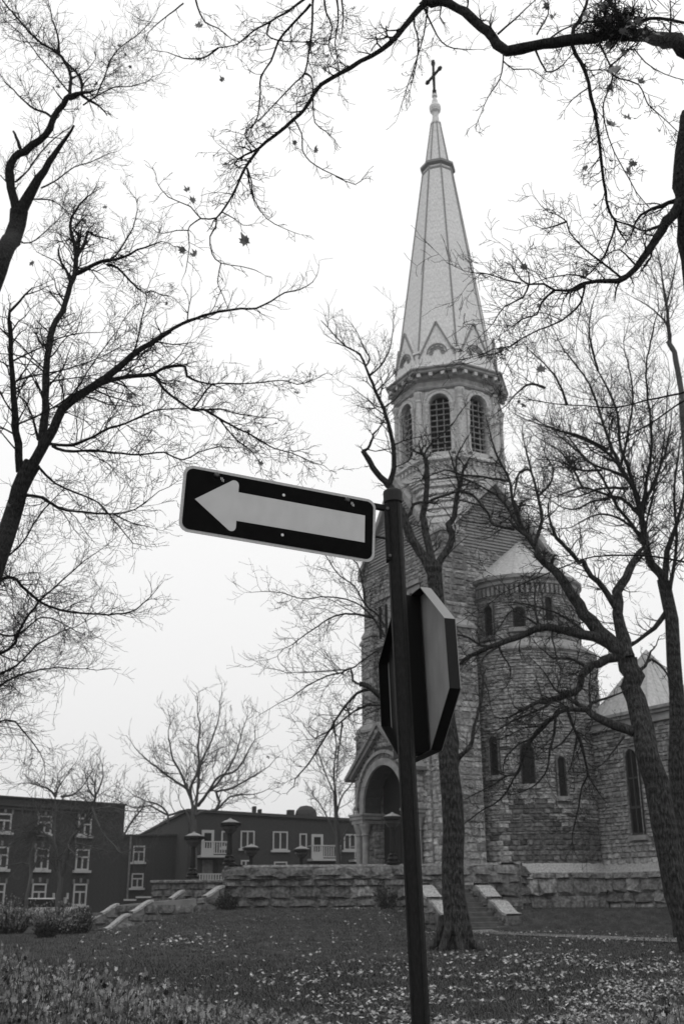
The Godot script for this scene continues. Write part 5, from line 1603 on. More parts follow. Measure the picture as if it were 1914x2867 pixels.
	limb(t, [Vector3(-1.73, 9.53, -11.2), Vector3(-1.86, 9.48, -11.27), Vector3(-1.89, 9.41, -11.31), Vector3(-1.88, 9.25, -11.39), Vector3(-1.93, 8.99, -11.52)], 0.009, 0.005, 0.3, 0.18, 1)
	limb(t, [Vector3(-1.89, 9.43, -11.3), Vector3(-2.02, 9.39, -11.24), Vector3(-2.19, 9.28, -11.15), Vector3(-2.29, 9.32, -11.1)], 0.008, 0.004, 0.25, 0.18, 1)
	limb(t, [Vector3(-1.47, 9.64, -11.22), Vector3(-1.32, 9.57, -11.26), Vector3(-1.21, 9.5, -11.3), Vector3(-1.13, 9.51, -11.31)], 0.009, 0.004, 0.25, 0.18, 1)
	limb(t, [Vector3(-1.18, 10.38, -11.33), Vector3(-1.13, 10.22, -11.39), Vector3(-1.1, 10.01, -11.46), Vector3(-0.94, 9.78, -11.56), Vector3(-0.74, 9.69, -11.63), Vector3(-0.55, 9.64, -11.69)], 0.011, 0.004, 0.25, 0.16, 1)
	limb(t, [Vector3(-0.59, 11.18, -11.39), Vector3(-0.49, 10.9, -11.31), Vector3(-0.47, 10.55, -11.21), Vector3(-0.37, 10.32, -11.13), Vector3(-0.2, 10.12, -11.04), Vector3(0.04, 9.89, -10.92), Vector3(-0.05, 9.9, -10.88), Vector3(0.18, 9.69, -10.76), Vector3(0.29, 9.75, -10.69)], 0.011, 0.005, 0.25, 0.25, 1)
	limb(t, [Vector3(2.98, 11.98, -10.9), Vector3(3.05, 11.8, -10.94), Vector3(3.16, 11.59, -11), Vector3(3.23, 11.26, -11.09), Vector3(3.29, 10.9, -11.18), Vector3(3.32, 10.6, -11.26), Vector3(3.34, 10.3, -11.33), Vector3(3.37, 10.04, -11.4), Vector3(3.4, 9.83, -11.45), Vector3(3.49, 9.67, -11.5)], 0.028, 0.017, 0.45, 0.14)
	limb(t, [Vector3(3.49, 9.67, -11.5), Vector3(3.41, 9.4, -11.47), Vector3(3.24, 9.04, -11.43), Vector3(3.01, 8.78, -11.39)], 0.017, 0.008, 0.35, 0.14)
	limb(t, [Vector3(3.49, 9.67, -11.5), Vector3(3.72, 9.6, -11.52), Vector3(3.86, 9.54, -11.53), Vector3(4.08, 9.65, -11.54)], 0.014, 0.006, 0.3, 0.14)
	limb(t, [Vector3(3.3, 11.97, -10.81), Vector3(3.35, 11.52, -10.68), Vector3(3.37, 11.13, -10.58), Vector3(3.17, 10.57, -10.42), Vector3(3.13, 10.08, -10.28), Vector3(3.15, 9.65, -10.14), Vector3(3.21, 9.3, -10.03), Vector3(3.27, 8.92, -9.9), Vector3(3.34, 8.67, -9.8)], 0.013, 0.005, 0.35, 0.16)
	limb(t, [Vector3(3.7, 11.7, -10.69), Vector3(3.46, 11.39, -10.59), Vector3(3.31, 11.19, -10.52), Vector3(3.41, 10.98, -10.45), Vector3(3.6, 10.8, -10.35), Vector3(3.64, 10.42, -10.24), Vector3(3.77, 10.12, -10.14), Vector3(3.89, 9.8, -10.02)], 0.014, 0.005, 0.35, 0.16)
	limb(t, [Vector3(3.71, 11.66, -10.68), Vector3(3.81, 11.38, -10.62), Vector3(3.99, 11.13, -10.54), Vector3(4.2, 10.97, -10.47)], 0.009, 0.005, 0.25, 0.2, 1)
	limb(t, [Vector3(2.55, 11.94, -11.01), Vector3(2.69, 11.71, -11.13), Vector3(2.86, 11.81, -11.19), Vector3(3.01, 12.02, -11.26), Vector3(3.12, 12.18, -11.31)], 0.014, 0.006, 0.35, 0.12)
	limb(t, [Vector3(2.15, 12.02, -11.11), Vector3(2.11, 11.72, -11.06), Vector3(2.06, 11.5, -11.02), Vector3(1.88, 11.14, -10.94), Vector3(1.77, 10.84, -10.88), Vector3(1.68, 10.58, -10.83)], 0.011, 0.004, 0.3, 0.16, 1)
	limb(t, [Vector3(2.13, 11.84, -11.08), Vector3(2.27, 11.74, -11.12), Vector3(2.49, 11.78, -11.16), Vector3(2.67, 11.67, -11.21)], 0.010, 0.005, 0.3, 0.16, 1)
	limb(t, [Vector3(1.16, 13.11, -11.43), Vector3(1.29, 12.86, -11.55), Vector3(1.41, 12.69, -11.63), Vector3(1.58, 12.64, -11.7), Vector3(1.85, 12.7, -11.79)], 0.015, 0.006, 0.35, 0.16, 1)
	limb(t, [Vector3(1.22, 13.09, -11.42), Vector3(1.16, 12.75, -11.57), Vector3(1.08, 12.5, -11.68), Vector3(0.96, 12.19, -11.82), Vector3(0.84, 11.85, -11.97)], 0.012, 0.005, 0.3, 0.16, 1)
	limb(t, [Vector3(1.04, 13, -11.43), Vector3(1.02, 12.76, -11.41), Vector3(1.07, 12.45, -11.38), Vector3(1.02, 12.02, -11.33), Vector3(0.94, 11.65, -11.29)], 0.015, 0.006, 0.35, 0.14)
	limb(t, [Vector3(2.1, 12.36, -11.16), Vector3(2.35, 12.59, -11.12), Vector3(2.6, 12.84, -11.08)], 0.017, 0.007, 0.3, 0.25, 1)
	limb(t, [Vector3(3.01, 11.99, -10.89), Vector3(3.04, 12.2, -10.89), Vector3(3.18, 12.44, -10.9), Vector3(3.27, 12.75, -10.9)], 0.034, 0.017, 0.5, 0.2)
	limb(t, [Vector3(3.68, 11.9, -10.7), Vector3(3.61, 12.22, -10.76), Vector3(3.53, 12.54, -10.81), Vector3(3.5, 12.78, -10.85)], 0.039, 0.029, 0.5, 0.12)
	limb(t, [Vector3(3.73, 12.07, -10.72), Vector3(3.95, 12.1, -10.64), Vector3(4.15, 12, -10.56), Vector3(4.36, 11.83, -10.46)], 0.028, 0.016, 0.4, 0.14)
	limb(t, [Vector3(2.65, 12.03, -10.98), Vector3(2.83, 12.22, -11.02), Vector3(3.06, 12.42, -11.08), Vector3(3.39, 12.56, -11.14)], 0.014, 0.007, 0.4, 0.12)
	limb(t, [Vector3(2.58, 12.2, -11), Vector3(2.77, 12.62, -11.08), Vector3(2.79, 12.95, -11.13)], 0.014, 0.007, 0.4, 0.14)
	# sprays that hang in from above the frame
	limb(t, [Vector3(1.39, 13.11, -11.37), Vector3(0.93, 13.45, -11.53), Vector3(0.02, 13.74, -11.8), Vector3(-0.48, 13.88, -11.95), Vector3(-1.13, 14.08, -12.13), Vector3(-2.2, 14.37, -12.43), Vector3(-2.39, 14.38, -12.48)], 0.048, 0.013, 0)
	limb(t, [Vector3(-0.37, 13.74, -11.92), Vector3(-0.38, 12.96, -11.73), Vector3(-0.42, 12.46, -11.61), Vector3(-0.46, 12.07, -11.51), Vector3(-0.59, 11.81, -11.42), Vector3(-0.83, 11.35, -11.26), Vector3(-1.01, 10.98, -11.14)], 0.019, 0.007, 0.4, 0.14)
	limb(t, [Vector3(-0.4, 13.63, -11.89), Vector3(-0.69, 13.39, -12.05), Vector3(-0.88, 13.22, -12.17), Vector3(-0.98, 12.97, -12.28), Vector3(-1.13, 12.79, -12.38), Vector3(-1.14, 12.59, -12.46), Vector3(-1.18, 12.27, -12.59), Vector3(-1.28, 12.1, -12.67)], 0.022, 0.009, 0.4, 0.14)
	limb(t, [Vector3(-0.47, 13.81, -11.95), Vector3(-0.71, 13.46, -11.84), Vector3(-0.95, 13.18, -11.74), Vector3(-1.21, 12.86, -11.62), Vector3(-1.4, 12.55, -11.52), Vector3(-1.63, 12.42, -11.43)], 0.022, 0.007, 0.4, 0.13)
	limb(t, [Vector3(-0.96, 13.15, -11.73), Vector3(-1, 12.9, -11.7), Vector3(-0.85, 12.78, -11.68), Vector3(-0.6, 12.72, -11.65), Vector3(-0.3, 12.66, -11.6)], 0.015, 0.006, 0.35, 0.13)
	limb(t, [Vector3(-1.63, 12.42, -11.43), Vector3(-1.77, 12.3, -11.45), Vector3(-1.89, 12.26, -11.46), Vector3(-2.1, 12.29, -11.48), Vector3(-2.32, 12.41, -11.5)], 0.015, 0.006, 0.3, 0.15, 1)
	limb(t, [Vector3(-2.14, 14.3, -12.41), Vector3(-2.11, 14.18, -12.46), Vector3(-2.01, 13.97, -12.55), Vector3(-1.81, 13.92, -12.63), Vector3(-1.62, 13.8, -12.72)], 0.016, 0.007, 0.35, 0.15)
	limb(t, [Vector3(-2.33, 14.25, -12.47), Vector3(-2.45, 14.1, -12.45), Vector3(-2.61, 13.88, -12.41), Vector3(-2.8, 13.62, -12.38), Vector3(-2.83, 13.37, -12.35)], 0.013, 0.005, 0.3, 0.2, 1)
	limb(t, [Vector3(-0.03, 13.67, -11.82), Vector3(-0.01, 13.36, -11.94), Vector3(-0.06, 13.07, -12.06), Vector3(-0, 12.73, -12.19)], 0.016, 0.006, 0.4, 0.13)
	limb(t, [Vector3(-0.21, 13.73, -11.87), Vector3(-0.18, 13.46, -11.88), Vector3(-0.09, 13.19, -11.89), Vector3(-0.15, 12.89, -11.9), Vector3(-0.06, 12.62, -11.91)], 0.016, 0.006, 0.4, 0.13)
	limb(t, [Vector3(0.04, 13.67, -11.82), Vector3(0.06, 13.22, -11.77), Vector3(0.03, 12.87, -11.73)], 0.016, 0.006, 0.4, 0.12)
	limb(t, [Vector3(-0.46, 12.04, -11.5), Vector3(-0.38, 11.98, -11.49), Vector3(-0.35, 11.77, -11.46), Vector3(-0.37, 11.61, -11.44)], 0.015, 0.006, 0.3, 0.12)
	limb(t, [Vector3(-0.35, 11.54, -11.4), Vector3(-0.32, 11.07, -11.31), Vector3(-0.18, 10.89, -11.26), Vector3(-0.06, 10.71, -11.21)], 0.012, 0.005, 0.25, 0.16, 1)
	limb(t, [Vector3(-1.05, 10.69, -11.38), Vector3(-1.16, 10.77, -11.32), Vector3(-1.22, 10.87, -11.27), Vector3(-1.07, 10.98, -11.19)], 0.011, 0.005, 0.35, 0.1)
	limb(t, [Vector3(-1.13, 10.49, -11.35), Vector3(-1.32, 10.51, -11.29), Vector3(-1.43, 10.58, -11.24)], 0.011, 0.005, 0.3, 0.1)
	limb(t, [Vector3(-1.18, 10.38, -11.33), Vector3(-1.15, 10.17, -11.37), Vector3(-1.1, 9.96, -11.4)], 0.014, 0.006, 0.3, 0.1)
	finish(t, 14, 0.12)
	for e in [[Vector3(-1.538, 8.317, -9), 0.12], [Vector3(-1.478, 8.185, -9), 0.12], [Vector3(-0.955, 7.795, -9.1), 0.18], [Vector3(-1.557, 7.618, -9), 0.14], [Vector3(-1.43, 7.562, -9), 0.13], [Vector3(-0.252, 8.795, -9), 0.11], [Vector3(-1.231, 9.702, -9), 0.1], [Vector3(-0.951, 9.038, -9), 0.09], [Vector3(-1.152, 8.622, -9), 0.08], [Vector3(-0.783, 9.114, -9), 0.09], [Vector3(-0.465, 8.892, -9), 0.09],
			[Vector3(2.914, 9.855, -9.1), 0.3], [Vector3(2.814, 9.166, -9.1), 0.17], [Vector3(2.994, 9.254, -9.1), 0.17], [Vector3(2.948, 8.584, -9.1), 0.19], [Vector3(0.072, 10.217, -9), 0.11], [Vector3(2.338, 10.613, -9.1), 0.14], [Vector3(2.211, 10.524, -9.1), 0.12], [Vector3(-0.132, 9.989, -9), 0.12], [Vector3(2.598, 8.833, -9), 0.09], [Vector3(2.539, 8.099, -9), 0.09], [Vector3(2.749, 8.627, -9), 0.09]]:
		var lb := Basis(Vector3(0.5, 0, 1).normalized(), rng.randf_range(-1.2, 1.2)) * Basis(Vector3.UP, rng.randf_range(-0.7, 0.7)) * Basis(Vector3.RIGHT, rng.randf_range(-0.5, 0.5))
		part("leaf", maple_leaf[rng.randi() % 4], M.hanging_leaf, t.root, Transform3D(lb.scaled_local(Vector3(e[1] * rng.randf_range(0.45, 0.7), e[1] * 0.85, e[1] * 1.7)), e[0] - t.root.position))
	var nest := thing("squirrel_nest", "untidy clump of twigs and leaves lodged on the thick limb at the top right", "nest", Vector3(3.05, 10.584, -9.2))
	var nm := MB.new()
	for k in 420:
		var p := Vector3(rng.randfn() * 0.17, rng.randfn() * 0.1, rng.randfn() * 0.12)
		var d := Vector3(rng.randfn(), rng.randfn() * 0.7, rng.randfn()).normalized() * rng.randf_range(0.05, 0.2)
		nm.tube(PackedVector3Array([p - d, p + Vector3(rng.randfn(), rng.randfn(), rng.randfn()) * 0.02, p + d]), PackedFloat32Array([0.005, 0.005, 0.003]), 3)
	part("twigs", nm, M.bark_dark, nest).set_meta("kind", "stuff")
	for k in 60:
		var b := Basis(Vector3(rng.randfn(), rng.randfn(), rng.randfn()).normalized(), rng.randf() * TAU).scaled(Vector3.ONE * rng.randf_range(0.06, 0.12))
		part("leaf", maple_leaf[k % 4], M.hanging_leaf, nest, Transform3D(b, Vector3(rng.randfn() * 0.2, rng.randfn() * 0.1, rng.randfn() * 0.12)))
	# trunk and low limb at the right edge
	t = tree("maple_tree", "bare maple at the right edge, only its trunk's rim and one sinuous limb in view", Vector3(5.0, 0.05, -12.0), M.bark_dark, "", 0.05)
	limb(t, [Vector3(4.29, -0.6, -12), Vector3(4.38, 2.29, -12), Vector3(4.51, 6.33, -12), Vector3(4.62, 10, -12), Vector3(4.61, 10.59, -12), Vector3(4.71, 11.19, -12), Vector3(4.85, 11.73, -12)], 0.129, 0.156, 0)
	limb(t, [Vector3(4.56, 10.33, -12), Vector3(4.44, 10.15, -11.95), Vector3(4.27, 9.93, -11.89), Vector3(4.06, 9.58, -11.8), Vector3(3.85, 9.25, -11.71), Vector3(3.59, 8.91, -11.6), Vector3(3.33, 8.81, -11.53), Vector3(3.01, 8.72, -11.43)], 0.076, 0.024, 0.5, 0.25)
	limb(t, [Vector3(3.01, 8.72, -11.43), Vector3(2.88, 8.59, -11.37), Vector3(2.6, 8.52, -11.26), Vector3(2.45, 8.56, -11.19), Vector3(2.26, 8.52, -11.12), Vector3(2.15, 8.55, -11.06)], 0.024, 0.010, 0.6, 0.12)
	limb(t, [Vector3(4.52, 10.37, -12), Vector3(4.4, 10.34, -12.07), Vector3(4.21, 10.33, -12.17), Vector3(4.07, 10.29, -12.25), Vector3(3.98, 10.16, -12.33)], 0.038, 0.012, 0.5, 0.14)
	limb(t, [Vector3(3.52, 8.88, -11.58), Vector3(3.29, 9.13, -11.6), Vector3(3.07, 9.36, -11.61), Vector3(2.92, 9.6, -11.61), Vector3(2.9, 9.75, -11.62), Vector3(2.79, 9.85, -11.62)], 0.016, 0.008, 0.6, 0.11)
	limb(t, [Vector3(3.02, 8.81, -11.43), Vector3(2.82, 8.83, -11.41), Vector3(2.55, 8.77, -11.39), Vector3(2.32, 8.67, -11.37)], 0.011, 0.005, 0.5, 0.13)
	limb(t, [Vector3(3, 8.7, -11.42), Vector3(2.92, 8.41, -11.36), Vector3(2.65, 8.11, -11.28), Vector3(2.35, 7.94, -11.2), Vector3(2.11, 7.78, -11.14), Vector3(1.93, 7.63, -11.09)], 0.016, 0.006, 0.6, 0.12)
	limb(t, [Vector3(2.58, 8.5, -11.25), Vector3(2.42, 8.36, -11.27), Vector3(2.36, 8.2, -11.29), Vector3(2.19, 8.15, -11.3), Vector3(2.04, 8.04, -11.32)], 0.016, 0.006, 0.6, 0.12)
	limb(t, [Vector3(2.25, 8.5, -11.11), Vector3(2.18, 8.36, -11.16), Vector3(1.96, 8.28, -11.24), Vector3(1.83, 8.1, -11.32), Vector3(1.72, 8, -11.36)], 0.013, 0.005, 0.6, 0.11)
	limb(t, [Vector3(2.15, 8.5, -11.07), Vector3(1.95, 8.55, -11.06), Vector3(1.76, 8.62, -11.05), Vector3(1.57, 8.63, -11.04)], 0.013, 0.005, 0.6, 0.11)
	limb(t, [Vector3(2.26, 8.52, -11.12), Vector3(2.25, 8.67, -11.1), Vector3(2.14, 8.85, -11.09)], 0.010, 0.005, 0.5, 0.12)
	limb(t, [Vector3(2.9, 9.75, -11.62), Vector3(2.7, 9.62, -11.54), Vector3(2.54, 9.55, -11.48)], 0.014, 0.006, 0.5, 0.1)
	limb(t, [Vector3(3.74, 9.12, -11.67), Vector3(3.59, 9.43, -11.78), Vector3(3.46, 9.41, -11.84), Vector3(3.37, 9.34, -11.89)], 0.014, 0.006, 0.4, 0.14)
	limb(t, [Vector3(4.23, 9.88, -11.88), Vector3(3.98, 9.71, -11.78), Vector3(3.81, 9.7, -11.71)], 0.017, 0.008, 0.4, 0.14)
	limb(t, [Vector3(4.44, 7.56, -12), Vector3(4.19, 7.48, -12), Vector3(3.77, 7.39, -12), Vector3(3.38, 7.29, -11.99), Vector3(3.01, 7.32, -11.99), Vector3(2.64, 7.35, -11.99), Vector3(2.26, 7.42, -11.99)], 0.014, 0.005, 0.5, 0.25)
	limb(t, [Vector3(4.43, 7.47, -12), Vector3(4.21, 7.39, -12.09), Vector3(3.92, 7.21, -12.21), Vector3(3.54, 7.04, -12.37), Vector3(3.2, 6.95, -12.5)], 0.014, 0.006, 0.5, 0.25)
	limb(t, [Vector3(4.41, 5.17, -12), Vector3(3.89, 5.25, -11.81), Vector3(3.41, 5.26, -11.63), Vector3(2.81, 5.18, -11.41), Vector3(2.43, 5.02, -11.27), Vector3(2.09, 4.85, -11.13), Vector3(1.69, 4.64, -10.96)], 0.015, 0.005, 0.6, 0.25)
	limb(t, [Vector3(2.11, 7.78, -11.14), Vector3(2, 7.71, -11.17), Vector3(1.8, 7.7, -11.22), Vector3(1.64, 7.64, -11.26), Vector3(1.33, 7.6, -11.33)], 0.007, 0.004, 0.4, 0.3)
	limb(t, [Vector3(2.65, 8.11, -11.28), Vector3(2.38, 8.31, -11.42), Vector3(2.21, 8.08, -11.57), Vector3(2.07, 7.83, -11.7), Vector3(1.98, 7.65, -11.8)], 0.007, 0.004, 0.4, 0.3)
	finish(t, 7, 0.13)
	# the tree with the straight trunk behind the stop sign
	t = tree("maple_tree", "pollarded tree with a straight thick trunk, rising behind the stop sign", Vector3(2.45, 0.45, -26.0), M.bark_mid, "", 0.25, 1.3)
	limb(t, [Vector3(2.51, 0.4, -26), Vector3(2.5, 0.81, -26), Vector3(2.5, 1.69, -26), Vector3(2.53, 3.13, -26), Vector3(2.54, 4.53, -26), Vector3(2.53, 5.81, -26.23), Vector3(2.45, 7.56, -26.3), Vector3(2.39, 8.81, -26.34), Vector3(2.37, 9.63, -26.37)], 0.304, 0.185, 0)
	limb(t, [Vector3(2.35, 9.33, -26.36), Vector3(2.2, 9.78, -26.49), Vector3(2.02, 10.12, -26.6), Vector3(1.84, 10.52, -26.71), Vector3(1.68, 11, -26.85), Vector3(1.53, 11.55, -26.99), Vector3(1.34, 12.01, -27.12), Vector3(1.25, 12.23, -27.18)], 0.134, 0.095, 0.7, 0.6, 2, 0.3, false)
	limb(t, [Vector3(1.27, 12.18, -27.16), Vector3(1.07, 12.4, -27.04), Vector3(0.83, 12.6, -26.9), Vector3(0.72, 12.82, -26.79), Vector3(0.57, 13.03, -26.68)], 0.089, 0.071, 0.5, 0.5, 1, 0.3, false)
	limb(t, [Vector3(0.58, 13.02, -26.69), Vector3(0.72, 13.09, -26.68), Vector3(0.81, 13.28, -26.66), Vector3(0.87, 13.5, -26.65), Vector3(0.96, 13.6, -26.64)], 0.047, 0.024, 1.2, 0.3)
	limb(t, [Vector3(1.23, 12.12, -27.15), Vector3(1.32, 12.29, -27.08), Vector3(1.42, 12.63, -26.94), Vector3(1.4, 13.18, -26.73), Vector3(1.27, 13.76, -26.5), Vector3(1.15, 14.13, -26.35), Vector3(0.93, 14.55, -26.16), Vector3(0.78, 14.89, -26.02), Vector3(0.67, 15.18, -25.9), Vector3(0.57, 15.38, -25.81), Vector3(0.44, 15.51, -25.74)], 0.083, 0.030, 1.6, 0.3)
	limb(t, [Vector3(1.14, 14.14, -26.34), Vector3(1.47, 14.46, -26.48), Vector3(1.7, 14.8, -26.59)], 0.030, 0.018, 1.0, 0.3)
	limb(t, [Vector3(0.78, 14.94, -26), Vector3(1.06, 15.19, -25.93), Vector3(1.22, 15.43, -25.87), Vector3(1.34, 15.71, -25.8), Vector3(1.41, 16.12, -25.72)], 0.030, 0.014, 1.0, 0.35)
	limb(t, [Vector3(0.95, 14.56, -26.17), Vector3(1.21, 14.82, -26.15), Vector3(1.47, 15.09, -26.13)], 0.024, 0.014, 0.8, 0.35)
	limb(t, [Vector3(0.67, 15.18, -25.9), Vector3(0.79, 15.48, -26.02), Vector3(0.64, 15.84, -26.16), Vector3(0.52, 16.29, -26.33)], 0.030, 0.015, 1.0, 0.3)
	limb(t, [Vector3(2.36, 9.33, -26.36), Vector3(2.32, 9.86, -26.53), Vector3(2.24, 10.39, -26.7), Vector3(2.17, 11.01, -26.9), Vector3(2.14, 11.29, -26.98), Vector3(2.28, 11.72, -27.11), Vector3(2.35, 12.44, -27.32), Vector3(2.34, 13.11, -27.51)], 0.112, 0.067, 0.9, 0.4)
	limb(t, [Vector3(2.4, 9.27, -26.36), Vector3(2.5, 9.81, -26.59), Vector3(2.83, 10.38, -26.85), Vector3(2.93, 10.8, -27.03), Vector3(2.85, 11.03, -27.13), Vector3(3.02, 11.32, -27.26), Vector3(3.2, 12.07, -27.55), Vector3(3.35, 12.68, -27.78)], 0.112, 0.061, 0.9, 0.4)
	limb(t, [Vector3(2.24, 11.61, -27.08), Vector3(2.49, 11.76, -27.06), Vector3(2.79, 11.85, -27.05), Vector3(3.18, 11.97, -27.03)], 0.047, 0.024, 0.7, 0.3)
	limb(t, [Vector3(1.69, 11.07, -26.86), Vector3(1.84, 11.31, -26.86), Vector3(1.93, 11.53, -26.86), Vector3(2.23, 11.59, -26.85)], 0.052, 0.035, 0.5, 0.4)
	limb(t, [Vector3(2.23, 12.45, -27.33), Vector3(2.32, 12.78, -27.4), Vector3(2.31, 13.26, -27.49), Vector3(2.49, 13.57, -27.56), Vector3(2.83, 13.93, -27.66), Vector3(3.14, 14.28, -27.76), Vector3(3.47, 14.8, -27.87)], 0.042, 0.015, 0.9, 0.3)
	limb(t, [Vector3(3.11, 11.9, -27.48), Vector3(3.22, 12.29, -27.47), Vector3(3.15, 12.7, -27.46), Vector3(3.01, 13.24, -27.45), Vector3(2.92, 13.52, -27.44)], 0.042, 0.015, 0.9, 0.3)
	limb(t, [Vector3(3.15, 12.73, -27.46), Vector3(3.19, 13.14, -27.37), Vector3(3.35, 13.42, -27.3), Vector3(3.48, 13.63, -27.25)], 0.036, 0.015, 0.8, 0.3)
	limb(t, [Vector3(3.18, 11.97, -27.03), Vector3(3.5, 11.86, -27), Vector3(3.77, 11.52, -26.96), Vector3(3.93, 11.26, -26.93), Vector3(3.97, 11, -26.9)], 0.047, 0.017, 0.7, 0.3)
	limb(t, [Vector3(2.46, 6.19, -26), Vector3(1.61, 6.03, -25.68), Vector3(1.08, 6.21, -25.45), Vector3(0.85, 6.11, -25.36), Vector3(0.62, 6.32, -25.23), Vector3(0.39, 6.37, -25.13)], 0.085, 0.062, 0.5, 0.5, 1, 0.5, false)
	limb(t, [Vector3(0.71, 6.28, -25.27), Vector3(0.34, 6.16, -25.22), Vector3(-0.03, 5.74, -25.14), Vector3(-0.26, 5.37, -25.08), Vector3(-0.57, 4.87, -25), Vector3(-0.79, 4.52, -24.94), Vector3(-1.09, 4.17, -24.88)], 0.041, 0.015, 1.1, 0.25)
	limb(t, [Vector3(2.42, 6.03, -26), Vector3(1.54, 6.01, -26.49), Vector3(0.92, 6.15, -26.83), Vector3(0.46, 6.15, -27.07), Vector3(-0.03, 5.86, -27.38), Vector3(-0.28, 5.69, -27.54), Vector3(-0.73, 5.48, -27.8)], 0.042, 0.017, 1.1, 0.25)
	limb(t, [Vector3(-0.03, 5.81, -27.4), Vector3(-0.07, 5.45, -27.6), Vector3(-0.14, 5.04, -27.83), Vector3(-0.19, 4.45, -28.15)], 0.028, 0.011, 0.8, 0.3)
	limb(t, [Vector3(0.36, 6.37, -25.13), Vector3(0.23, 6.47, -25.16), Vector3(0.18, 6.76, -25.19), Vector3(-0.02, 6.67, -25.23), Vector3(-0.39, 6.59, -25.28), Vector3(-0.86, 6.37, -25.35), Vector3(-1.23, 6.11, -25.41)], 0.031, 0.012, 1.2, 0.22)
	limb(t, [Vector3(2.42, 7.6, -26), Vector3(1.57, 8.05, -26), Vector3(1.14, 7.89, -26), Vector3(0.86, 8.29, -26), Vector3(0.57, 8.54, -26), Vector3(0.28, 9.04, -26), Vector3(-0.11, 9.35, -26), Vector3(-0.5, 9.97, -26)], 0.038, 0.013, 1.3, 0.22)
	limb(t, [Vector3(2.43, 7.27, -26), Vector3(1.55, 7.57, -25.84), Vector3(1.08, 7.63, -25.75), Vector3(0.75, 8.1, -25.65), Vector3(0.32, 8.47, -25.55), Vector3(-0.39, 8.59, -25.42), Vector3(-0.96, 8.51, -25.32), Vector3(-1.48, 8.64, -25.22)], 0.032, 0.013, 1.3, 0.22)
	limb(t, [Vector3(0.75, 8.1, -25.65), Vector3(0.32, 8.15, -25.46), Vector3(-0.2, 8.04, -25.22), Vector3(-0.85, 7.53, -24.87), Vector3(-1.2, 7.21, -24.66)], 0.032, 0.012, 1.1, 0.22)
	limb(t, [Vector3(2.44, 6.83, -26), Vector3(1.64, 7.01, -25.8), Vector3(1.07, 7.36, -25.62), Vector3(0.54, 7.05, -25.48), Vector3(0.21, 6.79, -25.38), Vector3(-0.25, 6.72, -25.26), Vector3(-0.89, 6.65, -25.09)], 0.032, 0.012, 1.1, 0.22)
	limb(t, [Vector3(0.57, 8.54, -26), Vector3(0.44, 9.53, -26.27), Vector3(0.24, 9.88, -26.37)], 0.033, 0.014, 0.9, 0.25)
	limb(t, [Vector3(2.61, 4.33, -26), Vector3(2.81, 4.82, -26.21), Vector3(3.06, 5.02, -26.33), Vector3(3.18, 5.44, -26.49), Vector3(3.47, 6.35, -26.84), Vector3(3.57, 6.85, -27.02)], 0.062, 0.028, 0.7, 0.5, 1)
	limb(t, [Vector3(3.91, 11, -26.9), Vector3(3.56, 10.99, -26.85), Vector3(3.2, 11.03, -26.8)], 0.023, 0.012, 0.6, 0.25)
	for k in 7:                                            # root flare
		var a := k * TAU / 7 + 0.3
		var d := Vector3(sin(a), 0, cos(a))
		limb(t, [t.root.position + d * 0.18 + Vector3.UP * 0.75, t.root.position + d * 0.33 + Vector3.UP * 0.28, t.root.position + d * (0.6 + 0.1 * (k % 2)) + Vector3.UP * -0.03], 0.13, 0.07)
	finish(t, 3, 0.13)
	# the leaning tree at the right
	t = tree("maple_tree", "leaning dark tree at the right with heavy twisted limbs before the apse", Vector3(7.6, 0.45, -25.0), M.bark_mid, "", 0.1, 1.25)
	limb(t, [Vector3(7.62, 0.24, -25), Vector3(7.48, 1.12, -25), Vector3(7.29, 2.06, -25), Vector3(7.21, 3.09, -25), Vector3(7.09, 4.12, -25), Vector3(6.97, 4.77, -25), Vector3(7.02, 5.98, -25.54), Vector3(6.94, 6.65, -25.6), Vector3(6.9, 7.06, -25.63)], 0.316, 0.246, 0)
	limb(t, [Vector3(6.91, 7.02, -25.63), Vector3(6.82, 7.23, -25.69), Vector3(6.51, 7.56, -25.83), Vector3(6.18, 8.07, -26.01), Vector3(5.95, 8.54, -26.16), Vector3(5.72, 9.1, -26.33), Vector3(5.5, 9.5, -26.46)], 0.210, 0.116, 0.80, 0.35)
	limb(t, [Vector3(5.52, 9.48, -26.45), Vector3(5.22, 9.77, -26.53), Vector3(5.05, 10.04, -26.6), Vector3(5.09, 10.1, -26.61), Vector3(4.85, 10.56, -26.71), Vector3(4.54, 10.9, -26.8)], 0.106, 0.045, 0.80, 0.21)
	limb(t, [Vector3(5.23, 9.78, -26.53), Vector3(5.05, 10.29, -26.62), Vector3(5.29, 11, -26.73), Vector3(5.25, 11.79, -26.85), Vector3(5.14, 12.61, -26.97), Vector3(5.07, 13.09, -27.05)], 0.068, 0.026, 1.00, 0.17)
	limb(t, [Vector3(5.12, 10.1, -26.59), Vector3(4.77, 10.84, -26.8), Vector3(4.61, 11.66, -26.99), Vector3(4.56, 12.36, -27.15), Vector3(4.32, 13.08, -27.33), Vector3(4.19, 13.67, -27.46)], 0.064, 0.026, 1.00, 0.17)
	limb(t, [Vector3(4.56, 10.77, -26.78), Vector3(4.17, 10.85, -26.73), Vector3(3.94, 10.93, -26.69), Vector3(3.89, 11.16, -26.66), Vector3(3.66, 11.4, -26.61), Vector3(3.2, 11.5, -26.54)], 0.044, 0.020, 0.90, 0.17)
	limb(t, [Vector3(4.87, 10.5, -26.7), Vector3(4.61, 11.03, -26.82), Vector3(4.31, 11.64, -26.95), Vector3(4.04, 11.93, -27.03), Vector3(3.53, 12.3, -27.16), Vector3(3.19, 12.46, -27.23)], 0.044, 0.020, 0.90, 0.17)
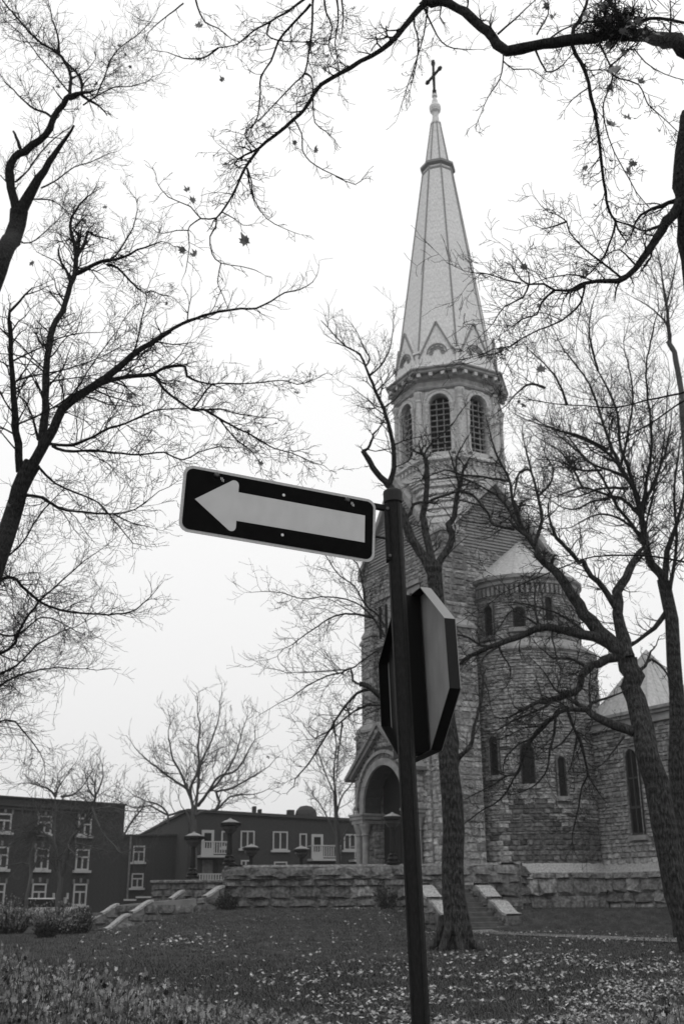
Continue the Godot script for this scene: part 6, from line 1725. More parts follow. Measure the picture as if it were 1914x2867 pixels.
	limb(t, [Vector3(5.14, 12.54, -26.96), Vector3(4.82, 12.45, -26.9), Vector3(4.56, 11.56, -26.72)], 0.041, 0.015, 0.80, 0.17)
	limb(t, [Vector3(4.55, 12.29, -27.14), Vector3(3.84, 12.42, -27.13), Vector3(3.3, 12.48, -27.12), Vector3(2.82, 12.61, -27.11), Vector3(2.21, 12.35, -27.1)], 0.041, 0.015, 1.00, 0.14)
	limb(t, [Vector3(5.24, 11.72, -26.84), Vector3(5.65, 12.16, -26.98), Vector3(5.77, 12.65, -27.1), Vector3(5.63, 13.02, -27.19)], 0.040, 0.016, 1.00, 0.14)
	limb(t, [Vector3(6.9, 7.06, -25.63), Vector3(6.86, 7.57, -25.73), Vector3(6.84, 8.22, -25.86), Vector3(6.92, 8.79, -25.96), Vector3(7.16, 9.17, -26.04), Vector3(7.45, 9.68, -26.14)], 0.182, 0.096, 0.80, 0.28)
	limb(t, [Vector3(6.85, 8.3, -25.87), Vector3(6.52, 8.81, -25.73), Vector3(6.19, 9.13, -25.63), Vector3(6.01, 9.5, -25.53), Vector3(5.9, 9.46, -25.51), Vector3(5.69, 9.72, -25.43), Vector3(5.36, 10.04, -25.33), Vector3(5.21, 10.41, -25.24)], 0.093, 0.038, 0.90, 0.17)
	limb(t, [Vector3(7.49, 9.76, -26.14), Vector3(7.42, 9.61, -26.23), Vector3(7.86, 10.03, -26.45), Vector3(8.03, 10.59, -26.67)], 0.058, 0.025, 0.80, 0.17)
	limb(t, [Vector3(6.56, 7.44, -25.8), Vector3(6.16, 7.67, -25.88), Vector3(5.69, 7.79, -25.96), Vector3(5.3, 7.92, -26.02), Vector3(4.94, 7.94, -26.08), Vector3(4.56, 7.8, -26.15), Vector3(4.11, 7.63, -26.23), Vector3(3.66, 7.5, -26.3), Vector3(3.17, 7.29, -26.39), Vector3(2.94, 7.11, -26.44)], 0.147, 0.042, 0.80, 0.21)
	limb(t, [Vector3(3.73, 7.53, -26.29), Vector3(3.47, 7.54, -26.31), Vector3(3.18, 7.74, -26.34), Vector3(2.9, 7.83, -26.37), Vector3(2.62, 7.76, -26.4)], 0.042, 0.014, 0.70, 0.17)
	limb(t, [Vector3(3.88, 7.49, -26.27), Vector3(3.59, 7.3, -26.11), Vector3(3.36, 6.96, -25.92), Vector3(3.39, 6.59, -25.74), Vector3(3.47, 6.3, -25.58), Vector3(3.48, 5.9, -25.38)], 0.033, 0.013, 0.70, 0.17)
	limb(t, [Vector3(3.9, 7.52, -26.26), Vector3(3.98, 7.26, -26.28), Vector3(4.16, 6.99, -26.3), Vector3(4.12, 6.69, -26.31)], 0.033, 0.014, 0.70, 0.17)
	limb(t, [Vector3(5.23, 7.92, -26.04), Vector3(5.18, 7.68, -25.98), Vector3(5.21, 7.4, -25.9), Vector3(5.23, 7, -25.8)], 0.033, 0.014, 0.60, 0.17)
	limb(t, [Vector3(4.9, 7.98, -26.09), Vector3(4.86, 8.3, -26.15), Vector3(4.88, 8.88, -26.24), Vector3(4.98, 9.13, -26.29)], 0.042, 0.014, 0.80, 0.15)
	limb(t, [Vector3(4.87, 8.02, -26.1), Vector3(4.58, 8.21, -26.08), Vector3(4.24, 8.37, -26.07), Vector3(3.87, 7.9, -26.04)], 0.033, 0.014, 0.70, 0.15)
	limb(t, [Vector3(6.08, 7.67, -25.89), Vector3(5.74, 8.08, -26.07), Vector3(5.44, 8.32, -26.21), Vector3(5.1, 8.49, -26.34), Vector3(4.82, 8.62, -26.45), Vector3(4.31, 8.75, -26.63)], 0.042, 0.015, 0.80, 0.15)
	limb(t, [Vector3(6.76, 7.11, -25.67), Vector3(6.44, 7.05, -25.73), Vector3(6.22, 6.95, -25.77), Vector3(5.96, 6.85, -25.81), Vector3(5.8, 6.63, -25.85), Vector3(5.72, 6.38, -25.9), Vector3(5.46, 6.24, -25.95), Vector3(5.09, 6.11, -26.01), Vector3(4.73, 6.05, -26.07), Vector3(4.29, 5.88, -26.15)], 0.128, 0.041, 0.90, 0.15)
	limb(t, [Vector3(5.98, 6.86, -25.81), Vector3(5.77, 7.01, -25.9), Vector3(5.57, 7.14, -25.98), Vector3(5.19, 7.18, -26.11), Vector3(5.03, 7.35, -26.19)], 0.046, 0.018, 0.80, 0.15)
	limb(t, [Vector3(5.46, 6.24, -25.95), Vector3(5.2, 6.31, -25.9), Vector3(5.06, 6.49, -25.86), Vector3(4.88, 6.78, -25.8)], 0.037, 0.014, 0.70, 0.15)
	limb(t, [Vector3(5.09, 6.11, -26.01), Vector3(4.87, 5.94, -26.05), Vector3(4.5, 5.8, -26.12), Vector3(4.1, 5.63, -26.19), Vector3(3.73, 5.43, -26.26)], 0.037, 0.014, 0.80, 0.14)
	limb(t, [Vector3(6.78, 5.22, -25.22), Vector3(6.54, 5.34, -25.3), Vector3(6.19, 5.5, -25.41), Vector3(5.94, 5.66, -25.49), Vector3(5.8, 5.81, -25.55)], 0.131, 0.081, 0.60, 0.28)
	limb(t, [Vector3(5.81, 5.79, -25.54), Vector3(5.58, 5.82, -25.63), Vector3(5.31, 5.81, -25.74), Vector3(5.03, 5.68, -25.86), Vector3(4.79, 5.52, -25.97), Vector3(4.54, 5.22, -26.12)], 0.062, 0.023, 0.90, 0.14)
	limb(t, [Vector3(5.83, 5.81, -25.54), Vector3(5.93, 5.95, -25.51), Vector3(6.43, 6.11, -25.42), Vector3(6.68, 6.21, -25.38)], 0.045, 0.018, 0.60, 0.21)
	limb(t, [Vector3(5.89, 5.95, -25.52), Vector3(5.91, 6.3, -25.64), Vector3(6.02, 6.73, -25.79)], 0.036, 0.014, 0.60, 0.17)
	limb(t, [Vector3(5.38, 5.76, -25.71), Vector3(5.53, 5.39, -25.89), Vector3(5.64, 5.22, -25.97), Vector3(5.79, 4.78, -26.18), Vector3(5.87, 4.37, -26.36), Vector3(5.73, 4.1, -26.49), Vector3(5.66, 3.63, -26.7), Vector3(5.52, 3.05, -26.96)], 0.045, 0.014, 0.80, 0.15)
	limb(t, [Vector3(5.1, 5.71, -25.83), Vector3(5.05, 5.29, -25.92), Vector3(4.93, 4.87, -26.01), Vector3(4.88, 4.53, -26.09), Vector3(4.7, 4.25, -26.16), Vector3(4.48, 4.08, -26.22), Vector3(4.16, 3.95, -26.29)], 0.040, 0.014, 0.80, 0.15)
	limb(t, [Vector3(5.18, 5.84, -25.78), Vector3(4.84, 5.46, -26.08), Vector3(4.57, 5.2, -26.3), Vector3(4.39, 4.87, -26.51), Vector3(4.29, 4.53, -26.71), Vector3(4.15, 4.33, -26.85), Vector3(4.01, 4.05, -27.02), Vector3(3.73, 3.79, -27.23), Vector3(3.38, 3.62, -27.45), Vector3(3.12, 3.42, -27.62)], 0.045, 0.014, 0.80, 0.15)
	limb(t, [Vector3(4.15, 4.43, -26.8), Vector3(3.95, 4.39, -26.92), Vector3(3.66, 4.21, -27.1), Vector3(3.23, 4.02, -27.36)], 0.023, 0.011, 0.60, 0.15)
	limb(t, [Vector3(6.55, 5.12, -25.27), Vector3(6.23, 4.74, -25.28), Vector3(6, 4.5, -25.29), Vector3(5.82, 4.4, -25.29)], 0.026, 0.011, 0.50, 0.21)
	limb(t, [Vector3(5.87, 4.37, -26.36), Vector3(6.03, 4.09, -26.37), Vector3(6.19, 3.81, -26.38)], 0.027, 0.011, 0.50, 0.17)
	limb(t, [Vector3(4.97, 4.91, -26), Vector3(5.21, 5.07, -25.89), Vector3(5.46, 5.37, -25.73), Vector3(5.53, 5.63, -25.62)], 0.027, 0.011, 0.50, 0.17)
	limb(t, [Vector3(5.6, 5.25, -25.95), Vector3(5.53, 4.85, -26.12), Vector3(5.46, 4.54, -26.25)], 0.027, 0.011, 0.50, 0.17)
	limb(t, [Vector3(4.57, 5.22, -26.29), Vector3(4.26, 5.11, -26.46), Vector3(3.94, 4.78, -26.7), Vector3(3.91, 4.47, -26.87)], 0.028, 0.011, 0.70, 0.14)
	limb(t, [Vector3(4.84, 5.49, -26.07), Vector3(4.4, 5.46, -26.05), Vector3(4.06, 5.31, -26.04), Vector3(3.68, 5.17, -26.03)], 0.027, 0.011, 0.70, 0.14)
	limb(t, [Vector3(7.03, 6.65, -25.59), Vector3(7.33, 6.88, -25.66), Vector3(7.51, 7.23, -25.74)], 0.054, 0.028, 0.50, 0.21)
	limb(t, [Vector3(7.33, 6.88, -25.66), Vector3(7.5, 7.04, -25.71), Vector3(7.8, 6.83, -25.8), Vector3(7.98, 6.51, -25.89)], 0.041, 0.018, 0.60, 0.21)
	finish(t, 4, 0.13)
	# the tree behind it, with a crown of upright branches
	t = tree("maple_tree", "tall tree behind the leaning one, with a dense crown of upright branches", Vector3(9.6, 0.5, -29.0), M.bark_mid, "", 0.45, 1.25)
	limb(t, [Vector3(8.56, 0.63, -29), Vector3(8.64, 2.2, -29), Vector3(8.88, 4.94, -29), Vector3(9.06, 7.64, -29), Vector3(9.07, 9.75, -29), Vector3(9.08, 10, -29)], 0.280, 0.178, 0)
	limb(t, [Vector3(9.06, 10.06, -29), Vector3(8.7, 10.4, -28.82), Vector3(8.52, 10.98, -28.6), Vector3(8.4, 11.67, -28.34), Vector3(8.27, 12.25, -28.12), Vector3(7.9, 12.82, -27.87)], 0.146, 0.052, 1.68, 0.25, 2)
	limb(t, [Vector3(7.9, 12.82, -27.87), Vector3(7.62, 13.43, -28.04), Vector3(7.2, 13.85, -28.21), Vector3(6.69, 14.2, -28.39), Vector3(6.23, 14.48, -28.54)], 0.052, 0.022, 1.58, 0.21, 2)
	limb(t, [Vector3(9.08, 10, -29), Vector3(9.26, 10.86, -29.07), Vector3(9.61, 11.61, -29.13), Vector3(9.92, 12.45, -29.2)], 0.105, 0.043, 1.58, 0.25, 2)
	limb(t, [Vector3(8.49, 11.15, -28.53), Vector3(8.54, 11.92, -28.65), Vector3(9.02, 12.85, -28.8), Vector3(9.48, 13.8, -28.95), Vector3(9.72, 14.56, -29.06)], 0.073, 0.027, 1.68, 0.21, 2)
	limb(t, [Vector3(8.4, 11.67, -28.34), Vector3(7.99, 12.12, -28.29), Vector3(7.44, 12.3, -28.24), Vector3(6.83, 12.49, -28.19), Vector3(6.18, 12.27, -28.13)], 0.063, 0.021, 1.58, 0.21, 2)
	limb(t, [Vector3(8.27, 12.19, -28.14), Vector3(8.19, 12.96, -28.23), Vector3(8.03, 13.75, -28.32), Vector3(8.05, 14.41, -28.39), Vector3(8.04, 15.19, -28.48), Vector3(7.67, 16.41, -28.62)], 0.063, 0.022, 1.68, 0.21, 2)
	limb(t, [Vector3(7.96, 12.71, -27.92), Vector3(7.42, 13.05, -28.1), Vector3(7.03, 13.31, -28.23), Vector3(6.68, 14.02, -28.43)], 0.052, 0.021, 1.58, 0.18, 2)
	limb(t, [Vector3(8.55, 10.86, -28.64), Vector3(8.24, 11.56, -28.75), Vector3(7.89, 12.2, -28.85), Vector3(7.51, 13.28, -29), Vector3(7.07, 13.88, -29.1), Vector3(6.61, 14.42, -29.2)], 0.063, 0.022, 1.58, 0.18, 2)
	limb(t, [Vector3(7.9, 12.82, -27.87), Vector3(7.7, 13.63, -28.04), Vector3(7.56, 14.46, -28.2), Vector3(7.33, 15.9, -28.47), Vector3(6.71, 17.22, -28.75)], 0.052, 0.022, 1.58, 0.18, 2)
	limb(t, [Vector3(8.4, 11.73, -28.32), Vector3(8.54, 12.65, -27.8), Vector3(8.62, 13.4, -27.37), Vector3(8.55, 14.07, -26.99), Vector3(8.37, 15.21, -26.32), Vector3(8.55, 16.33, -25.65)], 0.052, 0.020, 1.68, 0.21, 2)
	limb(t, [Vector3(9.09, 9.37, -29), Vector3(9.33, 10.85, -28.42), Vector3(9.27, 12.21, -27.89), Vector3(9.45, 13.68, -27.31)], 0.062, 0.021, 1.58, 0.25, 2)
	limb(t, [Vector3(7.73, 12.41, -28.89), Vector3(7.27, 12.34, -28.86), Vector3(6.61, 12.06, -28.82), Vector3(6.11, 12.25, -28.79)], 0.043, 0.016, 1.37, 0.18, 2)
	limb(t, [Vector3(6.82, 12.45, -28.19), Vector3(6.59, 13.13, -28.29), Vector3(6.27, 13.72, -28.39), Vector3(5.86, 14.04, -28.46)], 0.042, 0.016, 1.37, 0.18, 2)
	limb(t, [Vector3(7.35, 12.99, -28.11), Vector3(6.75, 12.93, -27.95), Vector3(6.11, 13.12, -27.76), Vector3(5.46, 13.12, -27.58)], 0.042, 0.015, 1.37, 0.18, 2)
	limb(t, [Vector3(9.07, 9.12, -29), Vector3(8.68, 8.65, -29.12), Vector3(8.19, 8.31, -29.24), Vector3(7.71, 7.97, -29.36)], 0.083, 0.041, 0.95, 0.25, 2)
	limb(t, [Vector3(6.14, 16.03, -29), Vector3(5.71, 16.21, -29.06), Vector3(5.24, 15.89, -29.14), Vector3(4.96, 15.55, -29.19)], 0.050, 0.016, 1.2, 0.21, 2)
	limb(t, [Vector3(7.56, 13.63, -28.09), Vector3(6.75, 13.87, -27.7), Vector3(5.95, 13.92, -27.35), Vector3(5.03, 14.06, -26.92)], 0.047, 0.015, 1.3, 0.20, 2)
	limb(t, [Vector3(8.05, 12.4, -28.03), Vector3(7.3, 12.4, -28.01), Vector3(6.54, 12.14, -27.98), Vector3(5.94, 12.26, -27.97)], 0.047, 0.015, 1.3, 0.20, 2)
	limb(t, [Vector3(8.48, 11.15, -28.54), Vector3(7.79, 11.59, -28.3), Vector3(7.14, 11.66, -28.12), Vector3(6.33, 11.2, -27.88)], 0.047, 0.015, 1.3, 0.20, 2)
	limb(t, [Vector3(9.11, 9.5, -29), Vector3(8.43, 10.91, -28.19), Vector3(8.61, 12.19, -27.49), Vector3(8.8, 13.24, -26.89), Vector3(8.85, 14.48, -26.19)], 0.046, 0.015, 1.4, 0.21, 2)
	limb(t, [Vector3(7.81, 12.88, -27.89), Vector3(8.05, 13.9, -27.47), Vector3(8.17, 14.91, -27.06), Vector3(7.92, 16.04, -26.59)], 0.047, 0.015, 1.4, 0.21, 2)
	limb(t, [Vector3(7.67, 16.41, -28.62), Vector3(7.46, 17.62, -28.4), Vector3(7.64, 18.57, -28.23)], 0.044, 0.016, 1.3, 0.21, 2)
	limb(t, [Vector3(6.76, 15.45, -29), Vector3(6.37, 16.31, -28.68), Vector3(5.57, 17, -28.33)], 0.044, 0.016, 1.2, 0.21, 2)
	finish(t, 6, 0.14)
	var clump := thing("squirrel_nest", "small dark twig clump in the crown of the tree behind the leaning one", "nest", Vector3(6.731, 13.563, -29))
	var cl := MB.new()
	for k in 160:
		var p := Vector3(rng.randfn() * 0.13, rng.randfn() * 0.12, rng.randfn() * 0.1)
		var d := Vector3(rng.randfn(), rng.randfn(), rng.randfn()).normalized() * rng.randf_range(0.08, 0.25)
		cl.tube(PackedVector3Array([p - d, p, p + d]), PackedFloat32Array([0.008, 0.008, 0.006]), 3)
	part("twigs", cl, M.bark_mid, clump).set_meta("kind", "stuff")
	# farther bare trees
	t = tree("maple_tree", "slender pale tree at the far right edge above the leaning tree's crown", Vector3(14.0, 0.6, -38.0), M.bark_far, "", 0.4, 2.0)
	limb(t, [Vector3(12.04, 1, -38), Vector3(12.64, 9.83, -38), Vector3(13.36, 20.28, -38), Vector3(13.13, 22.53, -38)], 0.116, 0.105, 0)
	limb(t, [Vector3(13.17, 22.53, -38), Vector3(13.04, 23.59, -37.45), Vector3(12.87, 24.39, -37.03), Vector3(12.76, 24.86, -36.77)], 0.087, 0.035, 1.6, 0.35)
	limb(t, [Vector3(12.98, 23.83, -37.33), Vector3(13.39, 25.08, -37.29), Vector3(13.75, 26.36, -37.25)], 0.044, 0.018, 1.4, 0.35)
	limb(t, [Vector3(13.05, 23.18, -37.66), Vector3(12.4, 23.86, -37.55), Vector3(11.77, 24.24, -37.47)], 0.044, 0.018, 1.4, 0.35)
	finish(t)
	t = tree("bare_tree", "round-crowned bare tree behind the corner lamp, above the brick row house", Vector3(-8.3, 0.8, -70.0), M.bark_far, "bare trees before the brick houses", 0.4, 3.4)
	limb(t, [Vector3(-9.25, 2.53, -70), Vector3(-9.4, 4.42, -70), Vector3(-9.44, 5.37, -70), Vector3(-9.48, 6.34, -70)], 0.216, 0.179, 0)
	limb(t, [Vector3(-9.54, 6.06, -70), Vector3(-9.6, 7.18, -70.12), Vector3(-9.81, 8.32, -70.24), Vector3(-9.36, 9.47, -70.37), Vector3(-9.44, 10.94, -70.52), Vector3(-9.37, 12.43, -70.66)], 0.124, 0.057, 2.6, 0.6)
	limb(t, [Vector3(-9.69, 7.61, -70.16), Vector3(-10.27, 8.98, -69.7), Vector3(-10.85, 10.07, -69.31), Vector3(-11.14, 11.31, -68.92)], 0.111, 0.042, 2.8, 0.6)
	limb(t, [Vector3(-9.42, 6.62, -70.06), Vector3(-9.38, 8.38, -70.86), Vector3(-9.38, 9.89, -71.53), Vector3(-8.78, 11.62, -72.33), Vector3(-8.45, 13.08, -72.96)], 0.110, 0.044, 2.6, 0.6)
	limb(t, [Vector3(-9.27, 7.2, -70.33), Vector3(-8.49, 8.11, -69.63), Vector3(-7.87, 8.89, -69.03), Vector3(-6.67, 9.23, -68.33), Vector3(-5.76, 10.5, -67.37)], 0.111, 0.041, 2.6, 0.6)
	limb(t, [Vector3(-9.61, 6.06, -70), Vector3(-10.06, 6.89, -69.9), Vector3(-11.04, 6.61, -69.78), Vector3(-12.19, 7.16, -69.64), Vector3(-13.03, 7.02, -69.55)], 0.096, 0.041, 2.2, 0.6)
	limb(t, [Vector3(-8.14, 6.89, -70.11), Vector3(-7.85, 7.44, -69.95), Vector3(-8.07, 7.99, -69.79), Vector3(-7.04, 8.24, -69.53), Vector3(-5.44, 9.02, -69.07)], 0.097, 0.041, 2.2, 0.6)
	limb(t, [Vector3(-9.35, 6.62, -70.06), Vector3(-8.78, 6.89, -70), Vector3(-8.12, 6.88, -69.93), Vector3(-7.2, 7.7, -69.8), Vector3(-6.18, 7.83, -69.7)], 0.097, 0.041, 2.2, 0.6)
	limb(t, [Vector3(-9.84, 8.16, -69.99), Vector3(-10.67, 8.68, -69.53), Vector3(-11.62, 9.33, -68.99), Vector3(-12.44, 9.98, -68.49)], 0.083, 0.041, 2.4, 0.6)
	limb(t, [Vector3(-8.34, 8.11, -69.58), Vector3(-7.43, 9.44, -70.2), Vector3(-6.93, 10.65, -70.68), Vector3(-6.7, 11.89, -71.13)], 0.083, 0.043, 2.2, 0.6)
	limb(t, [Vector3(-11.01, 6.06, -69.78), Vector3(-11.1, 6.74, -69.68), Vector3(-11.75, 7.29, -69.55), Vector3(-12.46, 7.42, -69.45)], 0.082, 0.041, 2.0, 0.6)
	finish(t)
	t = tree("bare_tree", "forked bare tree standing before the windows of the brick apartment block", Vector3(-14.3, 0.35, -58.0), M.bark_far, "bare trees before the brick houses", 0.15, 2.8)
	limb(t, [Vector3(-14.58, 0.57, -58), Vector3(-14.6, 1.71, -58), Vector3(-14.54, 2.73, -58)], 0.155, 0.134, 0)
	limb(t, [Vector3(-14.56, 2.68, -58), Vector3(-14.79, 3.34, -58.09), Vector3(-15.02, 4.19, -58.21), Vector3(-15.28, 4.72, -58.29)], 0.123, 0.068, 2.10, 0.30, 2)
	limb(t, [Vector3(-14.5, 2.82, -58.02), Vector3(-14.28, 3.51, -57.66), Vector3(-13.99, 4.47, -57.16), Vector3(-13.35, 5.24, -56.68), Vector3(-12.81, 6.09, -56.18), Vector3(-12.6, 6.54, -55.93)], 0.123, 0.055, 2.10, 0.30, 2)
	limb(t, [Vector3(-15.05, 4.29, -58.22), Vector3(-15.17, 5.25, -58.28), Vector3(-15.18, 6.08, -58.32), Vector3(-15.28, 6.82, -58.36)], 0.080, 0.035, 2.10, 0.30, 2)
	limb(t, [Vector3(-15.27, 6.77, -58.36), Vector3(-15.48, 7.06, -58.29), Vector3(-15.93, 7.28, -58.2), Vector3(-16.38, 7.39, -58.11)], 0.069, 0.035, 1.68, 0.24, 2)
	limb(t, [Vector3(-15.25, 6.77, -58.36), Vector3(-15.21, 7.17, -58.39), Vector3(-15.04, 7.47, -58.43)], 0.069, 0.035, 1.68, 0.24, 2)
	limb(t, [Vector3(-14.97, 6.77, -58.36), Vector3(-14.45, 6.89, -58.68), Vector3(-14.05, 7.32, -59.02)], 0.069, 0.035, 1.68, 0.24, 2)
	limb(t, [Vector3(-12.62, 6.5, -55.96), Vector3(-12.95, 6.84, -56.11), Vector3(-13.01, 6.94, -56.15)], 0.055, 0.033, 1.47, 0.24, 2)
	limb(t, [Vector3(-12.6, 6.54, -55.93), Vector3(-12.34, 7.2, -55.86), Vector3(-12.26, 7.71, -55.81)], 0.055, 0.027, 1.68, 0.24, 2)
	limb(t, [Vector3(-15.25, 4.68, -58.28), Vector3(-15.79, 4.88, -58.46), Vector3(-16.45, 4.8, -58.68), Vector3(-17.15, 4.62, -58.93), Vector3(-17.64, 4.35, -59.12)], 0.068, 0.035, 2.10, 0.24, 2)
	limb(t, [Vector3(-15.04, 4.96, -58.26), Vector3(-15.82, 5.36, -58.39), Vector3(-16.57, 4.99, -58.53), Vector3(-17.22, 5.09, -58.63)], 0.068, 0.034, 2.10, 0.24, 2)
	limb(t, [Vector3(-14.04, 4.43, -57.19), Vector3(-13.42, 4.28, -57.09), Vector3(-12.85, 4.13, -57.01)], 0.067, 0.033, 1.68, 0.24, 2)
	limb(t, [Vector3(-12.81, 6.05, -56.2), Vector3(-12.07, 4.8, -55.64), Vector3(-11.44, 4.23, -55.32), Vector3(-10.98, 3.77, -55.06)], 0.067, 0.032, 2.10, 0.24, 2)
	limb(t, [Vector3(-13.29, 5.28, -56.64), Vector3(-12.73, 5.95, -56.75), Vector3(-12.02, 6.09, -56.83), Vector3(-11.39, 5.95, -56.9)], 0.067, 0.034, 2.10, 0.24, 2)
	limb(t, [Vector3(-10.94, 4.59, -55.3), Vector3(-10.57, 5.28, -55.37), Vector3(-10.13, 5.88, -55.42)], 0.054, 0.033, 1.47, 0.24, 2)
	finish(t)
	t = tree("bare_tree", "smaller bare tree left of the forked one, its stem crossing the lowest windows", Vector3(-17.0, 0.35, -58.0), M.bark_far, "bare trees before the brick houses", 0.2, 2.6)
	limb(t, [Vector3(-16.29, 0.67, -58), Vector3(-16.22, 1.49, -58), Vector3(-16.14, 2.5, -58), Vector3(-16.19, 2.98, -58.36)], 0.100, 0.079, 0)
	limb(t, [Vector3(-16.19, 2.98, -58.36), Vector3(-16.06, 3.41, -58.64), Vector3(-15.72, 3.75, -58.95), Vector3(-15.55, 4.05, -59.16)], 0.068, 0.035, 1.68, 0.27, 2)
	limb(t, [Vector3(-16.18, 2.79, -58.22), Vector3(-16.32, 3.45, -58.3), Vector3(-16.28, 3.92, -58.37), Vector3(-16.21, 4.55, -58.45)], 0.068, 0.034, 1.89, 0.27, 2)
	limb(t, [Vector3(-16.3, 3.35, -58.29), Vector3(-16.69, 3.45, -58.22), Vector3(-17.15, 3.35, -58.13)], 0.057, 0.034, 1.68, 0.24, 2)
	finish(t)
	t = tree("bare_tree", "thin bare tree between the white balcony and the church porch", Vector3(-1.0, 1.2, -56.5), M.bark_far, "bare trees before the brick houses", 0.45, 2.4)
	limb(t, [Vector3(-0.23, 2.97, -57), Vector3(-0.32, 4.3, -57), Vector3(-0.4, 5.64, -57), Vector3(-0.45, 6.78, -57)], 0.143, 0.090, 0)
	limb(t, [Vector3(-0.45, 6.78, -57), Vector3(-0.5, 7.86, -56.33), Vector3(-0.37, 8.93, -55.66), Vector3(-0.43, 9.78, -55.13)], 0.056, 0.027, 1.8, 0.35)
	limb(t, [Vector3(-0.4, 5.64, -57), Vector3(-0.1, 6.51, -56.56), Vector3(0.25, 6.94, -56.3), Vector3(0.61, 7.37, -56.04)], 0.056, 0.027, 1.8, 0.35)
	limb(t, [Vector3(-0.43, 6.55, -57), Vector3(-0.93, 7.72, -57.1), Vector3(-1.29, 8.78, -57.18)], 0.045, 0.028, 1.8, 0.35)
	limb(t, [Vector3(-0.34, 4.52, -57), Vector3(-0.81, 5.43, -57.14), Vector3(-1.16, 6.12, -57.24), Vector3(-1.52, 6.58, -57.32)], 0.056, 0.027, 1.6, 0.35)
	limb(t, [Vector3(-0.29, 4.07, -57), Vector3(0.24, 5.04, -56.52), Vector3(0.48, 5.58, -56.26)], 0.056, 0.027, 1.6, 0.35)
	finish(t)

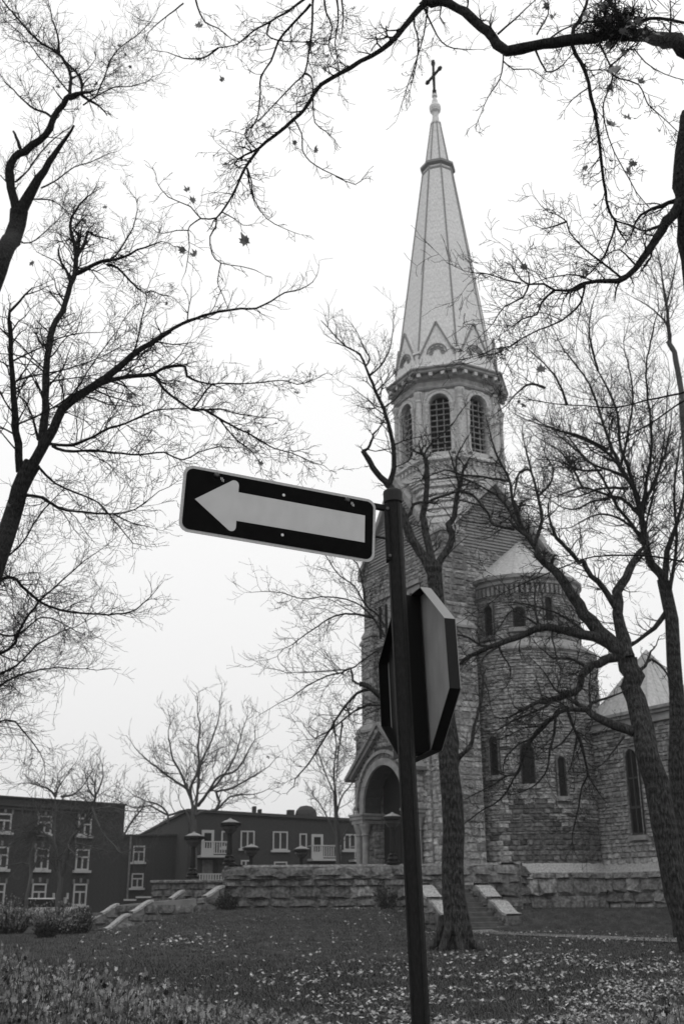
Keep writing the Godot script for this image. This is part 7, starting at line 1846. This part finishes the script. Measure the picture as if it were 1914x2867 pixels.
# ---- lawn, leaves and shrubs -------------------------------------------------------------------
func plants() -> void:
	# short uneven grass
	var bl := MB.new()
	for k in 7:
		var a := rng.randf() * TAU
		var d := Vector3(sin(a), 0, cos(a))
		var o := Vector3(rng.randfn() * 0.05, 0, rng.randfn() * 0.05)
		var s := d.cross(Vector3.UP) * 0.006
		var h := rng.randf_range(0.03, 0.065)
		bl.tri(o - s, o + s, o + Vector3.UP * h + d * 0.04)
	var gm := bl.mesh()
	var xs := []
	var cols := []
	for k in 66000:
		var z := -rng.randf_range(14.5, 46.0)
		if k > 54000: z = -rng.randf_range(36.0, 45.5)
		if k < 54000 and rng.randf() < 0.45: z = -rng.randf_range(14.5, 24.0)
		var x := rng.randf_range(-0.36, 0.36) * -z + rng.randfn()
		if z < -45.4 and x > -6.0: continue
		if z < -41.8 and x > 2.4 and x < 6.6: continue
		var sc := rng.randf_range(0.7, 1.5)
		xs.append(Transform3D(Basis(Vector3.UP, rng.randf() * TAU).scaled(Vector3(sc, sc * rng.randf_range(0.6, 1.3), sc)), Vector3(x, ground_h(x, z) - 0.005, z)))
		var v := rng.randf_range(0.45, 1.4)
		cols.append(Color(v, v, v))
	tag(scatter("lawn_grass", gm, M.grass_blade, xs, cols, self), "short dark grass of the sloping lawn")
	# fallen maple leaves, thick in front and thinning up the slope
	var ls := [[], [], [], []]
	var lc := [[], [], [], []]
	var drop := func(x: float, z: float, s: float):
		var k := rng.randi() % 4
		var up := Vector3(rng.randfn() * 0.5, 1.0, rng.randfn() * 0.5).normalized()
		var b := Basis(Quaternion(Vector3.BACK, up if rng.randf() < 0.5 else -up)) * Basis(Vector3.BACK, rng.randf() * TAU)
		ls[k].append(Transform3D(b.scaled(Vector3.ONE * s), Vector3(x, ground_h(x, z) + 0.045 + rng.randf() * 0.02, z)))
		var v := clampf(rng.randfn(0.34, 0.19), 0.04, 0.85)
		lc[k].append(Color(v, v, v))
	var drift := FastNoiseLite.new()
	drift.seed = 4; drift.frequency = 0.35; drift.fractal_octaves = 3
	for k in 56000:
		var z := -rng.randf_range(15.0, 25.0)
		var x := rng.randf_range(-0.35, 0.36) * -z
		var f := clampf(1.15 - (-z - 15.0) / 9.0, 0.1, 1.0) * clampf(0.36 + x * 0.13, 0.03, 1.0)
		f *= clampf(0.5 + drift.get_noise_2d(x, z * 1.6) * 2.2, 0.02, 1.0)
		if rng.randf() < f: drop.call(x, z, rng.randf_range(0.04, 0.085))
	for k in 620:
		var z := -rng.randf_range(24.0, 42.0)
		drop.call(rng.randf_range(-0.24, 0.3) * -z, z, rng.randf_range(0.05, 0.09))
	for k in 1500:                                          # drifts
		var c: Array = [[3.6, -24.0, 1.6, 0.9], [8.6, -31.0, 2.0, 0.8], [-4.0, -28.6, 0.7, 1.0], [1.0, -21.5, 3.0, 0.6], [6.5, -22.5, 2.5, 0.7], [5.4, -40.0, 2.0, 1.2], [-6.0, -20.0, 2.0, 0.5], [2.0, -44.0, 1.5, 0.4]][k % 8]
		drop.call(c[0] + rng.randfn() * c[2], c[1] + rng.randfn() * c[3], rng.randf_range(0.05, 0.1))
	for k in 4: tag(scatter("fallen_leaves", maple_leaf[k], M.fallen_leaf, ls[k], lc[k], self), "pale fallen maple leaves strewn over the lawn")
	# withered plants along the street, at the bottom left and the bottom right corner
	for side in 2:
		var sm := MB.new()
		var lx := []
		var lcol := []
		for k in (950 if side == 0 else 420):
			var z := -rng.randf_range(8.0, 12.5)
			var u := rng.randf()
			var x := lerpf(-0.36, -0.05, u) * -z if side == 0 else lerpf(0.37, 0.19, u) * -z
			var hmax := lerpf(1.42, 0.66, pow(u, 0.8)) if side == 0 else lerpf(0.92, 0.55, u)
			hmax = 1.6 + (hmax - 1.6) * -z / 10.0
			if hmax < 0.25: continue
			var h := hmax * rng.randf_range(0.72, 1.04)
			var foot := Vector3(x, -0.02, z)
			var lean := Vector3(rng.randfn() * 0.12, 0, rng.randfn() * 0.1)
			var p := PackedVector3Array([foot, foot + lean * 0.3 + Vector3.UP * h * 0.4, foot + lean + Vector3.UP * h * 0.75, foot + lean * 1.6 + Vector3.UP * h])
			sm.tube(p, PackedFloat32Array([0.005, 0.004, 0.003, 0.002]), 3)
			for j in 19:
				var f := rng.randf_range(0.3, 1.0)
				var at := p[1].lerp(p[3], f) + Vector3(rng.randfn() * 0.05, rng.randfn() * 0.03, rng.randfn() * 0.05)
				var b := Basis(Vector3(rng.randfn(), rng.randfn(), rng.randfn()).normalized(), rng.randf() * TAU)
				var s := rng.randf_range(0.028, 0.06)
				lx.append(Transform3D(b.scaled(Vector3(s * 0.7, s, s)), at))
				var v := clampf(rng.randfn(0.24, 0.12), 0.02, 0.6)
				lcol.append(Color(v, v, v))
		var root := thing("withered_border", "withered leafy border plants along the street at the bottom left" if side == 0 else "low withered plants at the bottom right corner", "plants", Vector3(-2.5 if side == 0 else 2.5, 0, -10))
		part("stems", sm, M.twig_brown, root, T(2.5 if side == 0 else -2.5, 0, 10)).set_meta("kind", "stuff")
		scatter("leaves", maple_leaf[1], M.fallen_leaf, lx, lcol, root).position = -root.position
	# shrubs: bundles of stems with a few leaves
	for sh in [["shrub", "small dark shrub at the foot of the terrace wall's left end", Vector3(-4.6, 1.1, -44.6), 0.85, 0.5, 90, 0.03],
			["shrub", "bare dark shrub at the lower end of the left stair, between its two walls", Vector3(-10.2, 0.35, -44.6), 1.2, 0.5, 150, 0.1],
			["shrub", "pale twiggy shrub left of the stair, before the parked car", Vector3(-11.0, 0.35, -44.0), 1.25, 1.1, 240, 0.2],
			["shrub", "broad pale shrub before the brick apartment block, second from the left edge", Vector3(-13.3, 0.35, -45.5), 1.5, 1.2, 260, 0.2],
			["shrub", "pale shrub at the left edge before the brick apartment block", Vector3(-15.6, 0.35, -46.0), 1.55, 1.3, 260, 0.2],
			["shrub", "low dark round bush on the lawn left of the stair foot", Vector3(-10.4, 0.35, -40.0), 0.55, 0.4, 120, 0.02],
			["shrub", "thin bare shrub before the middle of the terrace wall", Vector3(1.6, 1.15, -44.2), 1.2, 0.5, 50, 0.04]]:
		var o := thing(sh[0], sh[1], "shrub", sh[2])
		var sm := MB.new()
		var lx := []
		var lcol := []
		for k in sh[5]:
			var a := rng.randf() * TAU
			var r: float = sh[4] * sqrt(rng.randf())
			var tip := Vector3(sin(a) * r, sh[3] * rng.randf_range(0.55, 1.05) * (1.0 - 0.35 * r / sh[4]), cos(a) * r)
			var foot := Vector3(tip.x * 0.4, -0.05, tip.z * 0.4)
			sm.tube(PackedVector3Array([foot, foot.lerp(tip, 0.5) + Vector3(rng.randfn(), 0, rng.randfn()) * 0.05, tip]), PackedFloat32Array([0.012, 0.009, 0.005]), 3)
			for j in 7:
				var at := foot.lerp(tip, rng.randf_range(0.35, 1.05)) + Vector3(rng.randfn(), rng.randfn(), rng.randfn()) * 0.07
				var s := rng.randf_range(0.05, 0.1)
				lx.append(Transform3D(Basis(Vector3(rng.randfn(), rng.randfn(), rng.randfn()).normalized(), rng.randf() * TAU).scaled(Vector3.ONE * s), at))
				var v: float = clampf(sh[6] * rng.randf_range(0.5, 1.6), 0.01, 0.6)
				lcol.append(Color(v, v, v))
		part("stems", sm, M.bark_mid, o).set_meta("kind", "stuff")
		scatter("foliage", maple_leaf[2], M.fallen_leaf, lx, lcol, o)
